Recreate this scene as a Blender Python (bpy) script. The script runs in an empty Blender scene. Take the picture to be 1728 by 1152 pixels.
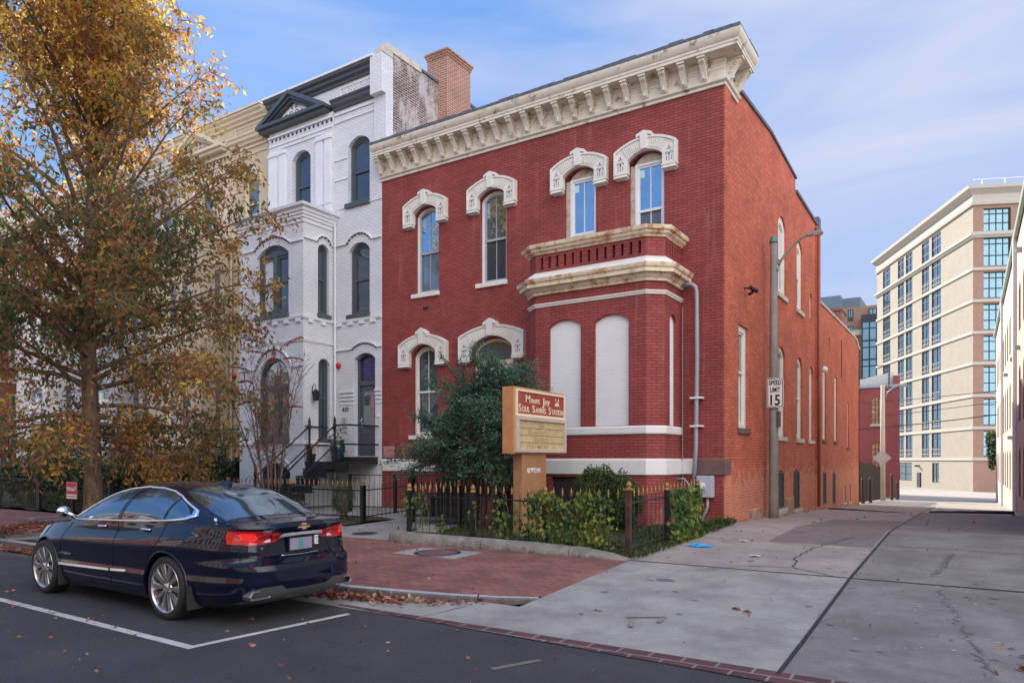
import bpy, math, random
import numpy as np
from mathutils import Vector, Matrix
from mathutils.geometry import tessellate_polygon
from mathutils.bvhtree import BVHTree
random.seed(7); RNG = np.random.default_rng(7)
PI = math.pi; rad = math.radians
S = bpy.context.scene; COL = S.collection
# ---------------------------------------------------------------- camera
cd = bpy.data.cameras.new('camera'); cam = bpy.data.objects.new('camera', cd); COL.objects.link(cam)
cd.sensor_width = 36; cd.lens = 36*1199/1728; cd.shift_y = (775.5-576)/1728; cd.shift_x = 0
cd.clip_start = .05; cd.clip_end = 2000
cam.location = (0, 0, 1.75); cam.rotation_euler = (rad(90), 0, rad(32.75))
S.camera = cam
S.render.resolution_x = 1024; S.render.resolution_y = 682
# ---------------------------------------------------------------- light
SUN_AZ = (-.80, .60); SUN_EL = rad(27)
W = bpy.data.worlds.new('World'); S.world = W; W.use_nodes = True
nt = W.node_tree; nt.nodes.clear()
def N(t, ty, **k):
    n = t.nodes.new(ty)
    for a, b in k.items(): setattr(n, a, b)
    return n
wo = N(nt, 'ShaderNodeOutputWorld'); bg = N(nt, 'ShaderNodeBackground'); sky = N(nt, 'ShaderNodeTexSky', sky_type='NISHITA')
sky.sun_disc = False; sky.sun_elevation = SUN_EL; sky.sun_rotation = math.atan2(SUN_AZ[0], SUN_AZ[1])
sky.air_density = 1.0; sky.dust_density = .6; sky.ozone_density = 2.0; sky.altitude = 50
tc = N(nt, 'ShaderNodeTexCoord'); mp = N(nt, 'ShaderNodeMapping'); mp.inputs['Rotation'].default_value = (0, rad(14), rad(25)); mp.inputs['Scale'].default_value = (1.2, 1.0, 5.5)
nz = N(nt, 'ShaderNodeTexNoise'); nz.inputs['Scale'].default_value = 1.5; nz.inputs['Detail'].default_value = 7; nz.inputs['Roughness'].default_value = .55; nz.inputs['Distortion'].default_value = .5
cr = N(nt, 'ShaderNodeMapRange'); cr.inputs[1].default_value = .44; cr.inputs[2].default_value = .78; cr.inputs[3].default_value = .0; cr.inputs[4].default_value = .6
# clear autumn sky: pale lavender haze low down, blue above, thin cirrus, and an unseen bright cloud bank added opposite the sun to lift the shaded fronts
L = nt.links.new
sx = N(nt, 'ShaderNodeSeparateXYZ'); L(tc.outputs['Generated'], sx.inputs[0])
rp = N(nt, 'ShaderNodeValToRGB'); L(sx.outputs[2], rp.inputs[0]); e = rp.color_ramp.elements
e[0].position = .0; e[0].color = (.52, .62, .86, 1); e[1].position = .62; e[1].color = (.14, .35, .84, 1)
e2 = e.new(.12); e2.color = (.38, .54, .87, 1); e3 = e.new(.33); e3.color = (.19, .415, .87, 1)
gs = N(nt, 'ShaderNodeMix', data_type='RGBA', blend_type='MULTIPLY'); gs.inputs[0].default_value = 1; gs.inputs[7].default_value = (3.3, 3.3, 3.3, 1); L(rp.outputs[0], gs.inputs[6])
m1 = N(nt, 'ShaderNodeMix', data_type='RGBA'); m1.inputs[0].default_value = .965; L(sky.outputs[0], m1.inputs[6]); L(gs.outputs[2], m1.inputs[7])
mx = N(nt, 'ShaderNodeMix', data_type='RGBA'); mx.inputs[7].default_value = (2.15, 2.3, 2.95, 1); L(m1.outputs[2], mx.inputs[6])
L(tc.outputs['Generated'], mp.inputs[0]); L(mp.outputs[0], nz.inputs['Vector']); L(nz.outputs[0], cr.inputs[0]); 
dr_ = N(nt, 'ShaderNodeVectorMath', operation='DOT_PRODUCT'); dr_.inputs[1].default_value = (.12, .86, .50); L(tc.outputs['Generated'], dr_.inputs[0])
hz = N(nt, 'ShaderNodeMapRange', interpolation_type='SMOOTHSTEP'); hz.inputs[1].default_value = .80; hz.inputs[2].default_value = 1.0; hz.inputs[4].default_value = .62; L(dr_.outputs['Value'], hz.inputs[0])
ad = N(nt, 'ShaderNodeMath', operation='ADD'); ad.use_clamp = True; L(cr.outputs[0], ad.inputs[0]); L(hz.outputs[0], ad.inputs[1]); L(ad.outputs[0], mx.inputs[0])
dp = N(nt, 'ShaderNodeVectorMath', operation='DOT_PRODUCT'); dp.inputs[1].default_value = (.80, -.55, .22); L(tc.outputs['Generated'], dp.inputs[0])
cm = N(nt, 'ShaderNodeMapRange', interpolation_type='SMOOTHSTEP'); cm.inputs[1].default_value = .30; cm.inputs[2].default_value = .85; L(dp.outputs['Value'], cm.inputs[0])
m2 = N(nt, 'ShaderNodeMix', data_type='RGBA'); m2.inputs[7].default_value = (9.5, 9.3, 9.6, 1); L(cm.outputs[0], m2.inputs[0]); L(mx.outputs[2], m2.inputs[6])
L(m2.outputs[2], bg.inputs[0]); L(bg.outputs[0], wo.inputs[0])
bg.inputs[1].default_value = .15
sl = bpy.data.lights.new('sun', 'SUN'); sl.energy = 4.1; sl.angle = rad(.5); sl.color = (1, .90, .76)
so = bpy.data.objects.new('sun', sl); COL.objects.link(so)
sd = Vector((SUN_AZ[0]*math.cos(SUN_EL), SUN_AZ[1]*math.cos(SUN_EL), math.sin(SUN_EL)))
so.rotation_euler = sd.to_track_quat('Z', 'Y').to_euler(); so.location = (0, 0, 40)
S.view_settings.view_transform = 'Standard'; S.view_settings.look = 'None'; S.view_settings.gamma = 1
S.view_settings.exposure = 1.06
# ---------------------------------------------------------------- materials
MATS = {}
def mat(name, col, rough=.6, metal=0, var=.12, scale=3.0, bump=0.0, bscale=40, spec=.5, coat=0, streak=0, col2=None, thr=(.5, .65), emit=None, speck=0):
    if name in MATS: return MATS[name]
    m = bpy.data.materials.new(name); m.use_nodes = True; t = m.node_tree; b = t.nodes['Principled BSDF']; K = t.links.new
    b.inputs['Roughness'].default_value = rough; b.inputs['Metallic'].default_value = metal
    b.inputs['Specular IOR Level'].default_value = spec; b.inputs['Coat Weight'].default_value = coat
    b.inputs['Coat Roughness'].default_value = .03
    g = N(t, 'ShaderNodeNewGeometry')
    n = N(t, 'ShaderNodeTexNoise'); n.inputs['Scale'].default_value = scale; n.inputs['Detail'].default_value = 6; n.inputs['Roughness'].default_value = .62
    K(g.outputs['Position'], n.inputs['Vector'])
    hs = N(t, 'ShaderNodeMix', data_type='RGBA', blend_type='MULTIPLY'); hs.inputs[0].default_value = 1
    hs.inputs[6].default_value = (*col, 1)
    mr = N(t, 'ShaderNodeMapRange'); mr.inputs[1].default_value = .3; mr.inputs[2].default_value = .7; mr.inputs[3].default_value = 1-var; mr.inputs[4].default_value = 1+var
    K(n.outputs[0], mr.inputs[0]); K(mr.outputs[0], hs.inputs[7]); out = hs.outputs[2]
    if col2:
        n2 = N(t, 'ShaderNodeTexNoise'); n2.inputs['Scale'].default_value = scale*.6; n2.inputs['Detail'].default_value = 8; n2.inputs['Roughness'].default_value = .7
        mpn = N(t, 'ShaderNodeMapping'); mpn.inputs['Location'].default_value = (5.3, 1.7, 9.1)
        if streak: mpn.inputs['Scale'].default_value = (streak, streak, 1)
        K(g.outputs['Position'], mpn.inputs[0]); K(mpn.outputs[0], n2.inputs['Vector'])
        m2 = N(t, 'ShaderNodeMapRange'); m2.inputs[1].default_value = thr[0]; m2.inputs[2].default_value = thr[1]
        K(n2.outputs[0], m2.inputs[0])
        x = N(t, 'ShaderNodeMix', data_type='RGBA'); x.inputs[7].default_value = (*col2, 1); K(m2.outputs[0], x.inputs[0]); K(out, x.inputs[6]); out = x.outputs[2]
    if speck:
        n6 = N(t, 'ShaderNodeTexNoise'); n6.inputs['Scale'].default_value = 55; n6.inputs['Detail'].default_value = 5; n6.inputs['Roughness'].default_value = .8; K(g.outputs['Position'], n6.inputs['Vector'])
        m6 = N(t, 'ShaderNodeMapRange'); m6.inputs[1].default_value = .35; m6.inputs[2].default_value = .65; m6.inputs[3].default_value = 1-speck; m6.inputs[4].default_value = 1+speck; K(n6.outputs[0], m6.inputs[0])
        x6 = N(t, 'ShaderNodeMix', data_type='RGBA', blend_type='MULTIPLY'); x6.inputs[0].default_value = 1; K(out, x6.inputs[6]); K(m6.outputs[0], x6.inputs[7]); out = x6.outputs[2]
    K(out, b.inputs['Base Color'])
    if bump:
        n3 = N(t, 'ShaderNodeTexNoise'); n3.inputs['Scale'].default_value = bscale; n3.inputs['Detail'].default_value = 4; K(g.outputs['Position'], n3.inputs['Vector'])
        bp = N(t, 'ShaderNodeBump'); bp.inputs['Strength'].default_value = bump; bp.inputs['Distance'].default_value = .02
        K(n3.outputs[0], bp.inputs['Height']); K(bp.outputs[0], b.inputs['Normal'])
    if emit: b.inputs['Emission Color'].default_value = (*emit[0], 1); b.inputs['Emission Strength'].default_value = emit[1]
    MATS[name] = m; return m
def brick(name, c1, c2, mortar, bw=.215, rh=.07, ms=.008, rough=.75, bump=.35, var=.14, dirt=None, dthr=(.52, .72), dscale=.9, low=None, floor=False, streak=None):
    if name in MATS: return MATS[name]
    m = bpy.data.materials.new(name); m.use_nodes = True; t = m.node_tree; b = t.nodes['Principled BSDF']; K = t.links.new
    g = N(t, 'ShaderNodeNewGeometry')
    if floor:
        vec = g.outputs['Position']
    else:
        cx = N(t, 'ShaderNodeVectorMath', operation='CROSS_PRODUCT'); cx.inputs[0].default_value = (0, 0, 1); K(g.outputs['True Normal'], cx.inputs[1])
        nm = N(t, 'ShaderNodeVectorMath', operation='NORMALIZE'); K(cx.outputs[0], nm.inputs[0])
        dt = N(t, 'ShaderNodeVectorMath', operation='DOT_PRODUCT'); K(nm.outputs[0], dt.inputs[0]); K(g.outputs['Position'], dt.inputs[1])
        sx = N(t, 'ShaderNodeSeparateXYZ'); K(g.outputs['Position'], sx.inputs[0])
        cb = N(t, 'ShaderNodeCombineXYZ'); K(dt.outputs['Value'], cb.inputs[0]); K(sx.outputs[2], cb.inputs[1]); vec = cb.outputs[0]
    bt = N(t, 'ShaderNodeTexBrick'); bt.inputs['Scale'].default_value = 1; bt.inputs['Brick Width'].default_value = bw; bt.inputs['Row Height'].default_value = rh
    bt.inputs['Mortar Size'].default_value = ms; bt.inputs['Mortar Smooth'].default_value = .3; bt.inputs['Bias'].default_value = 0
    bt.inputs['Color1'].default_value = (*c1, 1); bt.inputs['Color2'].default_value = (*c2, 1); bt.inputs['Mortar'].default_value = (*mortar, 1)
    K(vec, bt.inputs['Vector'])
    n = N(t, 'ShaderNodeTexNoise'); n.inputs['Scale'].default_value = dscale; n.inputs['Detail'].default_value = 8; n.inputs['Roughness'].default_value = .65; K(g.outputs['Position'], n.inputs['Vector'])
    mr = N(t, 'ShaderNodeMapRange'); mr.inputs[1].default_value = .3; mr.inputs[2].default_value = .7; mr.inputs[3].default_value = 1-var; mr.inputs[4].default_value = 1+var; K(n.outputs[0], mr.inputs[0])
    hs = N(t, 'ShaderNodeMix', data_type='RGBA', blend_type='MULTIPLY'); hs.inputs[0].default_value = 1; K(bt.outputs[0], hs.inputs[6]); K(mr.outputs[0], hs.inputs[7]); out = hs.outputs[2]
    if dirt:
        n2 = N(t, 'ShaderNodeTexNoise'); n2.inputs['Scale'].default_value = 1.3; n2.inputs['Detail'].default_value = 9; n2.inputs['Roughness'].default_value = .72
        mpn = N(t, 'ShaderNodeMapping'); mpn.inputs['Location'].default_value = (3.3, 8.7, 2.1)
        if not floor: mpn.inputs['Scale'].default_value = (1.6, 1.6, .7)
        K(g.outputs['Position'], mpn.inputs[0]); K(mpn.outputs[0], n2.inputs['Vector'])
        m2 = N(t, 'ShaderNodeMapRange'); m2.inputs[1].default_value = dthr[0]; m2.inputs[2].default_value = dthr[1]; m2.inputs[4].default_value = .8; K(n2.outputs[0], m2.inputs[0])
        x = N(t, 'ShaderNodeMix', data_type='RGBA'); x.inputs[7].default_value = (*dirt, 1); K(m2.outputs[0], x.inputs[0]); K(out, x.inputs[6]); out = x.outputs[2]
    if streak:
        n5 = N(t, 'ShaderNodeTexNoise'); n5.inputs['Scale'].default_value = 1.0; n5.inputs['Detail'].default_value = 7; n5.inputs['Roughness'].default_value = .7
        mp5 = N(t, 'ShaderNodeMapping'); mp5.inputs['Scale'].default_value = (5, 5, .45); K(g.outputs['Position'], mp5.inputs[0]); K(mp5.outputs[0], n5.inputs['Vector'])
        m5 = N(t, 'ShaderNodeMapRange'); m5.inputs[1].default_value = .56; m5.inputs[2].default_value = .78; m5.inputs[4].default_value = .6; K(n5.outputs[0], m5.inputs[0])
        x = N(t, 'ShaderNodeMix', data_type='RGBA'); x.inputs[7].default_value = (*streak, 1); K(m5.outputs[0], x.inputs[0]); K(out, x.inputs[6]); out = x.outputs[2]
    if low:   # worn courses near the ground: (height, colour)
        sx2 = N(t, 'ShaderNodeSeparateXYZ'); K(g.outputs['Position'], sx2.inputs[0])
        nn = N(t, 'ShaderNodeTexNoise'); nn.inputs['Scale'].default_value = 3.5; nn.inputs['Detail'].default_value = 8; K(g.outputs['Position'], nn.inputs['Vector'])
        ad = N(t, 'ShaderNodeMath', operation='MULTIPLY_ADD'); ad.inputs[1].default_value = 2.4; K(nn.outputs[0], ad.inputs[0]); K(sx2.outputs[2], ad.inputs[2])
        m3 = N(t, 'ShaderNodeMapRange'); m3.inputs[1].default_value = low[0]+1.25; m3.inputs[2].default_value = low[0]+.95; m3.inputs[3].default_value = 0; m3.inputs[4].default_value = .65; K(ad.outputs[0], m3.inputs[0])
        # wear shows mostly in the joints
        fm = N(t, 'ShaderNodeMath', operation='MULTIPLY'); 
        ff = N(t, 'ShaderNodeMapRange'); ff.inputs[3].default_value = .15; ff.inputs[4].default_value = 1; K(bt.outputs['Fac'], ff.inputs[0]); K(ff.outputs[0], fm.inputs[0]); K(m3.outputs[0], fm.inputs[1])
        x = N(t, 'ShaderNodeMix', data_type='RGBA'); x.inputs[7].default_value = (*low[1], 1); K(fm.outputs[0], x.inputs[0]); K(out, x.inputs[6]); out = x.outputs[2]
    K(out, b.inputs['Base Color']); b.inputs['Roughness'].default_value = rough; b.inputs['Specular IOR Level'].default_value = .35
    sb = N(t, 'ShaderNodeMath', operation='SUBTRACT'); sb.inputs[0].default_value = 1; K(bt.outputs['Fac'], sb.inputs[1])
    n4 = N(t, 'ShaderNodeTexNoise'); n4.inputs['Scale'].default_value = 25; K(g.outputs['Position'], n4.inputs['Vector'])
    ma = N(t, 'ShaderNodeMath', operation='MULTIPLY_ADD'); ma.inputs[1].default_value = .35; K(n4.outputs[0], ma.inputs[0]); K(sb.outputs[0], ma.inputs[2])
    bp = N(t, 'ShaderNodeBump'); bp.inputs['Strength'].default_value = bump; bp.inputs['Distance'].default_value = .012; K(ma.outputs[0], bp.inputs['Height']); K(bp.outputs[0], b.inputs['Normal'])
    MATS[name] = m; return m
def glass(name, tint, metal=.7, rough=.03, wav=.02):
    m = mat(name, tint, rough, metal, var=.1, scale=2); t = m.node_tree
    g = N(t, 'ShaderNodeNewGeometry'); n = N(t, 'ShaderNodeTexNoise'); n.inputs['Scale'].default_value = 2.2; t.links.new(g.outputs['Position'], n.inputs['Vector'])
    bp = N(t, 'ShaderNodeBump'); bp.inputs['Strength'].default_value = wav; bp.inputs['Distance'].default_value = .3; t.links.new(n.outputs[0], bp.inputs['Height']); t.links.new(bp.outputs[0], t.nodes['Principled BSDF'].inputs['Normal'])
    return m
def leafmat(name, stops, trans=.35, rough=.55, seed=0, clump=.5, sun_top=None):
    """leaf colours: random per leaf, pushed by a slow noise so that clumps share a colour"""
    m = bpy.data.materials.new(name); m.use_nodes = True; t = m.node_tree; b = t.nodes['Principled BSDF']; K = t.links.new
    g = N(t, 'ShaderNodeNewGeometry'); n = N(t, 'ShaderNodeTexNoise'); n.inputs['Scale'].default_value = clump; n.inputs['Detail'].default_value = 3; K(g.outputs['Position'], n.inputs['Vector'])
    a = N(t, 'ShaderNodeMath', operation='MULTIPLY_ADD'); a.inputs[1].default_value = .6; K(g.outputs['Random Per Island'], a.inputs[0])
    s2 = N(t, 'ShaderNodeMath', operation='MULTIPLY_ADD'); s2.inputs[1].default_value = 1.6; s2.inputs[2].default_value = -.6; K(n.outputs[0], s2.inputs[0]); K(s2.outputs[0], a.inputs[2])
    r = N(t, 'ShaderNodeValToRGB'); av = a.outputs[0]
    if sun_top:   # sunlight painted in: leaf colour moves to yellow towards the crown top
        sx = N(t, 'ShaderNodeSeparateXYZ'); K(g.outputs['Position'], sx.inputs[0]); mz = N(t, 'ShaderNodeMapRange'); mz.inputs[1].default_value = sun_top[0]; mz.inputs[2].default_value = sun_top[1]; mz.inputs[4].default_value = sun_top[2]; K(sx.outputs[2], mz.inputs[0])
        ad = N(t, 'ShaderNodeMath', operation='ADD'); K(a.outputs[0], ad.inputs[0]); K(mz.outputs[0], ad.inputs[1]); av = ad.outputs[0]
    K(av, r.inputs[0])
    e = r.color_ramp.elements
    while len(e) < len(stops): e.new(.5)
    for i, (p, c) in enumerate(stops): e[i].position = p; e[i].color = (*c, 1)
    K(r.outputs[0], b.inputs['Base Color']); b.inputs['Roughness'].default_value = rough; b.inputs['Specular IOR Level'].default_value = .3
    tr = N(t, 'ShaderNodeBsdfTranslucent'); K(r.outputs[0], tr.inputs[0]); ms = N(t, 'ShaderNodeMixShader'); ms.inputs[0].default_value = trans
    K(b.outputs[0], ms.inputs[1]); K(tr.outputs[0], ms.inputs[2]); K(ms.outputs[0], t.nodes['Material Output'].inputs[0])
    MATS[name] = m; return m
# ---------------------------------------------------------------- mesh helpers
class Fr:
    """wall frame: a along the wall, z up, w outwards"""
    def __init__(s, o, u, n): s.o = Vector((o[0], o[1], o[2] if len(o) > 2 else 0)); s.u = Vector((u[0], u[1], 0)).normalized(); s.n = Vector((n[0], n[1], 0)).normalized()
    def __call__(s, a, z, w=0): return s.o + s.u*a + s.n*w + Vector((0, 0, z))
class MB:
    def __init__(s): s.v = []; s.f = []; s.mi = []
    def add(s, vs, fs, m=0):
        k = len(s.v); s.v += [tuple(v) for v in vs]; s.f += [tuple(i+k for i in f) for f in fs]; s.mi += [m]*len(fs); return s
    def box(s, x0, x1, y0, y1, z0, z1, m=0):
        return s.add([(x0,y0,z0),(x1,y0,z0),(x1,y1,z0),(x0,y1,z0),(x0,y0,z1),(x1,y0,z1),(x1,y1,z1),(x0,y1,z1)], [(3,2,1,0),(4,5,6,7),(0,1,5,4),(1,2,6,5),(2,3,7,6),(3,0,4,7)], m)
    def fbox(s, fr, a0, a1, z0, z1, w0, w1, m=0):
        vs = [fr(a, z, w) for w in (w0, w1) for z in (z0, z1) for a in (a0, a1)]
        return s.add(vs, [(0,2,3,1),(4,5,7,6),(0,1,5,4),(2,6,7,3),(0,4,6,2),(1,3,7,5)], m)
    def fprism(s, fr, poly, w0, w1, m=0, back=True):
        n = len(poly); vs = [fr(a, z, w0) for a, z in poly] + [fr(a, z, w1) for a, z in poly]
        fs = [(i, (i+1) % n, n+(i+1) % n, n+i) for i in range(n)] + [tuple(range(n, 2*n))]
        if back: fs.append(tuple(range(n-1, -1, -1)))
        return s.add(vs, fs, m)
    def ring(s, fr, po, pi, w0, w1, m=0):
        n = len(po); vs = [fr(a, z, w1) for a, z in po]+[fr(a, z, w1) for a, z in pi]+[fr(a, z, w0) for a, z in po]+[fr(a, z, w0) for a, z in pi]
        fs = []
        for i in range(n):
            j = (i+1) % n; fs += [(i, j, n+j, n+i), (n+i, n+j, 3*n+j, 3*n+i), (2*n+i, 2*n+j, j, i)]
        return s.add(vs, fs, m)
    def tube(s, pts, r, n=8, m=0, cap=True):
        pts = [Vector(p) for p in pts]; k = len(s.v); N_ = len(pts)
        up = None; rings = []
        for i, p in enumerate(pts):
            d = (pts[min(i+1, N_-1)]-pts[max(i-1, 0)])
            if d.length < 1e-9: d = Vector((0, 0, 1))
            d.normalize()
            if up is None:
                up = Vector((0, 0, 1)) if abs(d.z) < .9 else Vector((1, 0, 0))
            x = up - d*up.dot(d); 
            if x.length < 1e-6: x = d.orthogonal()
            x.normalize(); y = d.cross(x); up = x
            ri = r[i] if isinstance(r, (list, tuple)) else r
            rings.append([p + (x*math.cos(2*PI*j/n)+y*math.sin(2*PI*j/n))*ri for j in range(n)])
        vs = [v for g in rings for v in g]; fs = []
        for i in range(N_-1):
            for j in range(n):
                jj = (j+1) % n; fs.append((i*n+j, i*n+jj, (i+1)*n+jj, (i+1)*n+j))
        if cap: fs += [tuple(range(n-1, -1, -1)), tuple((N_-1)*n+j for j in range(n))]
        return s.add(vs, fs, m)
    def lathe(s, o, prof, n=12, m=0, axis=(0, 0, 1)):
        o = Vector(o); ax = Vector(axis).normalized(); x = ax.orthogonal().normalized(); y = ax.cross(x)
        vs = [o+ax*h+(x*math.cos(2*PI*j/n)+y*math.sin(2*PI*j/n))*r for r, h in prof for j in range(n)]
        fs = [(i*n+j, i*n+(j+1) % n, (i+1)*n+(j+1) % n, (i+1)*n+j) for i in range(len(prof)-1) for j in range(n)]
        fs += [tuple(range(n-1, -1, -1)), tuple((len(prof)-1)*n+j for j in range(n))]
        return s.add(vs, fs, m)
    def grid(s, P, m=0, flip=False):
        a = len(P); b = len(P[0]); vs = [p for r in P for p in r]
        fs = [(i*b+j, i*b+j+1, (i+1)*b+j+1, (i+1)*b+j) for i in range(a-1) for j in range(b-1)]
        if flip: fs = [f[::-1] for f in fs]
        return s.add(vs, fs, m)
    def sweep(s, path, prof, m=0, caps=True):
        """path: XY points walked with the outside on the RIGHT; prof: closed list of (w, z)"""
        n = len(path); ps = [Vector((p[0], p[1])) for p in path]; offs = []
        for i in range(n):
            ns = []
            if i > 0: d = (ps[i]-ps[i-1]).normalized(); ns.append(Vector((d.y, -d.x)))
            if i < n-1: d = (ps[i+1]-ps[i]).normalized(); ns.append(Vector((d.y, -d.x)))
            if len(ns) == 1: o = ns[0]
            else:
                o = (ns[0]+ns[1]).normalized(); o = o/max(.35, o.dot(ns[0]))
            offs.append(o)
        k = len(prof); vs = [(p.x+o.x*w, p.y+o.y*w, z) for p, o in zip(ps, offs) for w, z in prof]
        fs = [(i*k+j, i*k+(j+1) % k, (i+1)*k+(j+1) % k, (i+1)*k+j) for i in range(n-1) for j in range(k)]
        if caps: fs += [tuple(range(k-1, -1, -1)), tuple((n-1)*k+j for j in range(k))]
        return s.add(vs, fs, m)
    def wall(s, fr, outer, holes, w=0, depth=.15, m=0, mr=None):
        polys = [outer]+holes; flat = [p for q in polys for p in q]
        tris = tessellate_polygon([[Vector((a, z, 0)) for a, z in q] for q in polys])
        vs = [fr(a, z, w) for a, z in flat]; fs = []
        for t in tris:
            a, b, c = (flat[i] for i in t)
            ar = (b[0]-a[0])*(c[1]-a[1])-(c[0]-a[0])*(b[1]-a[1])
            if abs(ar) < 1e-10: continue
            fs.append(t if ar > 0 else t[::-1])
        s.add(vs, fs, m)
        for h in holes:
            n = len(h); s.add([fr(a, z, w) for a, z in h]+[fr(a, z, w-depth) for a, z in h], [(j, i, n+i, n+j) for i, j in ((i, (i+1) % n) for i in range(n))], m if mr is None else mr)
        return s
    def pieces(s):
        n = len(s.v); par = list(range(n))
        def fd(a):
            while par[a] != a: par[a] = par[par[a]]; a = par[a]
            return a
        for f in s.f:
            r = fd(f[0])
            for i in f[1:]: par[fd(i)] = r
        V = np.array(s.v); rt = np.array([fd(i) for i in range(n)]); ids, isl = np.unique(rt, return_inverse=True); k = len(ids)
        if k < 2 or k > 500: return None
        lo = np.full((k, 3), np.inf); hi = np.full((k, 3), -np.inf); np.minimum.at(lo, isl, V); np.maximum.at(hi, isl, V); sz = (hi-lo).max(1)
        gap = np.maximum(0, np.maximum(lo[:, None]-hi[None], lo[None]-hi[:, None])); near = np.sqrt((gap**2).sum(2)) <= np.maximum(.02, .5*np.maximum(sz[:, None], sz[None]))
        lab = np.arange(k)
        for _ in range(60):
            new = np.array([lab[near[i]].min() for i in range(k)])
            if (new == lab).all(): break
            lab = new
        return isl, lab
    def build(s, name, mats, parent=None, smooth=False, bevel=0, autosmooth=None):
        if parent is not None and name not in KEEP and len(s.v) < 9000:
            pc = s.pieces()
            if pc:
                isl, lab = pc; u = np.unique(lab)
                if 2 <= len(u) <= 60:
                    one = NAME1.get(name, name); first = None; vl = lab[isl]
                    for q in u:
                        idx = np.nonzero(vl == q)[0]; mp_ = {int(a): i for i, a in enumerate(idx)}; m = MB(); m.v = [s.v[i] for i in idx]
                        for f, mi in zip(s.f, s.mi):
                            if f[0] in mp_: m.f.append(tuple(mp_[i] for i in f)); m.mi.append(mi)
                        o = m.build1(one, mats, parent, smooth, bevel, autosmooth); first = first or o
                    return first
        return s.build1(name if name not in NAME1 else NAME1[name], mats, parent, smooth, bevel, autosmooth)
    def build1(s, name, mats, parent=None, smooth=False, bevel=0, autosmooth=None):
        me = bpy.data.meshes.new(name); off = Vector((0, 0, 0))
        if parent is not None: off = Vector(parent['off']) if 'off' in parent else Vector((0, 0, 0))
        me.from_pydata([(v[0]-off[0], v[1]-off[1], v[2]-off[2]) for v in s.v], [], s.f)
        if not isinstance(mats, (list, tuple)): mats = [mats]
        for q in mats: me.materials.append(q)
        if len(mats) > 1: me.polygons.foreach_set('material_index', s.mi)
        if smooth: me.polygons.foreach_set('use_smooth', [True]*len(me.polygons))
        me.update()
        if autosmooth: 
            me.polygons.foreach_set('use_smooth', [True]*len(me.polygons)); me.set_sharp_from_angle(angle=rad(autosmooth))
        o = bpy.data.objects.new(name, me); COL.objects.link(o)
        if parent is not None:
            o.parent = parent; OFF[o.name] = off
            o['off'] = tuple(off)
        if bevel:
            b = o.modifiers.new('bevel', 'BEVEL'); b.width = bevel; b.segments = 2; b.limit_method = 'ANGLE'; b.angle_limit = rad(40)
        return o
OFF = {}
KEEP = {'pickets', 'slats', 'twigs', 'stems', 'crown', 'treads', 'limbs', 'letter_track', 'gable_scrollwork', 'fanlight_bars', 'carved_flower', 'carved_scroll', 'dentil_shadow', 'rim', 'tyre', 'brake_disc', 'glazing_bars', 'sash', 'window_rail', 'rail', 'trunk', 'stem', 'core', 'parapet_shadow_core', 'window_surround'}
NAME1 = {'wall_lights': 'wall_light', 'finials': 'finial', 'gooseneck_lamps': 'gooseneck_lamp', 'windows': 'window', 'wall': 'wall'}
def tag(o, label=None, cat=None, group=None, kind=None):
    if label: o['label'] = label
    if cat: o['category'] = cat
    if group: o['group'] = group
    if kind: o['kind'] = kind
    return o
def thing(name, label, cat, loc=(0, 0, 0), group=None):
    o = bpy.data.objects.new(name, None); COL.objects.link(o); o.location = loc; o['off'] = tuple(loc); o.empty_display_size = .3
    return tag(o, label, cat, group)
def struct(name, mb, m, **k): return tag(mb.build(name, m, **k), kind='structure')
def dup(root, dloc, label=None, group=None):
    def cp(o, par):
        c = o.copy(); COL.objects.link(c)
        if par: c.parent = par
        for ch in [q for q in COL.objects if q.parent == o]: cp(ch, c)
        return c
    c = cp(root, None); c.location = root.location+Vector(dloc)
    if label: c['label'] = label
    if group: c['group'] = group
    return c
def arc(a0, a1, zs, zp, n=12):
    c = (a1-a0)/2; h = zp-zs
    if h < 1e-4: return [(a0, zs), (a1, zs)]
    R = (c*c+h*h)/(2*h); zc = zp-R; ca = (a0+a1)/2; t = math.atan2(zs-zc, c)
    t = math.asin((zs-zc)/R)
    return [(ca-R*math.cos(t+(PI-2*t)*i/n), zc+R*math.sin(t+(PI-2*t)*i/n)) for i in range(n+1)]
def archpoly(a0, a1, z0, zs, zp, n=12): return [(a0, z0), (a1, z0)]+arc(a0, a1, zs, zp, n)[::-1]
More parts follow.
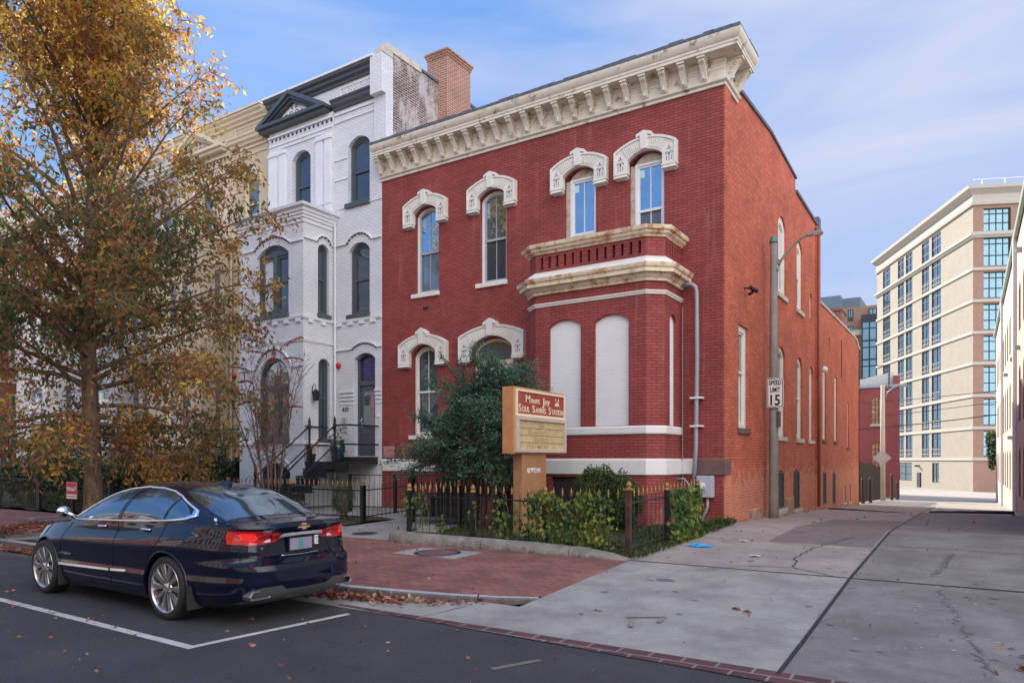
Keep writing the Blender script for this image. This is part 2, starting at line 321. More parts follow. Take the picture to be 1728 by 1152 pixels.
def leaves(name, P, Dr, Ls, wr, m, parent=None, sag=0, kind=None):
    """one small diamond-shaped face, folded along its rib, per leaf"""
    P = np.asarray(P, float); Dr = np.asarray(Dr, float); n = len(P)
    Dr /= np.linalg.norm(Dr, axis=1)[:, None]+1e-9
    R_ = RNG.normal(size=(n, 3)); R_[:, 2] += .6
    sd_ = np.cross(Dr, R_); sd_ /= np.linalg.norm(sd_, axis=1)[:, None]+1e-9
    up = np.cross(sd_, Dr); Ls = np.asarray(Ls)[:, None]
    off = np.array(parent['off']) if parent is not None and 'off' in parent else np.zeros(3)
    A = P; B = P+Dr*Ls*.5+sd_*Ls*wr*.5+up*Ls*.06; C = P+Dr*Ls-up*Ls*.05; D = P+Dr*Ls*.5-sd_*Ls*wr*.5+up*Ls*.06
    V = np.stack([A, B, C, D], 1).reshape(-1, 3)-off
    me = bpy.data.meshes.new(name); me.vertices.add(4*n); me.vertices.foreach_set('co', V.ravel())
    me.loops.add(4*n); me.polygons.add(n); me.loops.foreach_set('vertex_index', np.arange(4*n)); me.polygons.foreach_set('loop_start', np.arange(n)*4)
    me.materials.append(m); me.update(calc_edges=True); me.validate()
    o = bpy.data.objects.new(name, me); COL.objects.link(o)
    if parent is not None: o.parent = parent; o['off'] = tuple(off)
    if kind: o['kind'] = kind
    return o
# ---------------------------------------------------------------- ground heights
def lerp(x, xs, ys): return float(np.interp(x, xs, ys))
def gz(y): return lerp(y, [6.1, 10.2, 15.8, 19.9, 27.3, 38.7, 63, 80, 300], [0, .20, .34, .22, 0, -.43, -1.22, -1.55, -2.2])
# ---------------------------------------------------------------- shared materials
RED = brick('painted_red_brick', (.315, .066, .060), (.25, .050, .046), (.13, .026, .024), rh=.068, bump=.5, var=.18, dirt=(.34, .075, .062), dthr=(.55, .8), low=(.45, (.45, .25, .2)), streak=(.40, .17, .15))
REDS = brick('red_brick_bounce_lit', (.60, .155, .08), (.44, .10, .056), (.21, .05, .035), rh=.068, bump=.5, var=.25, dirt=(.40, .11, .06), dthr=(.5, .8), low=(1.5, (.70, .44, .31)), streak=(.42, .10, .07))  # same paint as the front; warm bounce light is put into this lighter orange
WHT = brick('painted_white_brick', (.72, .73, .77), (.67, .68, .72), (.46, .47, .52), rh=.068, bump=.6, var=.08, ms=.007, dirt=(.55, .54, .56), dthr=(.6, .85))
WPAN = brick('white_blind_panel', (.76, .76, .77), (.74, .74, .75), (.66, .66, .68), rh=.068, bump=.3, var=.05, ms=.006, dirt=(.55, .5, .46), dthr=(.66, .85))
BEI = brick('beige_painted_brick', (.60, .50, .37), (.56, .47, .35), (.36, .30, .22), rh=.068, var=.08)
OLD = brick('old_dark_brick', (.085, .055, .048), (.17, .09, .07), (.42, .40, .38), rh=.075, ms=.012, var=.3, dirt=(.52, .48, .47), dthr=(.47, .58), dscale=1.5)
CHIM = brick('orange_chimney_brick', (.36, .14, .08), (.28, .11, .07), (.45, .38, .33), rh=.075, ms=.012, var=.2)
MAR = brick('maroon_brick', (.30, .075, .072), (.26, .065, .063), (.18, .05, .05), var=.12)
TAN = brick('tan_brick', (.42, .375, .30), (.38, .34, .275), (.33, .30, .24), bw=.3, rh=.1, var=.06)
TBR = brick('tan_brick_in_shade', (.36, .22, .16), (.32, .20, .15), (.3, .2, .15), bw=.3, rh=.1, var=.06)  # tan brick of the turned-away face, its shade put into the darker brown
AWHT = brick('alley_white_brick', (.62, .57, .47), (.57, .52, .43), (.42, .37, .31), var=.1, dirt=(.42, .33, .25), dthr=(.55, .8))
PAVE = brick('brick_paving', (.30, .125, .10), (.20, .082, .07), (.12, .062, .056), bw=.2, rh=.1, ms=.007, floor=True, bump=.5, var=.3, rough=.85, dirt=(.17, .08, .07), dthr=(.5, .72), dscale=1.6)
GUT = brick('gutter_brick', (.13, .055, .052), (.09, .04, .042), (.24, .20, .20), bw=.30, rh=.17, ms=.014, floor=True, var=.25, rough=.8)
TRIM = mat('white_trim', (.72, .70, .64), .55, var=.06, col2=(.5, .42, .32), thr=(.6, .75), streak=2.5, bump=.1)
CORN = mat('cream_cornice_paint', (.70, .65, .55), .6, var=.10, scale=5, col2=(.30, .20, .13), thr=(.565, .64), bump=.15)
RUST = mat('rust_stained_cream', (.74, .64, .46), .6, var=.12, scale=5, col2=(.42, .17, .06), thr=(.49, .62), bump=.15)
WTRIM = mat('clean_white_paint', (.74, .75, .78), .45, var=.04)
GTRIM = mat('blue_grey_paint', (.070, .084, .098), .4, var=.06)
SLATE = mat('slate_edge', (.10, .115, .14), .7, var=.4, scale=9)
STONE = mat('pale_stone', (.55, .50, .43), .8, var=.15, col2=(.3, .2, .14), thr=(.55, .7), bump=.3)
BST = mat('brown_stone', (.15, .085, .075), .8, var=.2, col2=(.45, .4, .36), thr=(.63, .68), bump=.3)
CONC = mat('concrete_old', (.30, .28, .26), .88, var=.14, scale=1.6, col2=(.23, .215, .20), thr=(.45, .75), bump=.25, bscale=90)
CONC1 = mat('concrete_apron', (.325, .305, .275), .85, var=.16, scale=2.2, col2=(.225, .205, .19), thr=(.46, .66), bump=.2, bscale=90, speck=.13)
CONC2 = mat('concrete_dark', (.215, .196, .182), .85, var=.2, scale=2.0, col2=(.145, .13, .12), thr=(.44, .64), bump=.2, bscale=90, speck=.16)
CONCP = mat('concrete_pinkish', (.36, .30, .265), .9, var=.18, scale=2.2, col2=(.22, .19, .175), thr=(.42, .75), bump=.4, bscale=120, speck=.25)
ASPP = mat('asphalt_patch', (.19, .15, .14), .9, var=.2, scale=3, bump=.4, bscale=120, speck=.3)
ASPH = mat('asphalt', (.046, .045, .050), .82, var=.22, scale=1.3, col2=(.070, .067, .068), thr=(.5, .75), bump=.55, bscale=160, speck=.45)
PAINTW = mat('road_paint', (.50, .49, .47), .75, var=.2, scale=9, col2=(.12, .12, .12), thr=(.56, .64))
KERB = mat('granite_kerb', (.40, .41, .43), .8, var=.2, scale=5, col2=(.18, .16, .15), thr=(.55, .7), bump=.4, bscale=60)
KERBF = mat('kerb_face', (.13, .105, .095), .85, var=.25, scale=6, col2=(.07, .05, .045), thr=(.5, .65), bump=.4, bscale=60)
SOIL = mat('soil', (.060, .045, .032), .95, var=.4, scale=5, col2=(.05, .07, .025), thr=(.45, .6), bump=.8, bscale=30)
IRON = mat('black_iron', (.012, .012, .014), .45, var=.2, spec=.5)
GOLD = mat('gold_paint', (.30, .165, .06), .5, metal=.3, var=.25, scale=15)
GALV = mat('galvanised_steel', (.34, .36, .37), .45, metal=.6, var=.12, scale=6)
PIPEG = mat('grey_pipe', (.30, .32, .35), .5, metal=.3, var=.1)
TAR = mat('tar_joint', (.025, .025, .026), .8)
DARK = mat('dark_interior', (.012, .012, .014), .8)
GSKY = glass('window_glass', (.36, .52, .66), .88, .03, .02)
GDRK = glass('dark_window_glass', (.10, .13, .16), .6, .05, .03)
GMID = glass('mid_window_glass', (.24, .29, .33), .7, .05, .03)
BLIND = mat('window_blind', (.55, .62, .66), .6, var=.05)
RUBB = mat('rubber', (.018, .018, .019), .7, var=.2)
# ---------------------------------------------------------------- ground
g = MB(); ys = [-400, -60, -9.5, 5.2, 6.1, 10.2, 15.8, 19.9, 27.3, 38.7, 63, 80, 300, 700]
g.grid([[(x, y, (gz(y) if y > 6 else 0)-.09) for x in (-700, -60, -20, -4.4, 1.5, 20, 80, 700)] for y in ys], flip=True)
struct('ground', g, mat('earth', (.13, .12, .105), .9, var=.2, bump=.4))
g = MB(); g.grid([[(x, y, 0) for x in np.linspace(-150, 120, 30)] for y in (-7, -3, 1, 4, 6.0)], flip=True)
struct('road', g, ASPH)
# alley and driveway apron
ye = [6.0, 7, 8, 9, 10.2]
g = MB(); g.grid([[(x, y, max(gz(y), .003)) for x in (-7.3, -5.9, -4.4, -1.33)] for y in ye if y < 7.9] , flip=True)
g.grid([[(x, y, gz(y)) for x in (-4.4, -1.33)] for y in ye if y >= 7], flip=True)
struct('driveway_apron', g, CONC1)
g = MB(); g.grid([[(x, y, max(gz(y), .003)) for x in (-1.29, 2, 6, 14)] for y in ye], flip=True)
struct('driveway_apron', g, CONC2)
yy = [10.23, 12, 14, 15.8, 19.9, 24, 27.3, 33, 38.7]
g = MB(); g.grid([[(x, y, gz(y)) for x in (-4.56, -1.33)] for y in yy], flip=True); struct('alley_paving', g, CONCP)
g = MB(); g.grid([[(x, y, gz(y)) for x in (-1.29, 1.5)] for y in yy[:7]], flip=True); g.grid([[(x, y, gz(y)) for x in (1.5, 12)] for y in (10.23, 12, 14, 15.8, 18)], flip=True); struct('alley_paving', g, CONC2)
g = MB(); g.grid([[(x, y, gz(y)-.002) for x in (-1.29, 1.5)] for y in (27.3, 33, 38.7)], flip=True)
g.grid([[(x, y, gz(y)-.001) for x in (-60, -4.56, 1.5, 60)] for y in (38.7, 45, 55, 63, 72, 80, 95, 130)], flip=True); struct('alley_paving', g, mat('concrete_far', (.40, .37, .33), .88, var=.12, scale=1.2, bump=.2))
g = MB()
def strip(pts, w, dz=.006, m=0, mb=None, h=gz):
    pts = [Vector(p) for p in pts]
    for a, b in zip(pts[:-1], pts[1:]):
        d = (b-a).normalized(); nrm = Vector((-d.y, d.x))*w/2
        mb.add([(p.x, p.y, h(p.y)+dz) for p in (a-nrm, b-nrm, b+nrm, a+nrm)], [(0, 1, 2, 3)], m)
strip([(-1.31, y) for y in (5.97, 7, 8, 9, 10.2, 12, 14, 15.8, 19.9, 24, 27, 33, 38)], .036, mb=g)
strip([(-4.4, 10.215), (-3, 10.2), (-1.3, 10.22), (1.5, 10.25), (6, 10.3)], .03, mb=g)
strip([(-1.3, 13.6), (1.5, 13.6), (4, 13.6)], .02, mb=g); strip([(-1.3, 19.5), (1.5, 19.5)], .02, mb=g)
strip([(-4.4, 14.4), (-3.0, 14.3)], .02, mb=g)
def crack(pts, w=.02):
    out = []
    for (x0, y0), (x1, y1) in zip(pts[:-1], pts[1:]):
        n = max(2, int(math.hypot(x1-x0, y1-y0)/.12))
        for i in range(n): t = i/n; out.append((x0+(x1-x0)*t+random.uniform(-.035, .035), y0+(y1-y0)*t+random.uniform(-.03, .03)))
    out.append(pts[-1]); strip(out, w, mb=g, dz=.007)
crack([(-1.5, 10.25), (-2.1, 10.7), (-2.25, 11.6), (-2.2, 12.8), (-1.9, 14.2), (-1.4, 14.6)], .018); crack([(-2.1, 10.7), (-2.7, 10.5)], .016); crack([(-2.2, 13), (-3.0, 13.2)], .016); crack([(-1.9, 14.2), (-1.5, 15.5)], .014)
crack([(-5.1, 6.1), (-4.95, 6.7)], .012)
struct('tar_joint', g, TAR)
g = MB(); g.grid([[(x0, y, gz(y)+.004) for x0 in xs] for y, xs in ((13.3, (-3.05, -1.36)), (15.8, (-3.05, -1.36)), (17.4, (-3.0, -1.36)), (19.9, (-2.9, -1.36)))], flip=True); struct('asphalt_patch', g, ASPP)
STN = mat('ground_stain', (.15, .14, .135), .9, var=.4, scale=6); RSt = random.Random(11)
def blot(x, y, r, m_, ex=1.0, mb=None):
    n = 18; ph = [RSt.uniform(.72, 1.15) for _ in range(n)]; pts = [(x+r*ex*ph[k]*math.cos(2*PI*k/n), y+r*ph[k]*math.sin(2*PI*k/n)) for k in range(n)]
    mb.add([(a, b, gz(b)+.005) for a, b in pts], [tuple(range(n))])
g = MB()
for _ in range(60): blot(RSt.uniform(-4, 1.2), RSt.uniform(6.8, 14), RSt.uniform(.008, .03), STN, RSt.uniform(1, 2.2), g)
for _ in range(5): blot(RSt.uniform(-3.5, .8), RSt.uniform(7, 13), RSt.uniform(.05, .09), STN, RSt.uniform(1, 2), g)
struct('ground_stain', g, STN)
g = MB(); RSk = random.Random(4)   # tyre scuffs curving into the alley
for (x0, y0, x1, y1) in ((.2, 6.4, -.3, 10.0), (-.4, 10.8, -.2, 13.2)):
    for k in range(40): t = k/40; strip([(x0+(x1-x0)*t+RSk.uniform(-.06, .06), y0+(y1-y0)*t), (x0+(x1-x0)*(t+.025)+RSk.uniform(-.05, .05), y0+(y1-y0)*(t+.025))], RSk.uniform(.01, .035), dz=.0045, mb=g)
struct('tyre_scuffs', g, mat('tyre_scuff', (.145, .135, .13), .9, var=.3, scale=20))
g = MB(); WSt = mat('gum_spots', (.40, .39, .37), .9)
for _ in range(50): blot(RSt.uniform(-.9, .3), RSt.uniform(7, 12.5), RSt.uniform(.006, .02), WSt, RSt.uniform(1, 1.8), g)
struct('gum_spots', g, WSt)
# brick gutter strip
g = MB(); P0 = [(-6.4, 6.05), (-3.5, 5.9), (-1.3, 5.79), (3, 5.66), (14, 5.4)]
g.grid([[(x, y+d, .008) for d in (0, .34)] for x, y in P0]); struct('brick_gutter', g, GUT)
# kerb path
KP = [(-60, 6.42), (-12, 6.42), (-7.4, 6.40), (-6.6, 6.45), (-5.9, 6.58), (-5.3, 6.78), (-4.8, 7.05), (-4.4, 7.42)]
KH = [.14, .14, .14, .14, .135, .12, .10, .070]
def kerby(x): return lerp(x, [p[0] for p in KP], [p[1] for p in KP])
def kh(x): return lerp(x, [p[0] for p in KP], KH)
segs = [(-60, -12.2), (-12.18, -9.6), (-9.58, -7.36), (-7.33, -6.0), (-5.98, -4.98), (-4.96, -4.4)]
for a, b in segs:
    xs = np.linspace(a, b, 8); g = MB(); rows = []
    for x in xs:
        y = kerby(x); d = (kerby(x+.05)-kerby(x-.05))/.1; nn = Vector((-d, 1)).normalized()*.15; h = kh(x)
        f0 = max(0, gz(y))-.05
        rows.append([(x, y, f0), (x, y+.0, h-.02), (x+nn.x*.12, y+nn.y*.12, h), (x+nn.x, y+nn.y, h+.001), (x+nn.x, y+nn.y, f0)])
    g.grid([r[:3] for r in rows], m=1); g.grid([r[2:] for r in rows]); g.add([rows[0][k] for k in range(5)], [(0, 1, 2, 3, 4)]); g.add([rows[-1][k] for k in range(5)], [(4, 3, 2, 1, 0)])
    struct('kerb', g, [KERB, KERBF], smooth=False)
# brick pavement
def swz(x, y):
    y0 = kerby(x)+.14; t = (y-y0)/(10.2-y0); base = kh(x)*(1-t)+.20*t
    return base+.002
g = MB(); xs = list(np.linspace(-60, -8, 20))+[-7.4, -6.6, -5.9, -5.3, -4.8, -4.4]
g.grid([[(x, kerby(x)+.14+(10.2-kerby(x)-.14)*t, swz(x, kerby(x)+.14+(10.2-kerby(x)-.14)*t)) for t in np.linspace(0, 1, 9)] for x in xs]); struct('pavement', g, PAVE)
# tree pit
g = MB(); g.box(-17.6, -13.9, 6.62, 8.9, .05, .185); struct('tree_pit', g, SOIL)
# concrete walk + planting beds
g = MB(); g.grid([[(x, y, gz(y)+.006) for x in (-11.9, -9.25)] for y in (10.2, 12, 14, 15.9)], flip=True); g.grid([[(x, 13.2+k*2.6, gz(13.2+k*2.6)+.004) for x in (-16.6, -11.9)] for k in (0, 1)], flip=True); struct('path', g, CONC)
g = MB(); 
def bed(x0, x1, y0, y1, dz=.03):
    nx = int((x1-x0)/.35)+2; ny = int((y1-y0)/.35)+2
    g.grid([[(x, y, gz(y)+dz+random.uniform(-.03, .03)) for x in np.linspace(x0, x1, nx)] for y in np.linspace(y0, y1, ny)], flip=True)
bed(-9.25, -4.6, 10.35, 15.9, .05); bed(-20, -11.95, 11.6, 13.2, .03); bed(-60, -20, 10.4, 15.9, .03); bed(-20, -16.6, 13.2, 15.9, .03); struct('planting_bed', g, SOIL)
g = MB(); g.grid([[(x, y, gz(y)+.0) for x in (-20, -11.9)] for y in (10.2, 11.6)], flip=True); struct('pavement_edge', g, CONC)
# road paint
g = MB()
def quad2(p0, p1, w, z=.005):
    a = Vector(p0); b = Vector(p1); d = (b-a).normalized(); n = Vector((-d.y, d.x))*w/2
    g.add([(*(a-n), z), (*(b-n), z), (*(b+n), z), (*(a+n), z)], [(0, 1, 2, 3)])
quad2((-13.5, 4.07), (-6.06, 3.95), .10); quad2((-6.105, 4.005), (-5.92, 5.78), .085)
struct('parking_line', g, PAINTW)
g = MB(); quad2((-3.35, 4.9), (-3.15, 5.35), .07, .006); struct('paint_smudge', g, mat('worn_paint', (.17, .14, .12), .8, var=.3, scale=20))
g = MB(); quad2((-2.9, 6.75), (-3.05, 7.15), .045, gz(6.95)+.012); quad2((-3.1, 7.1), (-2.75, 7.3), .045, gz(7.2)+.012); quad2((-2.75, 7.3), (-2.72, 7.05), .045, gz(7.2)+.012); struct('paint_mark', g, mat('orange_mark', (.30, .215, .16), .85, var=.25, scale=14, col2=(.24, .22, .20), thr=(.42, .55)))
# granite-look edging stones of the garden: rounded coping
ct = thing('garden_coping', 'rounded weathered concrete coping stones edging the garden in front of the red house', 'kerb', (-6.9, 10.3, .2))
CPTS = [(-9.15, 11.3, .2), (-9.33, 10.75, .21), (-9.36, 10.42, .20), (-9.1, 10.27, .19), (-8.2, 10.24, .185), (-7.15, 10.25, .18), (-6.1, 10.26, .17), (-5.2, 10.27, .14), (-4.72, 10.28, .08), (-4.45, 10.3, .015)]
def coping(pts, g):
    rows = []
    for i, (x, y, h) in enumerate(pts):
        a = Vector(pts[max(i-1, 0)][:2]); b = Vector(pts[min(i+1, len(pts)-1)][:2]); d = (b-a).normalized(); n = Vector((d.y, -d.x))
        rows.append([(x+n.x*.17*math.cos(t), y+n.y*.17*math.cos(t), gz(y)-.03+(h+.03)*max(0, math.sin(t))**.7) for t in np.linspace(0, PI, 11)])
    g.grid(rows, flip=True); g.add(rows[0], [tuple(range(11))]); g.add(rows[-1], [tuple(range(10, -1, -1))])
def dens(pts, n=4):
    out = []
    for a, b in zip(pts[:-1], pts[1:]): out += [tuple(a[k]+(b[k]-a[k])*i/n for k in range(3)) for i in range(n)]
    return out+[pts[-1]]
DP = dens(CPTS)
for a, b in ((0, 11), (11, 20), (20, 27), (27, 36)):
    g = MB(); q = [list(p) for p in DP[a:b+1]]; q[0][0] += .008; q[-1][0] -= .008
    coping(q, g); g.build('coping_stone', STONE if False else mat('weathered_coping', (.25, .225, .195), .9, var=.25, scale=4, col2=(.12, .11, .085), thr=(.5, .7), bump=.6, bscale=50), ct, smooth=True)
# ---------------------------------------------------------------- window builder
def window(root, fr, a0, a1, z0, zs, zp, wd=-.12, ft=.07, fm=None, gu=None, gl=None, rail=None, munt=True, sash=.045, rect=False, name='window', lowm=None, label=None):
    fm = fm or WTRIM; gu = gu or GSKY; gl = gl or GDRK
    if rail is None: rail = z0+(zs-z0)*.55
    po = archpoly(a0, a1, z0, zs, zp); pi = archpoly(a0+ft, a1-ft, z0+ft*.8, zs-(ft*.2 if zp > zs else ft), max(zp-ft, zs-ft*.2) if zp > zs else zs-ft)
    if len(po) != len(pi): pi = pi[:len(po)]
    b = MB(); b.ring(fr, po, pi, wd-.06, wd)
    f = b.build(name, fm, root, bevel=.004)
    if label: f['label'] = label
    i0, i1 = a0+ft, a1-ft; zt = pi[2][1]
    s = MB(); s.fbox(fr, i0, i1, rail-.03, rail+.03, wd-.05, wd-.022); 
    s.ring(fr, pi, archpoly(i0+sash, i1-sash, z0+ft*.8+sash, zs-(ft*.2 if zp > zs else ft)-(0 if zp > zs else sash), (max(zp-ft, zs-ft*.2) if zp > zs else zs-ft)-sash), wd-.06, wd-.03)
    s.fbox(fr, i0+.002, i1-.002, z0+ft*.8+.002, rail-.03, wd-.085, wd-.075) if False else None
    s.fbox(fr, i0, i0+sash+.01, z0+ft*.8+.001, rail-.03, wd-.062, wd-.034); s.fbox(fr, i1-sash-.01, i1, z0+ft*.8+.001, rail-.03, wd-.062, wd-.034)
    if munt:
        mid = (i0+i1)/2; s.fbox(fr, mid-.011, mid+.011, rail+.03, max(zp-ft, zs-ft)-.01, wd-.055, wd-.04); s.fbox(fr, mid-.011, mid+.011, z0+ft, rail-.03, wd-.07, wd-.055)
    s.build('sash', lowm or fm, f)
    q = MB(); q.fprism(fr, archpoly(i0+.004, i1-.004, rail, zs-.02, max(zp-ft, zs-.02)-.004) if zp > zs else [(i0, rail), (i1, rail), (i1, zs-ft), (i0, zs-ft)], wd-.062, wd-.058, back=False); q.build('glass_pane', gu, f)
    q = MB(); q.fbox(fr, i0+.002, i1-.002, z0+ft*.5, rail, wd-.078, wd-.074); q.build('glass_pane', gl, f)
    return f
def sill(root, fr, a0, a1, z0, z1, w=.06, m=None): 
    b = MB(); b.fbox(fr, a0, a1, z0, z1, -.08, w); return b.build('window_sill', m or TRIM, root, bevel=.008)
# ================================================================ the red corner house
FF = Fr((0, 15.7), (1, 0), (0, -1)); SF = Fr((-4.55, 0), (0, 1), (1, 0))
rh = thing('corner_house', 'two storey red painted brick corner house with bracketed cream cornice and white window hoods', 'house', (-9.6, 15.7, .3))
UW = [(-13.42, -12.55), (-11.14, -10.27), (-8.53, -7.66), (-6.79, -5.92)]
UWZ = (6.5, 8.74, 8.95)
G1 = (-13.52, -12.60, 2.45, 4.72, 5.0); G2 = (-11.37, -10.05, 1.78, 4.70, 5.02)
holes = [archpoly(a, b, *UWZ) for a, b in UW]+[archpoly(*G1), archpoly(*G2)]
w = MB(); w.wall(FF, [(-14.7, -.2), (-4.55, -.2), (-4.55, 10.1), (-14.7, 10.1)], holes, depth=.22)
w.box(-14.7, -4.9, 15.99, 27.2, -.2, 10.2)
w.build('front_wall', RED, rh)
# side wall with openings
side_up = [(21.0, 22.05, 6.5, 8.45, 8.78), (23.6, 24.5, 6.5, 8.4, 8.7), (25.75, 26.2, 6.55, 7.3, 7.45)]
side_dn = [(16.9, 17.75, 2.5, 4.95, 4.95), (21.0, 21.95, 2.42, 4.75, 5.02), (23.6, 24.5, 2.42, 4.75, 5.02), (25.65, 26.4, 2.42, 4.7, 4.95)]
side_bs = [(20.9, 21.75, .35, 1.35, 1.45), (23.1, 24.0, .22, 1.35, 1.45)]
w = MB()
w.wall(SF, [(15.7, -.4), (27.3, -.4), (27.3, 10.02), (23.4, 10.06), (23.38, 10.48), (20.1, 10.62), (16.3, 10.35), (15.7, 10.1)], [archpoly(*h, n=8) if h[4] > h[3] else [(h[0], h[2]), (h[1], h[2]), (h[1], h[3]), (h[0], h[3])] for h in side_up+side_dn+side_bs], depth=.24)
w.fbox(SF, 15.702, 16.15, -.3, 10.05, .001, .035)
w.fbox(SF, 26.8, 27.3, -.4, 10.0, .001, .05)
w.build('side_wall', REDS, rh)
m = MB(); m.box(-4.95, -4.5, 16.3, 20.2, 10.2, 10.34); m.build('parapet_coping', OLD, rh) if False else None
m = MB(); m.fprism(SF, [(16.3, 10.36), (20.1, 10.63), (23.44, 10.49), (23.44, 10.56), (20.1, 10.72), (16.3, 10.45)], -.3, .05); m.fprism(SF, [(23.44, 10.07), (27.34, 10.03), (27.34, 10.13), (23.44, 10.17)], -.3, .06); m.fbox(SF, 27.0, 27.38, 9.85, 10.35, -.3, .09); m.build('parapet_coping', SLATE, rh, bevel=.01)
m = MB(); m.fprism(SF, [(20.3, 10.2), (23.36, 10.2), (23.36, 10.48), (20.3, 10.6)], -.3, -.01); m.build('parapet', OLD, rh)
# water table band: white stone, then bare brown stone
m = MB(); m.sweep([(-14.68, 15.7), (-8.93, 15.7)], [(0, 1.41), (.05, 1.43), (.05, 1.74), (.0, 1.78)]); m.sweep([(-5.5, 15.7), (-5.16, 15.7)], [(0, 1.41), (.05, 1.43), (.05, 1.74), (.0, 1.78)]); m.build('stone_band', mat('white_stone_band', (.72, .70, .68), .6, var=.05, col2=(.5, .4, .33), thr=(.66, .75)), rh, bevel=.006)
m = MB(); m.sweep([(-5.155, 15.7), (-4.55, 15.7), (-4.55, 16.1)], [(0.001, 1.40), (.055, 1.42), (.055, 1.75), (.001, 1.79)]); m.build('stone_band', BST, rh, bevel=.01)
# upper windows + hoods + sills
def hood(fr, L, R, zb, zc, zsh, zpk, zin0, zinp, leg, key, label=None, kw=.19, th=.13):
    m = MB(); C = (L+R)/2
    out = arc(L, R, zsh, zpk, 14); inn = arc(L+leg, R-leg, zin0, zinp, 14)
    poly = [(L, zc)]+out+[(R, zc), (R-leg, zc)]+inn[::-1]+[(L+leg, zc)]
    m.fprism(fr, poly[::-1], -.02, th)
    # raised rim along the outer edge
    o2 = arc(L+.045, R-.045, zsh-.045, zpk-.055, 14)
    rim = [(L, zc)]+out+[(R, zc), (R-.045, zc)]+o2[::-1]+[(L+.045, zc)]
    m.fprism(fr, rim[::-1], th, th+.03)
    # radial flutes
    n = 22
    for i in range(1, n):
        t = i/n; 
        def P(arcp, t):
            k = t*(len(arcp)-1); j = min(int(k), len(arcp)-2); f = k-j; return (arcp[j][0]*(1-f)+arcp[j+1][0]*f, arcp[j][1]*(1-f)+arcp[j+1][1]*f)
        if abs(t-.5) < .08: continue
        p1 = P(o2, .10+.80*t); p0 = P(inn, t)
        d = Vector((p1[0]-p0[0], p1[1]-p0[1])); l = d.length; d.normalize(); nn = Vector((-d.y, d.x))
        a = Vector(p0)+d*.045; b = Vector(p0)+d*(l-.02)
        q = [a-nn*.011, b-nn*.021, b+nn*.021, a+nn*.011]
        m.fprism(fr, [tuple(v) for v in q], th-.001, th+.02, back=False)
    h = m.build('window_hood', TRIM, rh, bevel=.005)
    if label: h['label'] = label
    k = MB(); kk = [(C-kw*.42, zinp-.0), (C+kw*.42, zinp), (C+kw*.5, zpk+.02), (C+kw, zpk-.02), (C+kw, zpk+.06), (C, key), (C-kw, zpk+.06), (C-kw, zpk-.02), (C-kw*.5, zpk+.02)]
    k.fprism(fr, kk, .0, th+.06); k.build('keystone', TRIM, h, bevel=.006)
    for s_, x in ((1, L), (-1, R)):
        a, b = (x, x+leg) if s_ > 0 else (x-leg, x)
        c = MB(); c.fbox(fr, a-.012, b+.012, zc-.03, zc, 0, th+.02)
        vs = [fr(q, zc-.031, w_) for q, w_ in ((a, 0), (b, 0), (b, th), (a, th))]+[fr(q, zb, w_) for q, w_ in ((a+.03, 0), (b-.03, 0), (b-.06, th*.45), (a+.06, th*.45))]
        vs = [fr(q, zc-.031, w_) for q, w_ in ((a+.02, 0), (b-.02, 0), (b-.02, th), (a+.02, th))]+[fr(q, zb+.04, w_) for q, w_ in ((a-.005, 0), (b+.005, 0), (b+.005, th+.04), (a-.005, th+.04))]+[fr(q, zb, w_) for q, w_ in ((a+.05, 0), (b-.05, 0), (b-.08, th*.5), (a+.08, th*.5))]
        c.add(vs, [(0, 1, 5, 4), (1, 2, 6, 5), (2, 3, 7, 6), (3, 0, 4, 7), (4, 5, 9, 8), (5, 6, 10, 9), (6, 7, 11, 10), (7, 4, 8, 11), (8, 9, 10, 11)])
        c.build('corbel', TRIM, h)
        # incised flower
        o = MB(); cx = (a+b)/2; z = zc+.06; w_ = th+.004
        def tb(pts, r=.006): o.tube([fr(p, q, w_) for p, q in pts], r, n=4)
        tb([(cx, z), (cx, z+.2)]); 
        for s2 in (1, -1):
            tb([(cx+s2*.06, z+.01), (cx+s2*.06, z+.11)]); tb([(cx, z+.12), (cx+s2*.03, z+.19), (cx+s2*.07, z+.20), (cx+s2*.085, z+.165), (cx+s2*.06, z+.15)])
            tb([(cx+s2*.02, z+.25), (cx+s2*.05, z+.28)])
        tb([(cx, z+.27), (cx, z+.33)], .012); o.build('carved_flower', mat('dark_incision', (.03, .035, .045), .8), h)
for i, (a, b) in enumerate(UW):
    C = (a+b)/2+ (0.0)
    hood(FF, C-.77, C+.77, 8.38, 8.52, 9.04, 9.27, 8.80, 8.97, .34, 9.40)
    if i < 2:
        window(rh, FF, a, b, *UWZ, rail=7.67, gl=GDRK if i else GMID, lowm=WTRIM if 0 else mat('grey_screen_frame', (.36, .37, .41), .5))
        sill(rh, FF, a-.11, b+.03, 6.38, 6.5)
    else:
        rz = 7.36 if i == 2 else 7.62
        j = MB(); j.fbox(FF, a, a+.12, 6.5, 8.72, -.2, -.09); j.fprism(FF, archpoly(a+.12, b, 8.70, 8.745, 8.95), -.2, -.1); j.build('window_jamb', mat('weathered_cream', (.50, .44, .36), .7, var=.2, scale=6, col2=(.3, .2, .15), thr=(.5, .65)), rh)
        window(rh, FF, a+.12, b, 6.5, 8.74, 8.74, rail=rz, wd=-.08, ft=.06, gl=mat('insect_screen', (.10, .12, .17), .5, var=.1), fm=WTRIM)
        t_ = MB(); t_.fbox(FF, a+.22, a+.34, 8.42, 8.60, -.137, -.134); t_.build('window_sticker', mat('pale_sticker', (.50, .72, .74), .5), rh)
        sill(rh, FF, a-.1, b+.05, 6.38, 6.5)
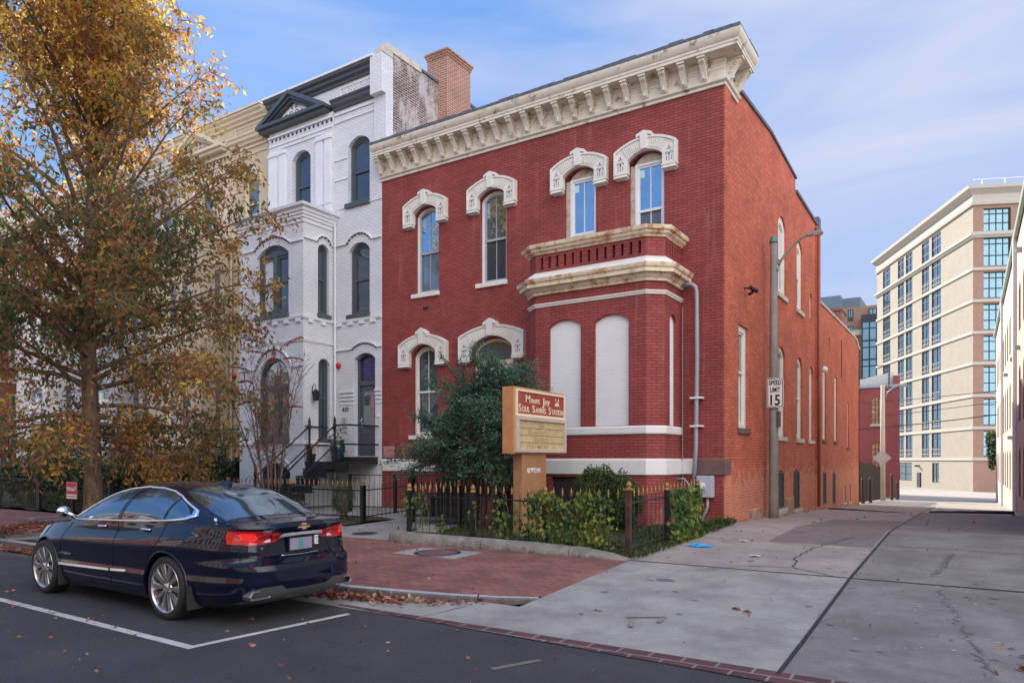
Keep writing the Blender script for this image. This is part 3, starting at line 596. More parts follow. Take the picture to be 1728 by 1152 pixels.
# small stickers seen on the left panes
hood(FF, -13.94, -12.20, 4.38, 4.52, 5.05, 5.32, 4.83, 5.03, .385, 5.49)
hood(FF, -11.76, -9.66, 4.36, 4.48, 5.10, 5.34, 4.76, 5.05, .37, 5.52, kw=.21)
window(rh, FF, G1[0], G1[1], *G1[2:], rail=3.7, gu=GDRK, gl=GDRK, wd=-.14, fm=TRIM); sill(rh, FF, G1[0]-.1, G1[1]+.08, 2.33, 2.45)
# front door under the wide hood
d = MB(); po = archpoly(*G2); pi = archpoly(G2[0]+.09, G2[1]-.09, G2[2], G2[3], G2[4]-.09); d.ring(FF, po, pi, -.2, -.12); d.fbox(FF, G2[0]+.09, G2[1]-.09, 4.28, 4.42, -.2, -.1)
ff = d.build('door_frame', mat('cream_frame', (.62, .52, .38), .5), rh, bevel=.005)
d = MB(); d.fbox(FF, G2[0]+.09, G2[1]-.09, 1.8, 4.28, -.22, -.16)
for k in range(2):
    x0 = G2[0]+.16+k*.6
    d.ring(FF, [(x0, 2.9), (x0+.48, 2.9), (x0+.48, 4.1), (x0, 4.1)], [(x0+.05, 2.95), (x0+.43, 2.95), (x0+.43, 4.05), (x0+.05, 4.05)], -.16, -.145); d.ring(FF, [(x0, 2.0), (x0+.48, 2.0), (x0+.48, 2.75), (x0, 2.75)], [(x0+.05, 2.05), (x0+.43, 2.05), (x0+.43, 2.7), (x0+.05, 2.7)], -.16, -.145)
dd = d.build('door', WTRIM, rh); h_ = MB(); h_.lathe(FF(-10.7, 2.85, -.14), [(.03, 0), (.03, .04)], axis=(0, -1, 0)); h_.build('door_handle', GOLD, dd)
d = MB(); d.fprism(FF, archpoly(G2[0]+.09, G2[1]-.09, 4.42, 4.68, 4.93), -.19, -.17, back=False); d.build('transom_glass', GMID, rh)
# vent, plaque, camera
d = MB(); d.fbox(FF, -13.12, -12.92, 6.02, 6.10, -.02, .004); d.build('air_vent', DARK, rh)
d = MB(); d.fbox(FF, -14.62, -14.2, 1.82, 2.15, 0, .02); d.build('faded_plaque', mat('pink_plaque', (.50, .22, .20), .7, var=.2, scale=8), rh, bevel=.004)
# ---- cornice
cn = MB(); PTH = [(-14.72, 15.7), (-4.55, 15.7), (-4.55, 16.7)]
cn.sweep(PTH, [(0, 10.0), (.05, 10.0), (.06, 10.05), (.03, 10.06), (.10, 10.09), (.11, 10.13), (0, 10.14)])
cn.sweep(PTH, [(0, 10.142), (.03, 10.142), (.03, 10.36), (.045, 10.37), (.045, 10.40), (.03, 10.41), (.03, 10.50), (.06, 10.52), (.06, 10.60), (0, 10.60)])
cn.sweep(PTH, [(-.3, 10.603), (.41, 10.603), (.41, 10.66), (.43, 10.68), (.43, 10.72), (.405, 10.725), (.46, 10.76), (.50, 10.84), (.51, 10.88), (.51, 10.91), (-.3, 10.91)])
co = cn.build('cornice', CORN, rh, autosmooth=35, bevel=.004)
sl_ = MB()
x = -14.74
while x < -4.05:
    l = random.uniform(.18, .5); h = random.uniform(.045, .075); x1 = min(x+l, -4.05); sl_.box(x, x1-.006, 15.18, 15.9, 10.912, 10.93+h); x = x1
y = 15.92
while y < 16.7: l = random.uniform(.15, .4); y1 = min(y+l, 16.7); sl_.box(-4.5, -4.04, y, y1-.01, 10.912, 10.95+random.uniform(0, .04)); y = y1
sl_.build('slate_capping', SLATE, co)
def bracket(fr, a, wd_=.135, pr=.37, z0=10.14, z1=10.60):
    m = MB(); pf = [(.03, z0), (.10, z0+.01), (.13, z0+.04), (.17, z0+.12), (.23, z0+.22), (.29, z0+.30), (pr-.03, z0+.335), (pr-.015, z0+.35), (pr-.02, z1-.05), (.03, z1-.05)]
    pts0 = [fr(a-wd_/2, z, w_) for w_, z in pf]; pts1 = [fr(a+wd_/2, z, w_) for w_, z in pf]; n = len(pf)
    m.add(pts0+pts1, [(i, (i+1) % n, n+(i+1) % n, n+i) for i in range(n)]+[tuple(range(n-1, -1, -1)), tuple(range(n, 2*n))])
    m.fbox(fr, a-wd_/2-.02, a+wd_/2+.02, z1-.05, z1-.002, .03, pr+.02)
    m.fbox(fr, a-.018, a+.018, z0+.04, z0+.34, .05, .19)
    b = m.build('bracket', CORN, co, bevel=.005)
    o = MB()
    for s in (-1, 1): o.tube([fr(a+s*.03+.015*math.cos(t), z1-.10+.02*math.sin(t), pr-.016) for t in np.linspace(0, 1.5*PI, 7)], .005, n=4)
    for s in (-1, 1):
        for (w_, z, r) in ((.22, z1-.14, .035), (.14, z1-.22, .03), (.10, z1-.32, .022)): o.tube([fr(a+s*(wd_/2+.001), z+r*math.sin(t), w_+r*math.cos(t)) for t in np.linspace(0, 1.6*PI, 8)], .005, n=4)
    o.build('bracket_scroll', mat('scroll_shadow', (.18, .12, .08), .8), b) if False else None
    o2 = o; me = o2.build('carved_scroll', mat('scroll_shade_dark', (.20, .14, .10), .8), co)  # dark tubes paint in the shade of the carved bracket scrolls
for i in range(22): bracket(FF, -14.62+i*.4605)
bracket(Fr((-4.55, 0), (0, 1), (1, 0)), 15.86); bracket(Fr((-4.55, 0), (0, 1), (1, 0)), 16.5)
# ---- bay
bc = -7.22; BY = 14.4
BP = [(bc-1.70, 15.7), (bc-1.70, 14.67), (bc-1.38, BY), (bc+1.38, BY), (bc+1.70, 14.67), (bc+1.70, 15.7)]
BFf = Fr((0, BY), (1, 0), (0, -1)); BSf = Fr((bc+1.70, 0), (0, 1), (1, 0)); BSl = Fr((bc-1.70, 0), (0, -1), (-1, 0))
pan = [(bc-1.02, bc-.19), (bc+.15, bc+.98)]
w = MB()
w.wall(BFf, [(bc-1.38, -.1), (bc+1.38, -.1), (bc+1.38, 6.14), (bc-1.38, 6.14)], [archpoly(a, b, 2.5, 4.82, 4.97) for a, b in pan]+[[(bc-.95, .45), (bc-.15, .45), (bc-.15, 1.36), (bc-.95, 1.36)]], depth=.09)
w.wall(BSf, [(14.67, -.1), (15.7, -.1), (15.7, 6.14), (14.67, 6.14)], [archpoly(14.98, 15.42, 2.5, 4.82, 4.97)], depth=.09)
w.wall(BSl, [(-15.7, -.1), (-14.67, -.1), (-14.67, 6.14), (-15.7, 6.14)], [], depth=.09)
for k in (1, 3):
    (x0, y0), (x1, y1) = BP[k], BP[k+1]; w.add([(x0, y0, -.1), (x1, y1, -.1), (x1, y1, 6.14), (x0, y0, 6.14)], [(0, 1, 2, 3)])
w.sweep(BP, [(-.001, 4.98), (.025, 4.98), (.025, 5.30), (-.001, 5.30)]) if False else None
bw_ = w.build('bay_wall', RED, rh)
w = MB()
for a, b in pan: w.fprism(BFf, archpoly(a-.01, b+.01, 2.49, 4.82, 4.97), -.10, -.08, back=False)
w.fprism(BSf, archpoly(14.97, 15.43, 2.49, 4.82, 4.97), -.10, -.08, back=False); w.build('blind_window_panel', WPAN, rh)
w = MB(); w.fbox(BFf, bc-.94, bc-.16, .46, 1.35, -.12, -.08); w.build('basement_window', mat('dark_board', (.035, .028, .025), .7, var=.3, scale=8), rh)
ch = lambda p: p
w = MB(); w.sweep(BP, [(0, 2.31), (.035, 2.31), (.045, 2.34), (.045, 2.46), (.02, 2.49), (0, 2.49)]); w.sweep(BP, [(0, 1.41), (.05, 1.43), (.05, 1.74), (0, 1.78)]); w.build('stone_band', mat('white_stone_band', (.7, .7, .7)), rh, bevel=.004)
w = MB(); w.sweep(BP, [(0, 5.31), (.03, 5.32), (.03, 5.35), (.05, 5.36), (.06, 5.40), (0, 5.41)]); w.build('string_course', TRIM, rh)
w = MB(); w.sweep(BP, [(0, 5.60), (.05, 5.60), (.06, 5.65), (.13, 5.70), (.15, 5.74), (.24, 5.75), (.24, 5.84), (.27, 5.85), (.30, 5.91), (.30, 5.94), (0, 5.96)]); w.build('bay_cornice', RUST, rh, autosmooth=35)
w = MB(); w.sweep(BP, [(0, 5.965), (.21, 5.965), (.18, 6.02), (.02, 6.13), (0, 6.13)]); w.build('sloping_ledge', TRIM, rh)
w = MB()
sl0 = [(bc-1.24+.2035*k, bc-1.24+.2035*k+.065) for k in range(13)]
w.wall(BFf, [(bc-1.38, 6.13), (bc+1.38, 6.13), (bc+1.38, 6.55), (bc-1.38, 6.55)], [[(a, 6.21), (b, 6.21), (b, 6.48), (a, 6.48)] for a, b in sl0], depth=.11)
w.wall(BSf, [(14.67, 6.13), (15.7, 6.13), (15.7, 6.55), (14.67, 6.55)], [[(a, 6.21), (a+.065, 6.21), (a+.065, 6.48), (a, 6.48)] for a in (14.78, 14.95, 15.12, 15.29, 15.46)], depth=.11)
for k in (1, 3):
    (x0, y0), (x1, y1) = BP[k], BP[k+1]; w.add([(x0, y0, 6.13), (x1, y1, 6.13), (x1, y1, 6.55), (x0, y0, 6.55)], [(0, 1, 2, 3)])
w.build('bay_parapet', RED, rh)
w = MB(); w.fbox(BFf, bc-1.37, bc+1.37, 6.14, 6.5, -.3, -.115); w.fbox(BSf, 14.7, 15.6, 6.14, 6.5, -.3, -.115); w.build('parapet_shadow_core', DARK, rh)  # near-black filler behind the slots stands in for their shade
w = MB(); w.sweep(BP, [(-.25, 6.552), (.03, 6.552), (.04, 6.58), (.11, 6.62), (.12, 6.67), (.17, 6.68), (.19, 6.73), (.19, 6.76), (-.25, 6.77)]); w.build('parapet_capping', RUST, rh, autosmooth=35)
# downpipe and electric meter
w = MB(); w.tube([(-5.42, 15.55, 5.66), (-5.3, 15.52, 5.68), (-5.2, 15.52, 5.66), (-5.13, 15.53, 5.60), (-5.11, 15.55, 5.48), (-5.10, 15.56, 4.0), (-5.13, 15.56, 2.0), (-5.2, 15.55, .9)], .05, n=10); w.build('downpipe', PIPEG, rh, smooth=True)
w = MB()
for z in (3.13, 2.5): w.box(-5.25, -4.98, 15.49, 15.69, z-.02, z+.02)
w.build('pipe_clip', WTRIM, rh, bevel=.006)
w = MB(); w.tube([(-5.47, 15.66, 5.2), (-5.47, 15.66, .6)], .012, n=6); w.build('cable', PIPEG, rh)
w = MB(); w.box(-5.10, -4.75, 15.50, 15.70, .92, 1.40); mt_ = w.build('electric_meter', mat('meter_grey', (.42, .45, .52), .5, var=.05), rh, bevel=.01)
w = MB(); w.lathe((-4.98, 15.50, 1.17), [(.085, 0), (.085, .03), (.07, .035), (.065, .09), (.03, .10)], n=20, axis=(0, -1, 0)); w.build('meter_dial', mat('dial_glass', (.6, .6, .55), .2), mt_, smooth=False)
w = MB(); w.tube([(-4.88, 15.6, .93), (-4.88, 15.6, .7), (-4.98, 15.58, .45), (-5.0, 15.58, .3)], .035); w.tube([(-5.6, 15.45, 1.2), (-5.5, 15.4, 1.33), (-5.35, 15.4, 1.33), (-5.25, 15.45, 1.2), (-5.22, 15.5, 1.05)], .022); w.build('conduit', PIPEG, mt_, smooth=True)
w = MB(); w.tube([SF(17.4, 5.88, 0), SF(17.4, 5.84, .2)], .022); w.tube([SF(17.28, 5.84, .18), SF(17.55, 5.80, .26)], .05); w.tube([SF(17.4, 5.7, .1), SF(17.4, 5.78, .24)], .035); w.build('security_camera', IRON, rh)
# side windows
for h in side_up[:2]: 
    window(rh, SF, *h, wd=-.05, ft=.2, munt=False, gu=BLIND, gl=BLIND, fm=TRIM); sill(rh, SF, h[0]-.1, h[1]+.1, h[2]-.13, h[2], .06, STONE)
h = side_up[2]; w = MB(); w.fprism(SF, archpoly(h[0], h[1], h[2], h[3], h[4]), -.1, -.06); w.build('blocked_window', TRIM, rh)
for h in side_dn:
    window(rh, SF, *h, wd=-.06, ft=.14, munt=False, gu=GMID, gl=BLIND, fm=TRIM); sill(rh, SF, h[0]-.1, h[1]+.12, h[2]-.13, h[2], .05, STONE if h[0] > 18 else BST)
def grille(fr, a0, a1, z0, z1, root, w_=.02):
    m = MB(); m.fbox(fr, a0, a1, z0, z1, -.2, -.12, 1)
    m.ring(fr, [(a0, z0), (a1, z0), (a1, z1), (a0, z1)], [(a0+.04, z0+.04), (a1-.04, z0+.04), (a1-.04, z1-.04), (a0+.04, z1-.04)], -.03, .02)
    n = 7
    for i in range(1, n):
        a = a0+(a1-a0)*i/n; m.tube([fr(a, z0+.02, w_), fr(a, z1-.02, w_)], .008, n=4)
    for k in range(4):
        z = z0+(z1-z0)*k/4; m.tube([fr(a0+.03, z+.02, w_+.01), fr((a0+a1)/2, z+(z1-z0)/4, w_+.01), fr(a1-.03, z+.02, w_+.01)], .007, n=4)
    return m.build('window_grille', [mat('grille_grey', (.10, .10, .105), .5), DARK], root)
for h in side_bs: grille(SF, h[0]+.03, h[1]-.03, h[2]+.02, h[4]-.04, rh); sill(rh, SF, h[0]-.06, h[1]+.06, h[2]-.16, h[2], .1, STONE)
w = MB(); w.fbox(SF, 21.78, 23.06, gz(22)-.1, .62, -.02, .03); w.fbox(SF, 17.6, 19.2, gz(18)-.1, .52, -.02, .03); w.build('cement_patch', mat('cement_patch', (.40, .25, .18), .9, var=.25, scale=3, col2=(.3, .12, .08), thr=(.5, .6), bump=.4), rh, bevel=.02)
w = MB(); w.tube([SF(26.95, 9.9, .1), SF(26.95, gz(27)+.1, .1)], .05, n=8); w.build('rear_downpipe', mat('rusty_pipe', (.28, .09, .07), .6, var=.2), rh, smooth=True)
# rear wing
RF = Fr((-4.552, 0), (0, 1), (1, 0))
wing_w = [(28.3, 29.05, 2.5, 5.1), (31.0, 31.75, 2.5, 5.1), (34.6, 35.1, 2.3, 4.3), (29.6, 30.0, 5.95, 6.45)]
wing_b = [(28.4, 29.0, .1, 1.3), (30.6, 31.2, 0.0, 1.25), (33.6, 34.2, -.1, .62), (35.2, 35.8, -.15, .6)]
w = MB(); w.wall(RF, [(27.3, -.9), (38.7, -.9), (38.7, 7.15), (38.2, 7.2), (37.6, 7.45), (36.5, 7.5), (27.3, 7.42)], [[(a, z0), (b, z0), (b, z1), (a, z1)] for a, b, z0, z1 in wing_w+wing_b], depth=.2)
w.box(-13, -4.9, 27.3, 38.5, -.9, 7.3); w.box(-13, -4.552, 38.5, 38.7, -.9, 7.15)
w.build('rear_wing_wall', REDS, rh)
w = MB(); w.fprism(RF, [(27.3, 7.425), (36.5, 7.505), (37.6, 7.455), (38.2, 7.205), (38.75, 7.155), (38.75, 7.22), (38.25, 7.28), (37.65, 7.53), (36.5, 7.58), (27.3, 7.5)], -.35, .05); w.build('wing_coping', STONE, rh)
for a, b, z0, z1 in wing_w[:3]:
    window(rh, RF, a, b, z0, z1, z1, wd=-.05, ft=.16, munt=False, gu=GMID, gl=BLIND, fm=TRIM); sill(rh, RF, a-.08, b+.08, z0-.12, z0, .05, BST)
w = MB(); a, b, z0, z1 = wing_w[3]; w.fbox(RF, a, b, z0, z1, -.1, -.06); w.build('blocked_window', TRIM, rh)
for a, b, z0, z1 in wing_b[:2]: grille(RF, a, b, z0, z1, rh)
for a, b, z0, z1 in wing_b[2:]: window(rh, RF, a, b, z0, z1, z1, wd=-.06, ft=.07, munt=False); sill(rh, RF, a-.06, b+.06, z0-.1, z0, .04, STONE)
w = MB(); w.fbox(RF, 32.8, 32.95, 5.2, 6.8, -.0, .03); w.build('iron_strap', mat('rusty_strap', (.2, .06, .045), .7), rh)
w = MB(); w.box(-5.4, -4.68, 33.9, 35.4, 7.3, 8.4); w.box(-5.44, -4.64, 33.85, 35.45, 8.27, 8.41); w.build('chimney', brick('dark_red_brick', (.22, .06, .045), (.15, .045, .035), (.3, .25, .22), ms=.012, var=.3), rh)
w = MB(); w.lathe(RF(27.4, 5.0, .12), [(.03, 0), (.12, .05), (.1, .16), (.04, .2)], n=10, axis=(1, 0, -.3)); w.build('wall_light', WTRIM, rh)
# iron steps up to the front door
st = thing('iron_steps', 'black iron steps with balustrade rising to the front door of the red house', 'steps', (-10.1, 14, .3))
w = MB()
for i in range(6):
    y = 12.85+i*.27; z = .42+i*.215; w.box(-11.0, -9.35, y, y+.30, z, z+.04); w.box(-11.0, -9.35, y+.28, y+.30, z, z+.21)
w.box(-11.6, -9.35, 14.45, 15.69, 1.66, 1.74); w.box(-11.6, -9.35, 14.45, 14.5, 1.4, 1.66); w.build('treads', IRON, st)
w = MB()
for x in (-11.02, -9.33):
    for i in range(22):
        y = 12.9+i*.073*1; z = .45+(y-12.85)/.27*.215
        if i % 1 == 0: w.tube([(x, y, z), (x, y, z+.85)], .012, n=4)
    w.tube([(x, 12.85, 1.32), (x, 14.47, 2.62)], .025, n=6); w.tube([(x, 12.85, .5), (x, 14.47, 1.75)], .02, n=4)
    for y in np.arange(14.5, 15.7, .1): w.tube([(x, y, 1.74), (x, y, 2.62)], .012, n=4)
    w.tube([(x, 14.47, 2.64), (x, 15.68, 2.64)], .025)
for x in np.arange(-9.3, -8.9, .1): w.tube([(x, 14.6, 1.74), (x, 14.6, 2.62)], .012, n=4)
w.build('balustrade', IRON, st)
for x in (-11.02, -9.33):
    w = MB(); w.box(x-.06, x+.06, 12.72, 12.84, .3, 1.35); w.lathe((x, 12.78, 1.35), [(.08, 0), (.05, .04), (.075, .1), (.06, .16), (.02, .2)], n=8); w.build('newel_post', IRON, st)
# ================================================================ row houses with bays
def arcband(mb, fr, aL, a0, a1, aR, zs, zp, t, w0, w1, m=0, n=14):
    ar = arc(a0, a1, zs, zp, n); lo = ([(aL, zs)] if aL < a0 else [])+ar+([(aR, zs)] if aR > a1 else [])
    ar2 = arc(a0, a1, zs+t, zp+t, n); hi = ([(aL, zs+t)] if aL < a0 else [])+ar2+([(aR, zs+t)] if aR > a1 else [])
    mb.fprism(fr, lo+hi[::-1], w0, w1)
def dentils(mb, fr, a0, a1, zs, zp, n, s=.035, w0=.0, w1=.05):
    for k in range(n):
        t = (k+.5)/n; ar = arc(a0, a1, zs, zp, 40); p = ar[int(t*40)]; mb.fbox(fr, p[0]-s/2, p[0]+s/2, p[1]-s, p[1], w0, w1)
def rowhouse(R, label, wall, trim, wtrim, det=2, sillm=None, glu=None, hoodm=None, doorm=None, cat='house', group=None, flat=True, rail=True):
    X = lambda x: x+R+14.7
    h = thing('row_house', label, cat, (R-2.5, 15.7, .3), group)
    F = Fr((0, 15.7), (1, 0), (0, -1)); B = Fr((0, 14.46), (1, 0), (0, -1)); SR = Fr((R-2.0, 0), (0, 1), (1, 0)); SL = Fr((R-5.0, 0), (0, -1), (-1, 0)); C = Fr((0, 15.6), (1, 0), (0, -1))
    glu = glu or GDRK; sillm = sillm or trim; doorm = doorm or trim
    wB = (X(-16.1), X(-15.2), 9.62, 11.38, 11.62); w2 = (X(-16.07), X(-15.2), 6.18, 8.14, 8.38); dr = (X(-15.84), X(-14.98), 1.86, 4.82, 4.99)
    wA = (X(-18.55), X(-17.68), 9.55, 11.46, 11.72); b2 = (X(-18.84), X(-17.36), 6.22, 8.06, 8.36); b1 = (X(-18.80), X(-17.33), 2.36, 4.25, 4.90); bb = (X(-18.74), X(-17.28), .5, 1.35, 1.66)
    s2 = (15.02, 15.47, 6.22, 8.16, 8.36); s1 = (15.04, 15.5, 2.4, 4.66, 4.86)
    top = 13.6; xr = R+.25 if det > 1 else R
    w = MB(); w.wall(F, [(R-5.14, -.2), (R-.001, -.2), (R-.001, 10.6), (xr, 10.6), (xr, top), (R-5.14, top)], [archpoly(*q) for q in (wB, w2, dr)]+[[(wA[0]-.1, 9.5), (wA[1]+.1, 9.5), (wA[1]+.1, 11.8), (wA[0]-.1, 11.8)]], depth=.25)
    w.wall(C, [(R-5.0, 9.3), (R-1.98, 9.3), (R-1.98, 12.6), (R-5.0, 12.6)], [archpoly(*wA)], depth=.3); w.fbox(C, R-5.0, R-4.999, 9.3, 12.6, -.1, 0); w.fbox(C, R-1.981, R-1.98, 9.3, 12.6, -.1, 0)
    w.box(R-5.14, R-.3, 16.04, 27, -.5, 13.4); w.build('front_wall', wall, h)
    w = MB(); w.wall(B, [(R-5.0, -.3), (R-2.0, -.3), (R-2.0, 9.0), (R-5.0, 9.0)], [archpoly(*q) for q in (b2, b1, bb)], depth=.22)
    w.wall(SR, [(14.46, -.3), (15.7, -.3), (15.7, 9.0), (14.46, 9.0)], [archpoly(*q) for q in (s2, s1)], depth=.22)
    w.wall(SL, [(-15.7, -.3), (-14.46, -.3), (-14.46, 9.0), (-15.7, 9.0)], [], depth=.2); w.build('bay_wall', wall, h)
    BPa = [(R-5.0, 15.7), (R-5.0, 14.46), (R-2.0, 14.46), (R-2.0, 15.7)]
    w = MB(); w.sweep(BPa, [(0, 8.86), (.03, 8.86), (.03, 8.98), (.07, 8.98), (.07, 9.07), (.11, 9.07), (.11, 9.16), (.15, 9.16), (.15, 9.26), (.24, 9.28), (.26, 9.36), (-.2, 9.40), (-.2, 8.9)]); w.box(R-4.9, R-2.1, 14.6, 15.6, 9.3, 9.38)
    w.build('bay_cornice', wtrim, h, bevel=.004)
    w = MB(); w.sweep(BPa, [(0, 5.98), (.05, 5.98), (.07, 6.06), (0, 6.08)]); w.sweep(BPa, [(0, 5.30), (.03, 5.30), (.045, 5.36), (0, 5.37)]); w.sweep(BPa, [(0, 2.2), (.05, 2.22), (.05, 2.30), (0, 2.32)])
    w.sweep([(R-1.99, 15.7), (R-.01, 15.7)], [(0, 5.98), (.05, 5.98), (.07, 6.06), (0, 6.08)])
    for k in range(6): w.fbox(B, R-4.9+k*.52, R-4.7+k*.52, 5.88, 5.98, 0, .06)
    for k in range(2): w.fbox(SR, 14.62+k*.5, 14.8+k*.5, 5.88, 5.98, 0, .06)
    for k in range(4): w.fbox(F, R-1.85+k*.47, R-1.65+k*.47, 5.88, 5.98, 0, .06)
    arcband(w, B, R-5.0, b2[0]-.12, b2[1]+.12, R-2.0, 8.30, 8.62, .05, 0, .06); arcband(w, SR, 14.46, s2[0]-.08, s2[1]+.08, 15.69, 8.38, 8.60, .05, 0, .06); arcband(w, F, R-1.99, w2[0]-.1, w2[1]+.1, R-.01, 8.38, 8.66, .05, 0, .06)
    arcband(w, B, R-5.0, b1[0]-.12, b1[1]+.12, R-2.0, 4.55, 5.16, .05, 0, .06); arcband(w, F, R-1.99, dr[0]-.12, dr[1]+.1, R-.01, 5.12, 5.30, .05, 0, .06); arcband(w, B, b1[0]-.1, b1[0]-.1, b1[1]+.1, b1[1]+.1, 1.5, 1.88, .04, 0, .04)
    w.fbox(F, R-1.98, wB[0]-.02, 10.42, 10.47, 0, .03); w.fbox(F, R-1.98, wB[0]-.02, 11.05, 11.10, 0, .03); w.fbox(F, R-1.98, R-.0, 9.52, 9.56, 0, .03)
    w.fbox(F, R-1.96, R-.05, 12.22, 12.27, 0, .04); w.fbox(F, R-1.96, R-.05, 12.45, 12.5, 0, .05); w.fbox(C, R-5.0, R-1.98, 12.40, 12.46, 0, .06); w.fbox(C, R-5.0, R-1.98, 12.12, 12.16, 0, .03)
    # pilaster strips on the upper storey
    for a0, a1 in ((-19.68, -19.3), (-19.15, -18.85), (-17.4, -17.1), (-17.0, -16.72)):
        w.fbox(C, X(a0), X(a1), 9.4, 11.95, 0, .05); w.fbox(C, X(a0)-.03, X(a1)+.03, 11.78, 11.86, 0, .085); w.fbox(C, X(a0)-.02, X(a1)+.02, 9.75, 9.80, 0, .075)
    w.fbox(C, X(-19.1), X(-17.15), 11.98, 12.02, 0, .04)
    # brick quoin steps beside the door
    for k in range(4):
        z = 3.45+k*.12; w.fbox(F, dr[0]-.62, dr[0]-.02, z, z+.06, 0, .02+.012*k); w.fbox(F, dr[1]+.01, R-.02, z, z+.06, 0, .02+.012*k)
    w.build('string_course', wtrim, h, bevel=.003)
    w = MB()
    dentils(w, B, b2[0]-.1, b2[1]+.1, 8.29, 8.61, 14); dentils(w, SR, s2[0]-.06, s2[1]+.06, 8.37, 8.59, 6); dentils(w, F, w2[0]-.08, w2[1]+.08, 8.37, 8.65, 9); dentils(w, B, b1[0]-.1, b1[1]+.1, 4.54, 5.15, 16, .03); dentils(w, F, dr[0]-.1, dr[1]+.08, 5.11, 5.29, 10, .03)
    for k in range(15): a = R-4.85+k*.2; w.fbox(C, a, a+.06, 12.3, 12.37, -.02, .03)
    w.build('dentil_shadow', mat('dentil_shade_dark', (.04, .04, .045), .9), h)  # dark blocks stand in for the shade between the dentils
    # cornices
    w = MB(); w.sweep([(R-5.1, 15.7), (R-.12, 15.7)], [(0, 13.36), (.06, 13.37), (.08, 13.43), (.16, 13.48), (.18, 13.55), (.26, 13.60), (.28, 13.66), (-.1, 13.67), (-.1, 13.36)]); w.build('cornice', trim, h, autosmooth=30)
    w = MB(); w.box(R-5.12, R-.1, 15.38, 15.9, 13.672, 13.74); w.build('roof_edge', WTRIM if trim is GTRIM else trim, h, bevel=.006)
    w = MB(); w.sweep([(R-1.99, 15.7), (R-.22, 15.7)], [(0, 12.60), (.06, 12.61), (.09, 12.68), (.17, 12.72), (.19, 12.80), (.24, 12.84), (.24, 12.88), (0, 12.90)]); w.build('lower_cornice', trim, h, autosmooth=30)
    pc = X(-18.42)
    if det > 1:
        w = MB(); w.box(R-.22, R+.25, 15.42, 15.9, 12.55, 13.7); w.box(R-.22, R+.25, 15.6, 15.9, 10.6, 12.55); w.build('end_pier', wall, h)
        w = MB(); w.box(R-.02, R+.27, 15.62, 17.2, 13.86, 14.05); w.box(R-.0, R+.27, 15.42, 15.9, 13.7, 13.86); w.build('pier_cap', STONE, h, bevel=.01)
        w = MB(); w.box(R-.3, R+.24, 15.9, 26.5, 9.5, 13.92); w.build('party_wall', OLD, h); w = MB(); w.box(R-.3, R+.28, 17.2, 26.5, 13.92, 14.0); w.build('wall_coping', SLATE, h)
        w = MB(); w.box(R-.2, R+.62, 18.05, 19.3, 10, 14.72); 
        for k in range(3): w.box(R-.22-.03*k, R+.64+.03*k, 18.03-.03*k, 19.32+.03*k, 14.72+k*.075, 14.795+k*.075)
        w.build('chimney', CHIM, h)
    # triangular gable
    tri = [(X(-20.02), 12.66), (X(-16.76), 12.66), (X(-16.76), 12.80), (pc, 13.62), (X(-20.02), 12.80)]
    w = MB(); t_in = [(X(-19.42), 12.82), (X(-17.35), 12.82), (pc, 13.35)]
    def rake(d, w0, w1): 
        o = [(X(-20.02)+d*1.3, 12.80+d*.2), (pc, 13.64-d), (X(-16.76)-d*1.3, 12.80+d*.2)]; i = [(o[0][0]+.3, o[0][1]-.0), (pc, o[1][1]-.14), (o[2][0]-.3, o[2][1]-.0)]
        w.fprism(C, [o[0], i[0], i[1], i[2], o[2], o[1]], w0, w1)
    rake(0, -.1, .32); rake(.10, -.1, .24); rake(.19, -.1, .16)
    w.fprism(C, [(X(-20.02), 12.70), (X(-16.76), 12.70), (X(-16.76), 12.80), (X(-20.02), 12.80)], -.1, .32); w.fprism(C, [(X(-19.95), 12.60), (X(-16.82), 12.60), (X(-16.82), 12.70), (X(-19.95), 12.70)], -.1, .22)
    gb = w.build('gable', trim, h, bevel=.004)
    w = MB(); w.fprism(C, [(X(-19.4), 12.8), (X(-17.4), 12.8), (pc, 13.36)], -.09, .03, back=False); w.build('gable_panel', wtrim, gb)
    w = MB()
    for s in (-1, 1):
        for k, (dx, z, r) in enumerate(((.13, 12.98, .10), (.36, 12.95, .085), (.56, 12.91, .06), (.10, 13.18, .06), (.72, 12.88, .04))):
            w.tube([C(pc+s*(dx+r*math.cos(t)*(1-t/12)), z+r*math.sin(t)*(1-t/12), .035) for t in np.linspace(0, 2.2*PI, 14)], .014, n=4)
        w.tube([C(pc, 12.86, .035), C(pc+s*.8, 12.85, .035)], .012, n=4)
    w.build('gable_scrollwork', mat('dark_scroll', (.08, .10, .12), .6), gb)
    if det > 0:
        w = MB(); w.ring(F, [(X(-16.45), 12.98), (X(-15.1), 12.98), (X(-15.1), 13.27), (X(-16.45), 13.27)], [(X(-16.41), 13.01), (X(-15.14), 13.01), (X(-15.14), 13.24), (X(-16.41), 13.24)], 0, .03)
        for k in range(5):
            a = X(-16.27)+k*.25
            for dz, da in ((.06, 0), (-.06, 0), (0, .06), (0, -.06)): w.lathe(F(a+da, 13.125+dz, 0), [(.03, 0), (.02, .035)], n=6, axis=(0, -1, 0))
            w.fbox(F, a+.115, a+.13, 13.01, 13.24, 0, .025)
        w.build('frieze_panel', wtrim, h)
    # windows
    fk = dict(fm=trim, gu=glu, gl=glu, munt=False, sash=.06)
    window(h, F, *wB, wd=-.12, ft=.09, **fk); sill(h, F, wB[0]-.1, wB[1]+.02, 9.48, 9.62, .08, sillm)
    window(h, C, *wA, wd=-.14, ft=.09, **fk); window(h, F, *w2, wd=-.12, ft=.09, **fk); sill(h, F, w2[0]-.08, w2[1]+.02, 6.08, 6.2, .06, sillm)
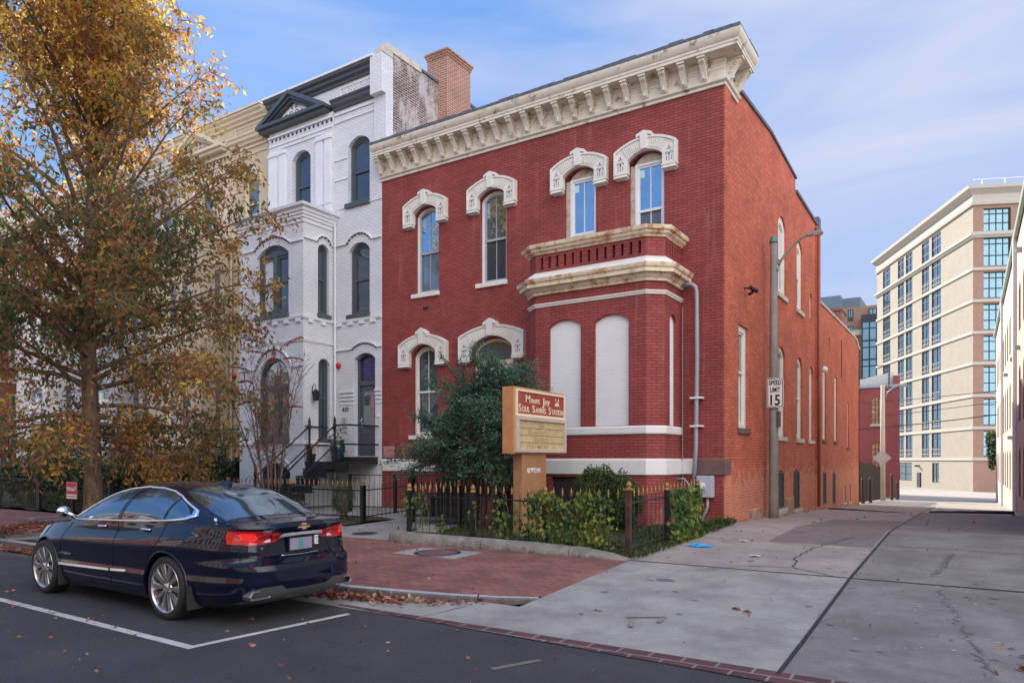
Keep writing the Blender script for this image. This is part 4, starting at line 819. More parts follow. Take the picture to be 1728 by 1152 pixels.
    for q, nm in ((b2, 1), (b1, 2)):
        mid = (q[0]+q[1])/2
        m = MB(); m.ring(B, archpoly(*q), archpoly(q[0]+.1, q[1]-.1, q[2]+.1, q[3]-.02, q[4]-.1), -.2, -.1); m.fbox(B, mid-.09, mid+.09, q[2]+.1, q[3]+.1, -.2, -.105)
        if nm == 1: m.fprism(B, archpoly(q[0]+.1, q[1]-.1, q[3]-.02, q[3], q[4]-.1), -.19, -.12)
        else: m.fbox(B, q[0]+.1, q[1]-.1, 3.95, 4.08, -.2, -.104)
        f_ = m.build('window_surround', trim, h, bevel=.004)
        for a0, a1 in ((q[0]+.1, mid-.09), (mid+.09, q[1]-.1)):
            zt = q[3]-.03 if nm == 1 else 3.95
            m = MB(); rl = q[2]+.1+(zt-q[2])*.5
            m.ring(B, [(a0, q[2]+.1), (a1, q[2]+.1), (a1, zt), (a0, zt)], [(a0+.06, q[2]+.17), (a1-.06, q[2]+.17), (a1-.06, zt-.07), (a0+.06, zt-.07)], -.2, -.15); m.fbox(B, a0+.06, a1-.06, rl-.03, rl+.03, -.2, -.15); m.build('sash', trim, f_)
            m = MB(); m.fbox(B, a0+.05, a1-.05, q[2]+.15, zt-.05, -.20, -.19); m.build('glass_pane', (BLIND if (nm == 1 and a0 < mid and det > 1) else glu), f_)
        if nm == 2: 
            m = MB(); m.fprism(B, archpoly(q[0]+.1, q[1]-.1, 4.08, q[3]-.02, q[4]-.1), -.19, -.17, back=False); m.build('glass_pane', GMID, f_)
            m = MB(); 
            for t in np.linspace(.25, 2.9, 7): m.tube([B(mid+.2*math.cos(t), 4.12+.2*math.sin(t), -.165), B(mid+.62*math.cos(t), 4.12+.5*math.sin(t), -.165)], .01, n=4)
            m.build('fanlight_bars', trim, f_)
    sill(h, B, b2[0]-.1, b2[1]+.02, 6.08, 6.22, .07, sillm); sill(h, B, b1[0]-.08, b1[1]+.06, 2.24, 2.36, .07, sillm)
    for q in (s2, s1): window(h, SR, *q, wd=-.1, ft=.06, **fk); sill(h, SR, q[0]-.03, q[1]+.06, q[2]-.12, q[2], .06, sillm)
    m = MB(); m.fprism(B, archpoly(bb[0], bb[1], bb[2], bb[3], bb[4]), -.22, -.18, back=False); bw = m.build('basement_window', GDRK, h); m = MB(); m.ring(B, archpoly(*bb), archpoly(bb[0]+.07, bb[1]-.07, bb[2]+.07, bb[3], bb[4]-.07), -.2, -.14); m.fbox(B, (bb[0]+bb[1])/2-.03, (bb[0]+bb[1])/2+.03, .57, 1.58, -.19, -.15); m.build('window_frame', trim, bw)
    if hoodm:
        m = MB()
        for q, fr in ((wA, C), (wB, F)): 
            o = arc(q[0]-.12, q[1]+.12, q[3]+.02, q[4]+.2, 12); i_ = arc(q[0], q[1], q[3], q[4], 12); m.fprism(fr, [(q[0]-.12, q[3]-.12)]+[(q[0], q[3]-.12)]+i_+[(q[1], q[3]-.12), (q[1]+.12, q[3]-.12)]+o[::-1], 0, .09)
        m.build('window_hood', hoodm, h)
    # door
    d = MB(); po = archpoly(*dr); pi = archpoly(dr[0]+.08, dr[1]-.08, dr[2], dr[3]-.02, dr[4]-.08); d.ring(F, po, pi, -.26, -.14); d.fbox(F, dr[0]+.08, dr[1]-.08, 4.02, 4.16, -.25, -.13); df = d.build('door_frame', doorm, h, bevel=.004)
    d = MB(); d.fprism(F, archpoly(dr[0]+.1, dr[1]-.1, 4.2, dr[3]-.03, dr[4]-.1), -.24, -.22, back=False); d.build('transom_glass', mat('violet_stained_glass', (.05, .045, .16), .15, .3, var=.9, scale=22) if det > 1 else GMID, df)
    d = MB(); a0, a1 = dr[0]+.08, dr[1]-.08; d.fbox(F, a0, a1, 1.88, 4.02, -.24, -.19); 
    d.ring(F, [(a0+.08, 2.75), (a1-.08, 2.75), (a1-.08, 3.88), (a0+.08, 3.88)], [(a0+.12, 2.79), (a1-.12, 2.79), (a1-.12, 3.84), (a0+.12, 3.84)], -.19, -.17); d.ring(F, [(a0+.08, 2.0), (a1-.08, 2.0), (a1-.08, 2.6), (a0+.08, 2.6)], [(a0+.12, 2.04), (a1-.12, 2.04), (a1-.12, 2.56), (a0+.12, 2.56)], -.19, -.175)
    do = d.build('door', doorm, h, bevel=.003); d = MB(); d.fbox(F, a0+.12, a1-.12, 2.79, 3.84, -.188, -.183); d.build('door_glass', GMID, do)
    if det > 0: d = MB(); d.lathe(F(a0+.06, 2.95, -.19), [(.02, 0), (.02, .03), (.035, .04), (.03, .07)], n=8, axis=(0, -1, 0)); d.fbox(F, a0+.03, a0+.09, 2.75, 3.05, -.19, -.175); d.build('door_handle', mat('steel_lock', (.6, .6, .6), .3, .8), do)
    # rainwater pipe in the angle of the bay
    w = MB(); w.tube([(R-1.90, 15.45, 9.3), (R-1.90, 15.55, 9.15), (R-1.90, 15.62, 9.0), (R-1.90, 15.62, .4)], .04, n=8); w.box(R-1.98, R-1.82, 15.36, 15.56, 9.2, 9.32); w.build('downpipe', wtrim, h, autosmooth=40)
    if not rail: return h
    # stoop
    s = MB(); s.box(R-2.0, R-.16, 14.5, 15.69, 1.62, 1.70); s.box(R-1.3, R-.16, 15.3, 15.69, 1.70, 1.84); s.box(R-1.95, R-.2, 14.5, 14.55, 1.40, 1.62)
    for i in range(6): y = 14.22-i*.27; z = 1.45-i*.21; s.box(R-1.75, R-.75, y, y+.3, z, z+.045); s.box(R-1.75, R-.75, y+.27, y+.285, z, z+.2)
    stp = s.build('stoop', IRON, h)
    s = MB()
    for x in (R-1.78, R-.72):
        s.tube([(x, 12.6, 1.28), (x, 14.5, 2.75)], .026, n=6); s.tube([(x, 12.6, .72), (x, 14.5, 2.2)], .022, n=6)
    for z in (2.75, 2.2):
        s.tube([(R-.72, 14.5, z), (R-.2, 14.5, z), (R-.1, 15.65, z)], .024, n=6); s.tube([(R-1.78, 14.5, z), (R-1.95, 14.5, z), (R-1.98, 15.4, z)], .02, n=6)
    s.build('handrail', IRON, stp)
    for x in (R-1.78, R-.72):
        for y, z in ((14.5, 1.68), (12.6, .3)):
            s = MB(); s.box(x-.055, x+.055, y-.055, y+.055, z, z+.45); s.lathe((x, y, z+.45), [(.05, 0), (.03, .04), (.035, .5), (.05, .55), (.05, .65), (.03, .7), (.045, .76), (.02, .84), (.005, .9)], n=8); s.build('newel_post', IRON, stp)
    return h
h430 = rowhouse(-14.7, 'white painted three storey row house with dark grey gable beside the red house', WHT, GTRIM, mat('white_masonry_trim', (.72, .73, .77), .6, var=.04))
F4 = Fr((0, 15.7), (1, 0), (0, -1))
def text(s, fr, a, z, w, size, m, parent, name='lettering', align='LEFT', ext=.004, shear=0, bold=0, sx=1, fit=None):
    cu = bpy.data.curves.new(name, 'FONT'); cu.body = s; cu.size = size; cu.extrude = ext; cu.align_x = align; cu.shear = shear; cu.offset = bold; cu.resolution_u = 3
    o = bpy.data.objects.new(name+'_tmp', cu); COL.objects.link(o)
    dg = bpy.context.evaluated_depsgraph_get(); me = bpy.data.meshes.new_from_object(o.evaluated_get(dg)); bpy.data.objects.remove(o)
    off = Vector(parent['off']) if parent is not None else Vector((0, 0, 0))
    if fit: xs_ = [v.co.x for v in me.vertices]; sx = (fit[1]-fit[0])/(max(xs_)-min(xs_)); a = fit[0]-min(xs_)*sx
    for v in me.vertices:
        p = fr(a+v.co.x*sx, z+v.co.y, w+v.co.z+ext); v.co = p-off
    me.materials.clear(); me.materials.append(m); me.name = name
    o = bpy.data.objects.new(name, me); COL.objects.link(o); o.parent = parent; o['off'] = tuple(off); return o
text('430', F4, -16.22, 3.24, .0, .19, mat('black_numerals', (.02, .02, .022), .5), h430, 'house_number', align='CENTER', bold=.003)
m = MB(); m.lathe(F4(-16.5, 4.68, 0), [(.085, 0), (.10, .03), (.09, .07), (.04, .09)], n=16, axis=(0, -1, 0)); m.build('alarm_bell', mat('alarm_red', (.50, .015, .03), .4), h430, smooth=True)
# wall lantern on the bay corner side, mailbox, flower pot, planter
m = MB(); SRf = Fr((-16.7, 0), (0, 1), (1, 0)); lx, ly, lz = -16.52, 14.78, 3.55
m.tube([(-16.69, ly, lz+.2), (-16.66, ly, lz+.42), (-16.58, ly, lz+.48), (lx, ly, lz+.42), (lx, ly, lz+.3)], .012, n=6); m.lathe((lx, ly, lz), [(.06, -.02), (.09, .0), (.105, .22), (.12, .23), (.05, .3), (.015, .33)], n=4); l_ = m.build('wall_lantern', IRON, h430)
m = MB(); m.lathe((lx, ly, lz+.02), [(.086, 0), (.10, .19)], n=4); m.build('lantern_glass', mat('frosted_lamp_glass', (.45, .42, .38), .2, var=.1), l_)
m = MB(); m.box(-16.3, -16.12, 15.62, 15.69, 2.75, 3.05); m.lathe(F4(-16.2, 2.62, 0), [(.05, 0), (.05, .03)], n=10, axis=(0, -1, 0)); m.build('mailbox', mat('mailbox_grey', (.4, .38, .38), .5), h430, bevel=.01)
m = MB(); m.fbox(F4, -14.9, -14.8, 3.03, 3.12, 0, .03); m.build('doorbell', WTRIM, h430)
beige = rowhouse(-19.85, 'beige painted row house with cream cornices standing behind the street tree', BEI, mat('cream_trim', (.66, .58, .42), .6, var=.05), mat('cream_masonry', (.62, .52, .39), .6, var=.05), det=1, glu=GMID, hoodm=TRIM, doorm=mat('dark_door', (.05, .035, .03), .4), sillm=TRIM)
m = MB(); m.lathe(Fr((0, 15.7), (1, 0), (0, -1))(-21.65, 4.68, 0), [(.085, 0), (.10, .03), (.09, .07), (.04, .09)], n=16, axis=(0, -1, 0)); m.build('alarm_bell', MATS['alarm_red'], beige, smooth=True)
GRYB = brick('grey_painted_brick', (.42, .43, .46), (.39, .40, .43), (.28, .29, .31)); WB2 = brick('off_white_brick', (.66, .65, .63), (.62, .61, .6), (.45, .45, .44)); RB2 = brick('brown_red_brick', (.25, .09, .07), (.21, .075, .06), (.16, .1, .09))
rowhouse(-25.0, 'grey painted row house second beyond the white one, mostly hidden by autumn leaves', GRYB, TRIM, mat('grey_masonry', (.45, .46, .48), .6), det=0, glu=GMID, sillm=TRIM)
rowhouse(-30.15, 'off white row house at the left edge seen through the street tree', WB2, WTRIM, mat('offwhite_masonry', (.66, .65, .63), .6), det=0, glu=GMID, sillm=TRIM)
rowhouse(-35.3, 'brownish red row house at the far left behind the leaves', RB2, TRIM, TRIM, det=0, glu=GMID)
# ================================================================ background buildings
# tan apartment block on the far corner
TC = Vector((.35, 88.2)); TL = Fr((TC.x, TC.y), (.411, -.912), (-.912, -.411)); TR = Fr((TC.x, TC.y), (.912, .411), (.411, -.912))
tb = thing('apartment_building', 'tall tan brick apartment building with pale ledges and dark gridded windows beyond the alley', 'building', (TC.x, TC.y, -1.5))
LEV = [1.87+3.29*k for k in range(8)]+[25.2]; LEV = [1.87, 5.1, 8.45, 11.8, 15.0, 18.3, 21.6, 25.2]
w = MB(); cols = [(7.56, 9.74), (10.67, 12.47), (15.53, 17.33), (18.16, 19.96), (22.86, 25.32)]
hl = []
for i in range(8):
    z0 = LEV[i]+.2; z1 = (LEV[i+1] if i < 7 else 28.2)-.24
    for a, b in cols: hl.append([(-b-.12, z0), (-a+.12, z0), (-a+.12, z1), (-b-.12, z1)])
gnd = [[(-9.74, -.9), (-7.9, -.9), (-7.9, 1.4), (-9.74, 1.4)], [(-19.96, -.9), (-15.6, -.9), (-15.6, 1.4), (-19.96, 1.4)]]
w.wall(TL, [(-27.7, -3), (0, -3), (0, 28.4), (-27.7, 28.4)], hl+gnd, depth=.3); w.build('facade_wall', TAN, tb)
w = MB(); rc = [(1.02, 3.61)]; hr = []
for i in range(8):
    z0 = LEV[i]+.25; z1 = (LEV[i+1] if i < 7 else 28.2)-.35
    for a, b in ((1.02, 3.61), (5.4, 8.0)): hr.append([(a, z0), (b, z0), (b, z1), (a, z1)])
w.wall(TR, [(0, -3), (14, -3), (14, 28.4), (0, 28.4)], hr, depth=.4); w.build('facade_wall', TBR, tb)
w = MB(); w.fbox(TL, -27.7, -.7, -3, 28.3, -16, -.65); w.build('core', DARK, tb)
LEDGE = mat('pale_ledge', (.49, .455, .39), .7, var=.04)
path = [tuple(TL(-27.8, 0, 0)[:2]), tuple(TL(0, 0, 0)[:2]), tuple(TR(14, 0, 0)[:2])]
w = MB()
for z in LEV[:-1]: w.sweep(path, [(-.1, z-.18), (.14, z-.18), (.14, z+.12), (-.1, z+.12)])
w.sweep(path, [(-.1, 24.8), (.15, 24.8), (.25, 25.0), (.35, 25.05), (.35, 25.3), (.1, 25.45), (-.1, 25.5)])
w.sweep(path, [(-.1, 28.2), (.2, 28.2), (.25, 28.5), (.12, 28.55), (.12, 29.3), (.5, 29.6), (.75, 29.75), (.8, 30.1), (-.3, 30.15)]); w.sweep(path, [(-.1, -.95), (.15, -.95), (.15, -.75), (-.1, -.75)]) if False else None
w.build('ledge', LEDGE, tb)
FRD = mat('dark_blue_frame', (.028, .035, .045), .5); GT = glass('teal_glass', (.18, .30, .36), .75, .05, .01); FRW = mat('pale_glazing_bar', (.50, .50, .48), .5)
def bigwin(fr, a0, a1, z0, z1, root, wd, fine=True, nv=3):
    m = MB(); m.fbox(fr, a0, a1, z0, z1, wd-.06, wd-.02); f = m.build('window', GT, root)
    m = MB(); t = .09; m.ring(fr, [(a0, z0), (a1, z0), (a1, z1), (a0, z1)], [(a0+t, z0+t), (a1-t, z0+t), (a1-t, z1-t), (a0+t, z1-t)], wd-.05, wd+.05)
    for k in range(1, nv): a = a0+(a1-a0)*k/nv; m.fbox(fr, a-.04, a+.04, z0, z1, wd-.03, wd+.03)
    for zz in (.38, .78): z = z0+(z1-z0)*zz; m.fbox(fr, a0, a1, z-.05, z+.05, wd-.03, wd+.03)
    m.build('glazing_bars', FRD, f)
    if fine:
        m = MB(); m.fbox(fr, a0+.1, a1-.1, z0+.32, z0+.37, wd+.1, wd+.13); m.fbox(fr, a0+.1, a1-.1, z0+.9, z0+.95, wd+.1, wd+.13)
        for k in range(1, 5): a = a0+(a1-a0)*k/5; m.fbox(fr, a-.02, a+.02, z0+.1, z0+.92, wd+.1, wd+.12)
        m.build('window_rail', FRW, f)
for h_ in hl: bigwin(TL, h_[0][0], h_[1][0], h_[0][1], h_[2][1], tb, -.10, fine=h_[0][1] < 22, nv=2)
for h_ in gnd: bigwin(TL, h_[0][0], h_[1][0], h_[0][1], h_[2][1], tb, -.10, fine=False, nv=2)
for h_ in hr:
    if h_[0][0] < 2: bigwin(TR, h_[0][0], h_[1][0], h_[0][1], h_[2][1], tb, -.25, fine=False, nv=4)
w = MB(); w.fbox(TL, -13.8, -12.9, -1.9, .2, -.02, .12); w.build('door', FRD, tb); w = MB(); w.fbox(TL, -13.5, -13.3, .9, 1.1, 0, .5); w.build('wall_lamp', IRON, tb)
w = MB(); w.fbox(TL, -27.8, -.02, -2.5, -1.0+0, 0, .12); w.build('plinth', TBR, tb) if False else None
w = MB()
for a in np.arange(1, 13, 2.2): w.tube([TR(a, 30.1, -.3), TR(a, 31.0, -.3)], .05)
w.tube([TR(.2, 31.0, -.3), TR(13, 31.0, -.3)], .05); w.fbox(TR, .4, 13, 30.1, 30.5, -3, -.8); w.build('roof_railing', WTRIM, tb)
# maroon brick building closing the left side of the alley
MF = Fr((0, 62.5), (1, 0), (0, -1)); MS = Fr((-4.52, 0), (0, 1), (1, 0))
mb_ = thing('brick_outbuilding', 'low maroon brick building with arched windows and gooseneck lamps behind the alley fence', 'building', (-9, 62.5, -1.2))
mh = [archpoly(-6.46, -5.75, 4.55, 6.5, 6.72), archpoly(-6.46, -5.75, 1.2, 2.9, 3.1), archpoly(-9.0, -8.2, 4.55, 6.5, 6.72)]
w = MB(); w.wall(MF, [(-16, -2), (-4.52, -2), (-4.52, 7.45), (-16, 7.45)], mh, depth=.2); w.add([(-4.52, 62.5, -2), (-6.2, 74, -2), (-6.2, 74, 7.45), (-4.52, 62.5, 7.45)], [(0, 1, 2, 3)]); w.box(-16, -6.3, 62.75, 74, -2, 7.5); w.box(-6.4, -4.9, 62.75, 64, -2, 7.4); w.box(-4.95, -4.52, 62.5, 63.0, 7.45, 8.3); w.build('wall', MAR, mb_)
for k, q in enumerate(mh):
    m = MB(); m.fprism(MF, q, -.2, -.16, back=False); f = m.build('window', mat('amber_lit_glass', (.42, .26, .15), .3, .2, var=.5, scale=3), mb_); m = MB(); a0, a1, z0, z1 = q[0][0], q[1][0], q[0][1], q[2][1]
    for j in (1, 2): m.fbox(MF, a0+(a1-a0)*j/3-.02, a0+(a1-a0)*j/3+.02, z0, z1+.1, -.16, -.13)
    for j in range(1, 5): z = z0+(z1-z0)*j/5; m.fbox(MF, a0, a1, z-.02, z+.02, -.16, -.13)
    m.build('glazing_bars', FRD, f); sill(mb_, MF, a0-.1, a1+.1, z0-.15, z0, .08, LEDGE)
w = MB(); w.fprism(MF, [(-16, 7.45), (-4.95, 7.45), (-4.95, 8.6), (-5.4, 8.55), (-9.5, 7.7), (-16, 7.6)], -.6, -.35); w.build('roof_panel', mat('pale_roof_panel', (.55, .56, .55), .6), mb_)
w = MB(); w.box(-16, -4.45, 62.35, 62.6, 7.42, 7.62); w.build('coping', mat('bluegrey_coping', (.30, .34, .42), .6), mb_)
w = MB(); w.tube([MF(-13, 9.1, .3), MF(-5.2, 9.1, .3)], .03)
for a in (-5.2, -7.3, -9.4): w.tube([MF(a, 7.6, .3), MF(a, 9.1, .3)], .03); w.tube([MF(a, 8.4, .3), MF(a, 8.4, .8), MF(a, 7.3, .8)], .03); w.lathe(MF(a, 6.95, .8), [(.16, 0), (.12, .2), (.04, .36)])
w.build('gooseneck_lamps', IRON, mb_)
# brown brick apartment block far behind
AY = 135; AF = Fr((0, AY), (1, 0), (0, -1))
def apx(px, py): 
    a = (px-864)/1199; th = rad(32.75); rx = a*math.cos(th)-math.sin(th); ry = a*math.sin(th)+math.cos(th); t = AY/ry; return rx*t, 1.75+(775.5-py)/1199*t
ap = thing('apartment_building', 'distant brown brick apartment block with blue metal corner and glazed bay behind the red house', 'building', (-20, AY, -2))
xa, za = apx(1380, 510); xb, _ = apx(1418, 510); xc, zc_ = apx(1481, 512)
ABR = brick('brown_block_brick', (.34, .20, .14), (.30, .18, .12), (.28, .18, .13), bw=.4, rh=.15, var=.08); BLM = mat('blue_grey_cladding', (.12, .17, .21), .5, var=.05)
w = MB(); w.box(xb, xc, AY, AY+20, -4, zc_-.2); w.build('wall', ABR, ap)
xq, zq = apx(1447, 505); w = MB(); w.box(xa-12, xb, AY+.02, AY+20, -4, za+.8); w.box(xb, xq, AY+4, AY+20, zc_-.2, zq+1.2); w.build('cladding', BLM, ap)
def apwin(p0, p1, n=2, dz=.6):
    x0, z1 = apx(*p0); x1, z0 = apx(*p1); m = MB(); m.fbox(AF, x0, x1, z0, z1, -.05, .06); f = m.build('window', GT, ap); m = MB(); m.ring(AF, [(x0, z0-dz), (x1, z0-dz), (x1, z1), (x0, z1)], [(x0+.15, z0), (x1-.15, z0), (x1-.15, z1-.12), (x0+.15, z1-.12)], 0, .12)
    for k in range(1, n): a = x0+(x1-x0)*k/n; m.fbox(AF, a-.07, a+.07, z0, z1, .06, .1)
    m.build('glazing_bars', FRD, f)
for k in range(3):
    dy = k*28
    apwin((1395, 524+dy), (1411, 535+dy)); apwin((1431, 523+dy), (1440, 535+dy)); apwin((1466, 521+dy), (1480, 532+dy)) if k == 0 else None
x0, z1 = apx(1457, 536); x1, _ = apx(1481, 536); w = MB(); w.box(x0, x1+.6, AY-1.6, AY, -2, z1); gl_ = w.build('glazed_bay', GT, ap)
w = MB(); w.box(x0-.15, x1+.7, AY-1.75, AY, z1-.9, z1+.2)
z = z1-1
while z > -2: w.box(x0-.05, x1+.65, AY-1.72, AY-.01, z-.12, z+.12); w.box(x0-.05, x1+.65, AY-1.72, AY-.01, z-1.2, z-1.05); z -= 3.2
for k in range(3): a = x0+(x1-x0)*k/2; w.box(a-.1, a+.1, AY-1.74, AY-1.6, -2, z1)
w.build('bay_frame', FRD, gl_)
xd, zd = apx(1440, 559); xe, ze = apx(1457, 566); w = MB(); w.box(xd, xe, AY-1.2, AY, ze, zd); w.build('balcony', LEDGE, ap)
# white painted industrial building along the right side of the alley
RW = Fr((1.5, 0), (0, -1), (-1, 0))
rb = thing('warehouse', 'cream painted brick warehouse with rows of arched brick-edged windows along the right of the alley', 'building', (1.5, 38, -.5))
rhole = []
for y0 in np.arange(18.4, 56, 2.35):
    for z0, zs, zp in ((6.3, 7.75, 8.0), (3.1, 4.85, 5.1), (.45, 1.95, 2.2)): 
        if gz(y0)+.3 < z0 or True: rhole.append((-(y0+1.0), -y0, z0, zs, zp))
w = MB(); w.wall(RW, [(-57, -2.5), (-16, -2.5), (-16, 9.9), (-57, 9.9)], [archpoly(*q, n=6) for q in rhole], depth=.24, mr=1); w.box(1.76, 15.9, 16.1, 56.9, -2.5, 9.88); w.add([(1.5, 57, -2.5), (16, 57, -2.5), (16, 57, 9.9), (1.5, 57, 9.9)], [(1, 0, 3, 2)]); w.add([(1.5, 16, -2.5), (16, 16, -2.5), (16, 16, 9.9), (1.5, 16, 9.9)], [(0, 1, 2, 3)]); rbw = w
RBJ = brick('raw_red_brick_jamb', (.36, .12, .08), (.28, .09, .07), (.4, .3, .25), var=.2)
rbw.build('wall', [AWHT, RBJ], rb)
for q in rhole:
    m = MB(); po = archpoly(*q, n=6); pi = archpoly(q[0]+.12, q[1]-.12, q[2]+.08, q[3], q[4]-.1, n=6); m.ring(RW, po, pi, -.23, -.12); m.fprism(RW, pi, -.24, -.2, back=False, m=1); m.build('window', [RBJ, GMID], rb)
w = MB(); w.box(1.36, 16.1, 15.9, 57.1, 9.905, 10.02); w.tube([(1.42, 16, 9.86), (1.42, 57, 9.86)], .07); w.build('gutter', mat('verdigris_gutter', (.30, .42, .38), .6), rb)
w = MB(); w.tube([(1.40, 31.7, 9.8), (1.40, 31.7, gz(32))], .07); w.tube([(1.40, 44, 9.8), (1.40, 44, gz(44))], .06); w.build('downpipe', WTRIM, rb)
w = MB()
for y, z in ((29.6, 8.8), (30.5, 5.6), (34, 5.6), (36, 2.6), (40, 5.6)): w.fbox(RW, -y-.12, -y+.12, z, z+.14, 0, .16)
w.build('wall_lights', GALV, rb)
w = MB()
for k, y in enumerate((27.5, 36.5)): w.fbox(RW, -y-.6, -y+.6, gz(y), 2.1, .001, .03)
w.build('door', mat('maroon_door', (.15, .03, .03), .5), rb) if False else None
# houses across the street, seen only as reflections in windows and paintwork; they throw sunlit light back
OF = Fr((0, -13.5), (-1, 0), (0, 1)); cols_ = [(.62, .50, .38), (.55, .20, .14), (.70, .66, .58), (.50, .36, .26), (.66, .60, .50), (.60, .26, .18), (.68, .66, .62), (.55, .45, .36)]
for k in range(10):
    x0 = -58+k*9.2; c = cols_[k % 8]; hh = [10.5, 12.5, 9.5, 12, 11, 13, 10, 12.5, 11.5, 9.8][k]
    o = thing('opposite_house', ['sunlit %s masonry house across the street' % n for n in ('sand', 'brick red', 'pale stone', 'brown', 'buff', 'rust red', 'light grey', 'tawny', 'sand coloured corner', 'red brick end')][k], 'house', (x0+4.5, -13.5, 0))
    m_ = brick('opp_brick_%d' % (k % 8), c, tuple(v*.9 for v in c), tuple(v*.7 for v in c))
    hs = [(a, z, z+1.9) for z in (1.2, 4.4, 7.6) for a in (1.0, 3.3, 5.6, 7.6) if z+2 < hh-.5]
    w = MB(); w.wall(OF, [(-x0-9.2, 0), (-x0, 0), (-x0, hh), (-x0-9.2, hh)], [[(-x0-9.2+a, z0), (-x0-9.2+a+1.0, z0), (-x0-9.2+a+1.0, z1), (-x0-9.2+a, z1)] for a, z0, z1 in hs], depth=.2); w.box(x0, x0+9.2, -22, -13.8, 0, hh); w.build('wall', m_, o)
    w = MB()
    for a, z0, z1 in hs: w.fbox(OF, -x0-9.2+a, -x0-9.2+a+1.0, z0, z1, -.2, -.15)
    w.build('windows', GDRK, o); w = MB(); w.fbox(OF, -x0-9.2, -x0, hh-.5, hh+.1, 0, .4); w.build('cornice', TRIM, o)
g = MB(); g.grid([[(x, y, .14) for x in np.linspace(-60, 40, 12)] for y in (-13.5, -9.5)], flip=True); struct('far_pavement', g, CONC)
# ================================================================ the parked saloon car
from mathutils.geometry import delaunay_2d_cdt, intersect_point_tri_2d
import bmesh
PAINT = mat('dark_blue_car_paint', (.002, .0045, .018), .4, .0, var=.02, coat=1.0, spec=.05)
CHROME = mat('chrome', (.80, .82, .85), .10, 1, var=.02); SILV = mat('satin_silver', (.35, .35, .36), .35, .9); CARG = glass('car_glass', (.16, .24, .30), .85, .02, .0); BLK = mat('gloss_black', (.01, .01, .012), .15)
REDL = mat('red_lamp_plastic', (.50, .008, .012), .12, .1, var=.3, scale=25, coat=1); REDL2 = mat('dark_red_lamp', (.20, .004, .006), .1, var=.3, coat=1)
car = bpy.data.objects.new('parked_car', None); COL.objects.link(car); car.location = (-8.79, 5.40, 0); car.rotation_euler = (0, 0, PI-rad(.8)); car['off'] = (0, 0, 0)
tag(car, 'dark blue four door saloon car parked beside the kerb, seen from behind', 'car')
ip = lambda x, t: float(np.interp(x, [a for a, b in t], [b for a, b in t]))
ZT = [(-2.75, 1.06), (-2.4, 1.075), (-1.8, 1.06), (-1, 1.03), (0, .995), (.8, .975), (1.2, .935), (1.8, .85), (2.2, .77), (2.5, .68)]
XR = [(.2, 2.40), (.26, 2.56), (.34, 2.64), (.45, 2.675), (.6, 2.68), (.655, 2.665), (.68, 2.605), (.72, 2.57), (.90, 2.555), (.98, 2.575), (1.04, 2.62), (1.08, 2.60)]
XF = [(.2, 2.25), (.3, 2.38), (.5, 2.44), (.65, 2.43), (.8, 2.36), (1.0, 2.25), (1.08, 2.18)]
WD = [(.2, .86), (.27, .90), (.36, .915), (.46, .925), (.55, .912), (.70, .922), (.80, .935), (.86, .930), (.93, .905), (1.0, .875), (1.08, .845)]
def lb(th, v):
    zr = .2+.88*v; c, s = math.cos(th), math.sin(th)
    if c > 0: n = 3.6; x = ip(zr, XF)*abs(c)**(2/n)
    else: n = 5.4; x = -ip(zr, XR)*abs(c)**(2/n)
    y = ip(zr, WD)*abs(s)**(2/n)*(1 if s >= 0 else -1)
    zt = ip(x, ZT); z = .2+(zt-.2)*v
    # number plate recess
    if x < -2.2:
        k = max(0, min(1, (.56-abs(y))/.10))*max(0, min(1, (z-.685)/.03))*max(0, min(1, (.945-z)/.03)); x += .035*k
    # rear haunch
    y *= 1+.012*math.exp(-((x+1.5)/.5)**2)*math.exp(-((z-.9)/.15)**2)
    return Vector((x, y, z))
NT, NV = 176, 44
ths = [2*PI*i/NT for i in range(NT)]
def remap(t):  # denser sampling on the straight flanks
    q = t % PI; q = PI/2+(abs((q-PI/2)/(PI/2))**.75)*(PI/2)*(1 if q > PI/2 else -1); return q+(PI if t >= PI else 0)
bm = MB(); P = [[lb(t, v) for t in ths] for v in np.linspace(0, 1, NV)]
vs = [p for r in P for p in r]; fs = [(i*NT+j, i*NT+(j+1) % NT, (i+1)*NT+(j+1) % NT, (i+1)*NT+j) for i in range(NV-1) for j in range(NT)]
K = 10
topr = P[-1]
def crown(x, f): 
    c = ip(x, [(-2.65, .012), (-2.3, .035), (-1.5, .05), (.9, .05), (1.4, .075), (2.1, .06), (2.4, .02)]); return c*(1-f*f)
for k in range(1, K+1):
    f = 1-k/K; 
    if k == K: f = 0
    vs += [Vector((p.x, p.y*f, p.z+crown(p.x, f))) for p in topr]
b0 = (NV-1)*NT
for k in range(K): fs += [(b0+k*NT+j, b0+k*NT+(j+1) % NT, b0+(k+1)*NT+(j+1) % NT, b0+(k+1)*NT+j) for j in range(NT)]
nb = len(vs); vs += [Vector((p.x, 0, .2)) for p in P[0]]; fs += [(nb+j, nb+(j+1) % NT, (j+1) % NT, j) for j in range(NT)]
me = bpy.data.meshes.new('body'); me.from_pydata([tuple(v) for v in vs], [], fs)
B_ = bmesh.new(); B_.from_mesh(me); bmesh.ops.remove_doubles(B_, verts=B_.verts, dist=.0006); bmesh.ops.dissolve_degenerate(B_, edges=B_.edges, dist=.0003)
bmesh.ops.recalc_face_normals(B_, faces=B_.faces); B_.to_mesh(me); B_.free()
body = bpy.data.objects.new('body', me); COL.objects.link(body)
cutters = []
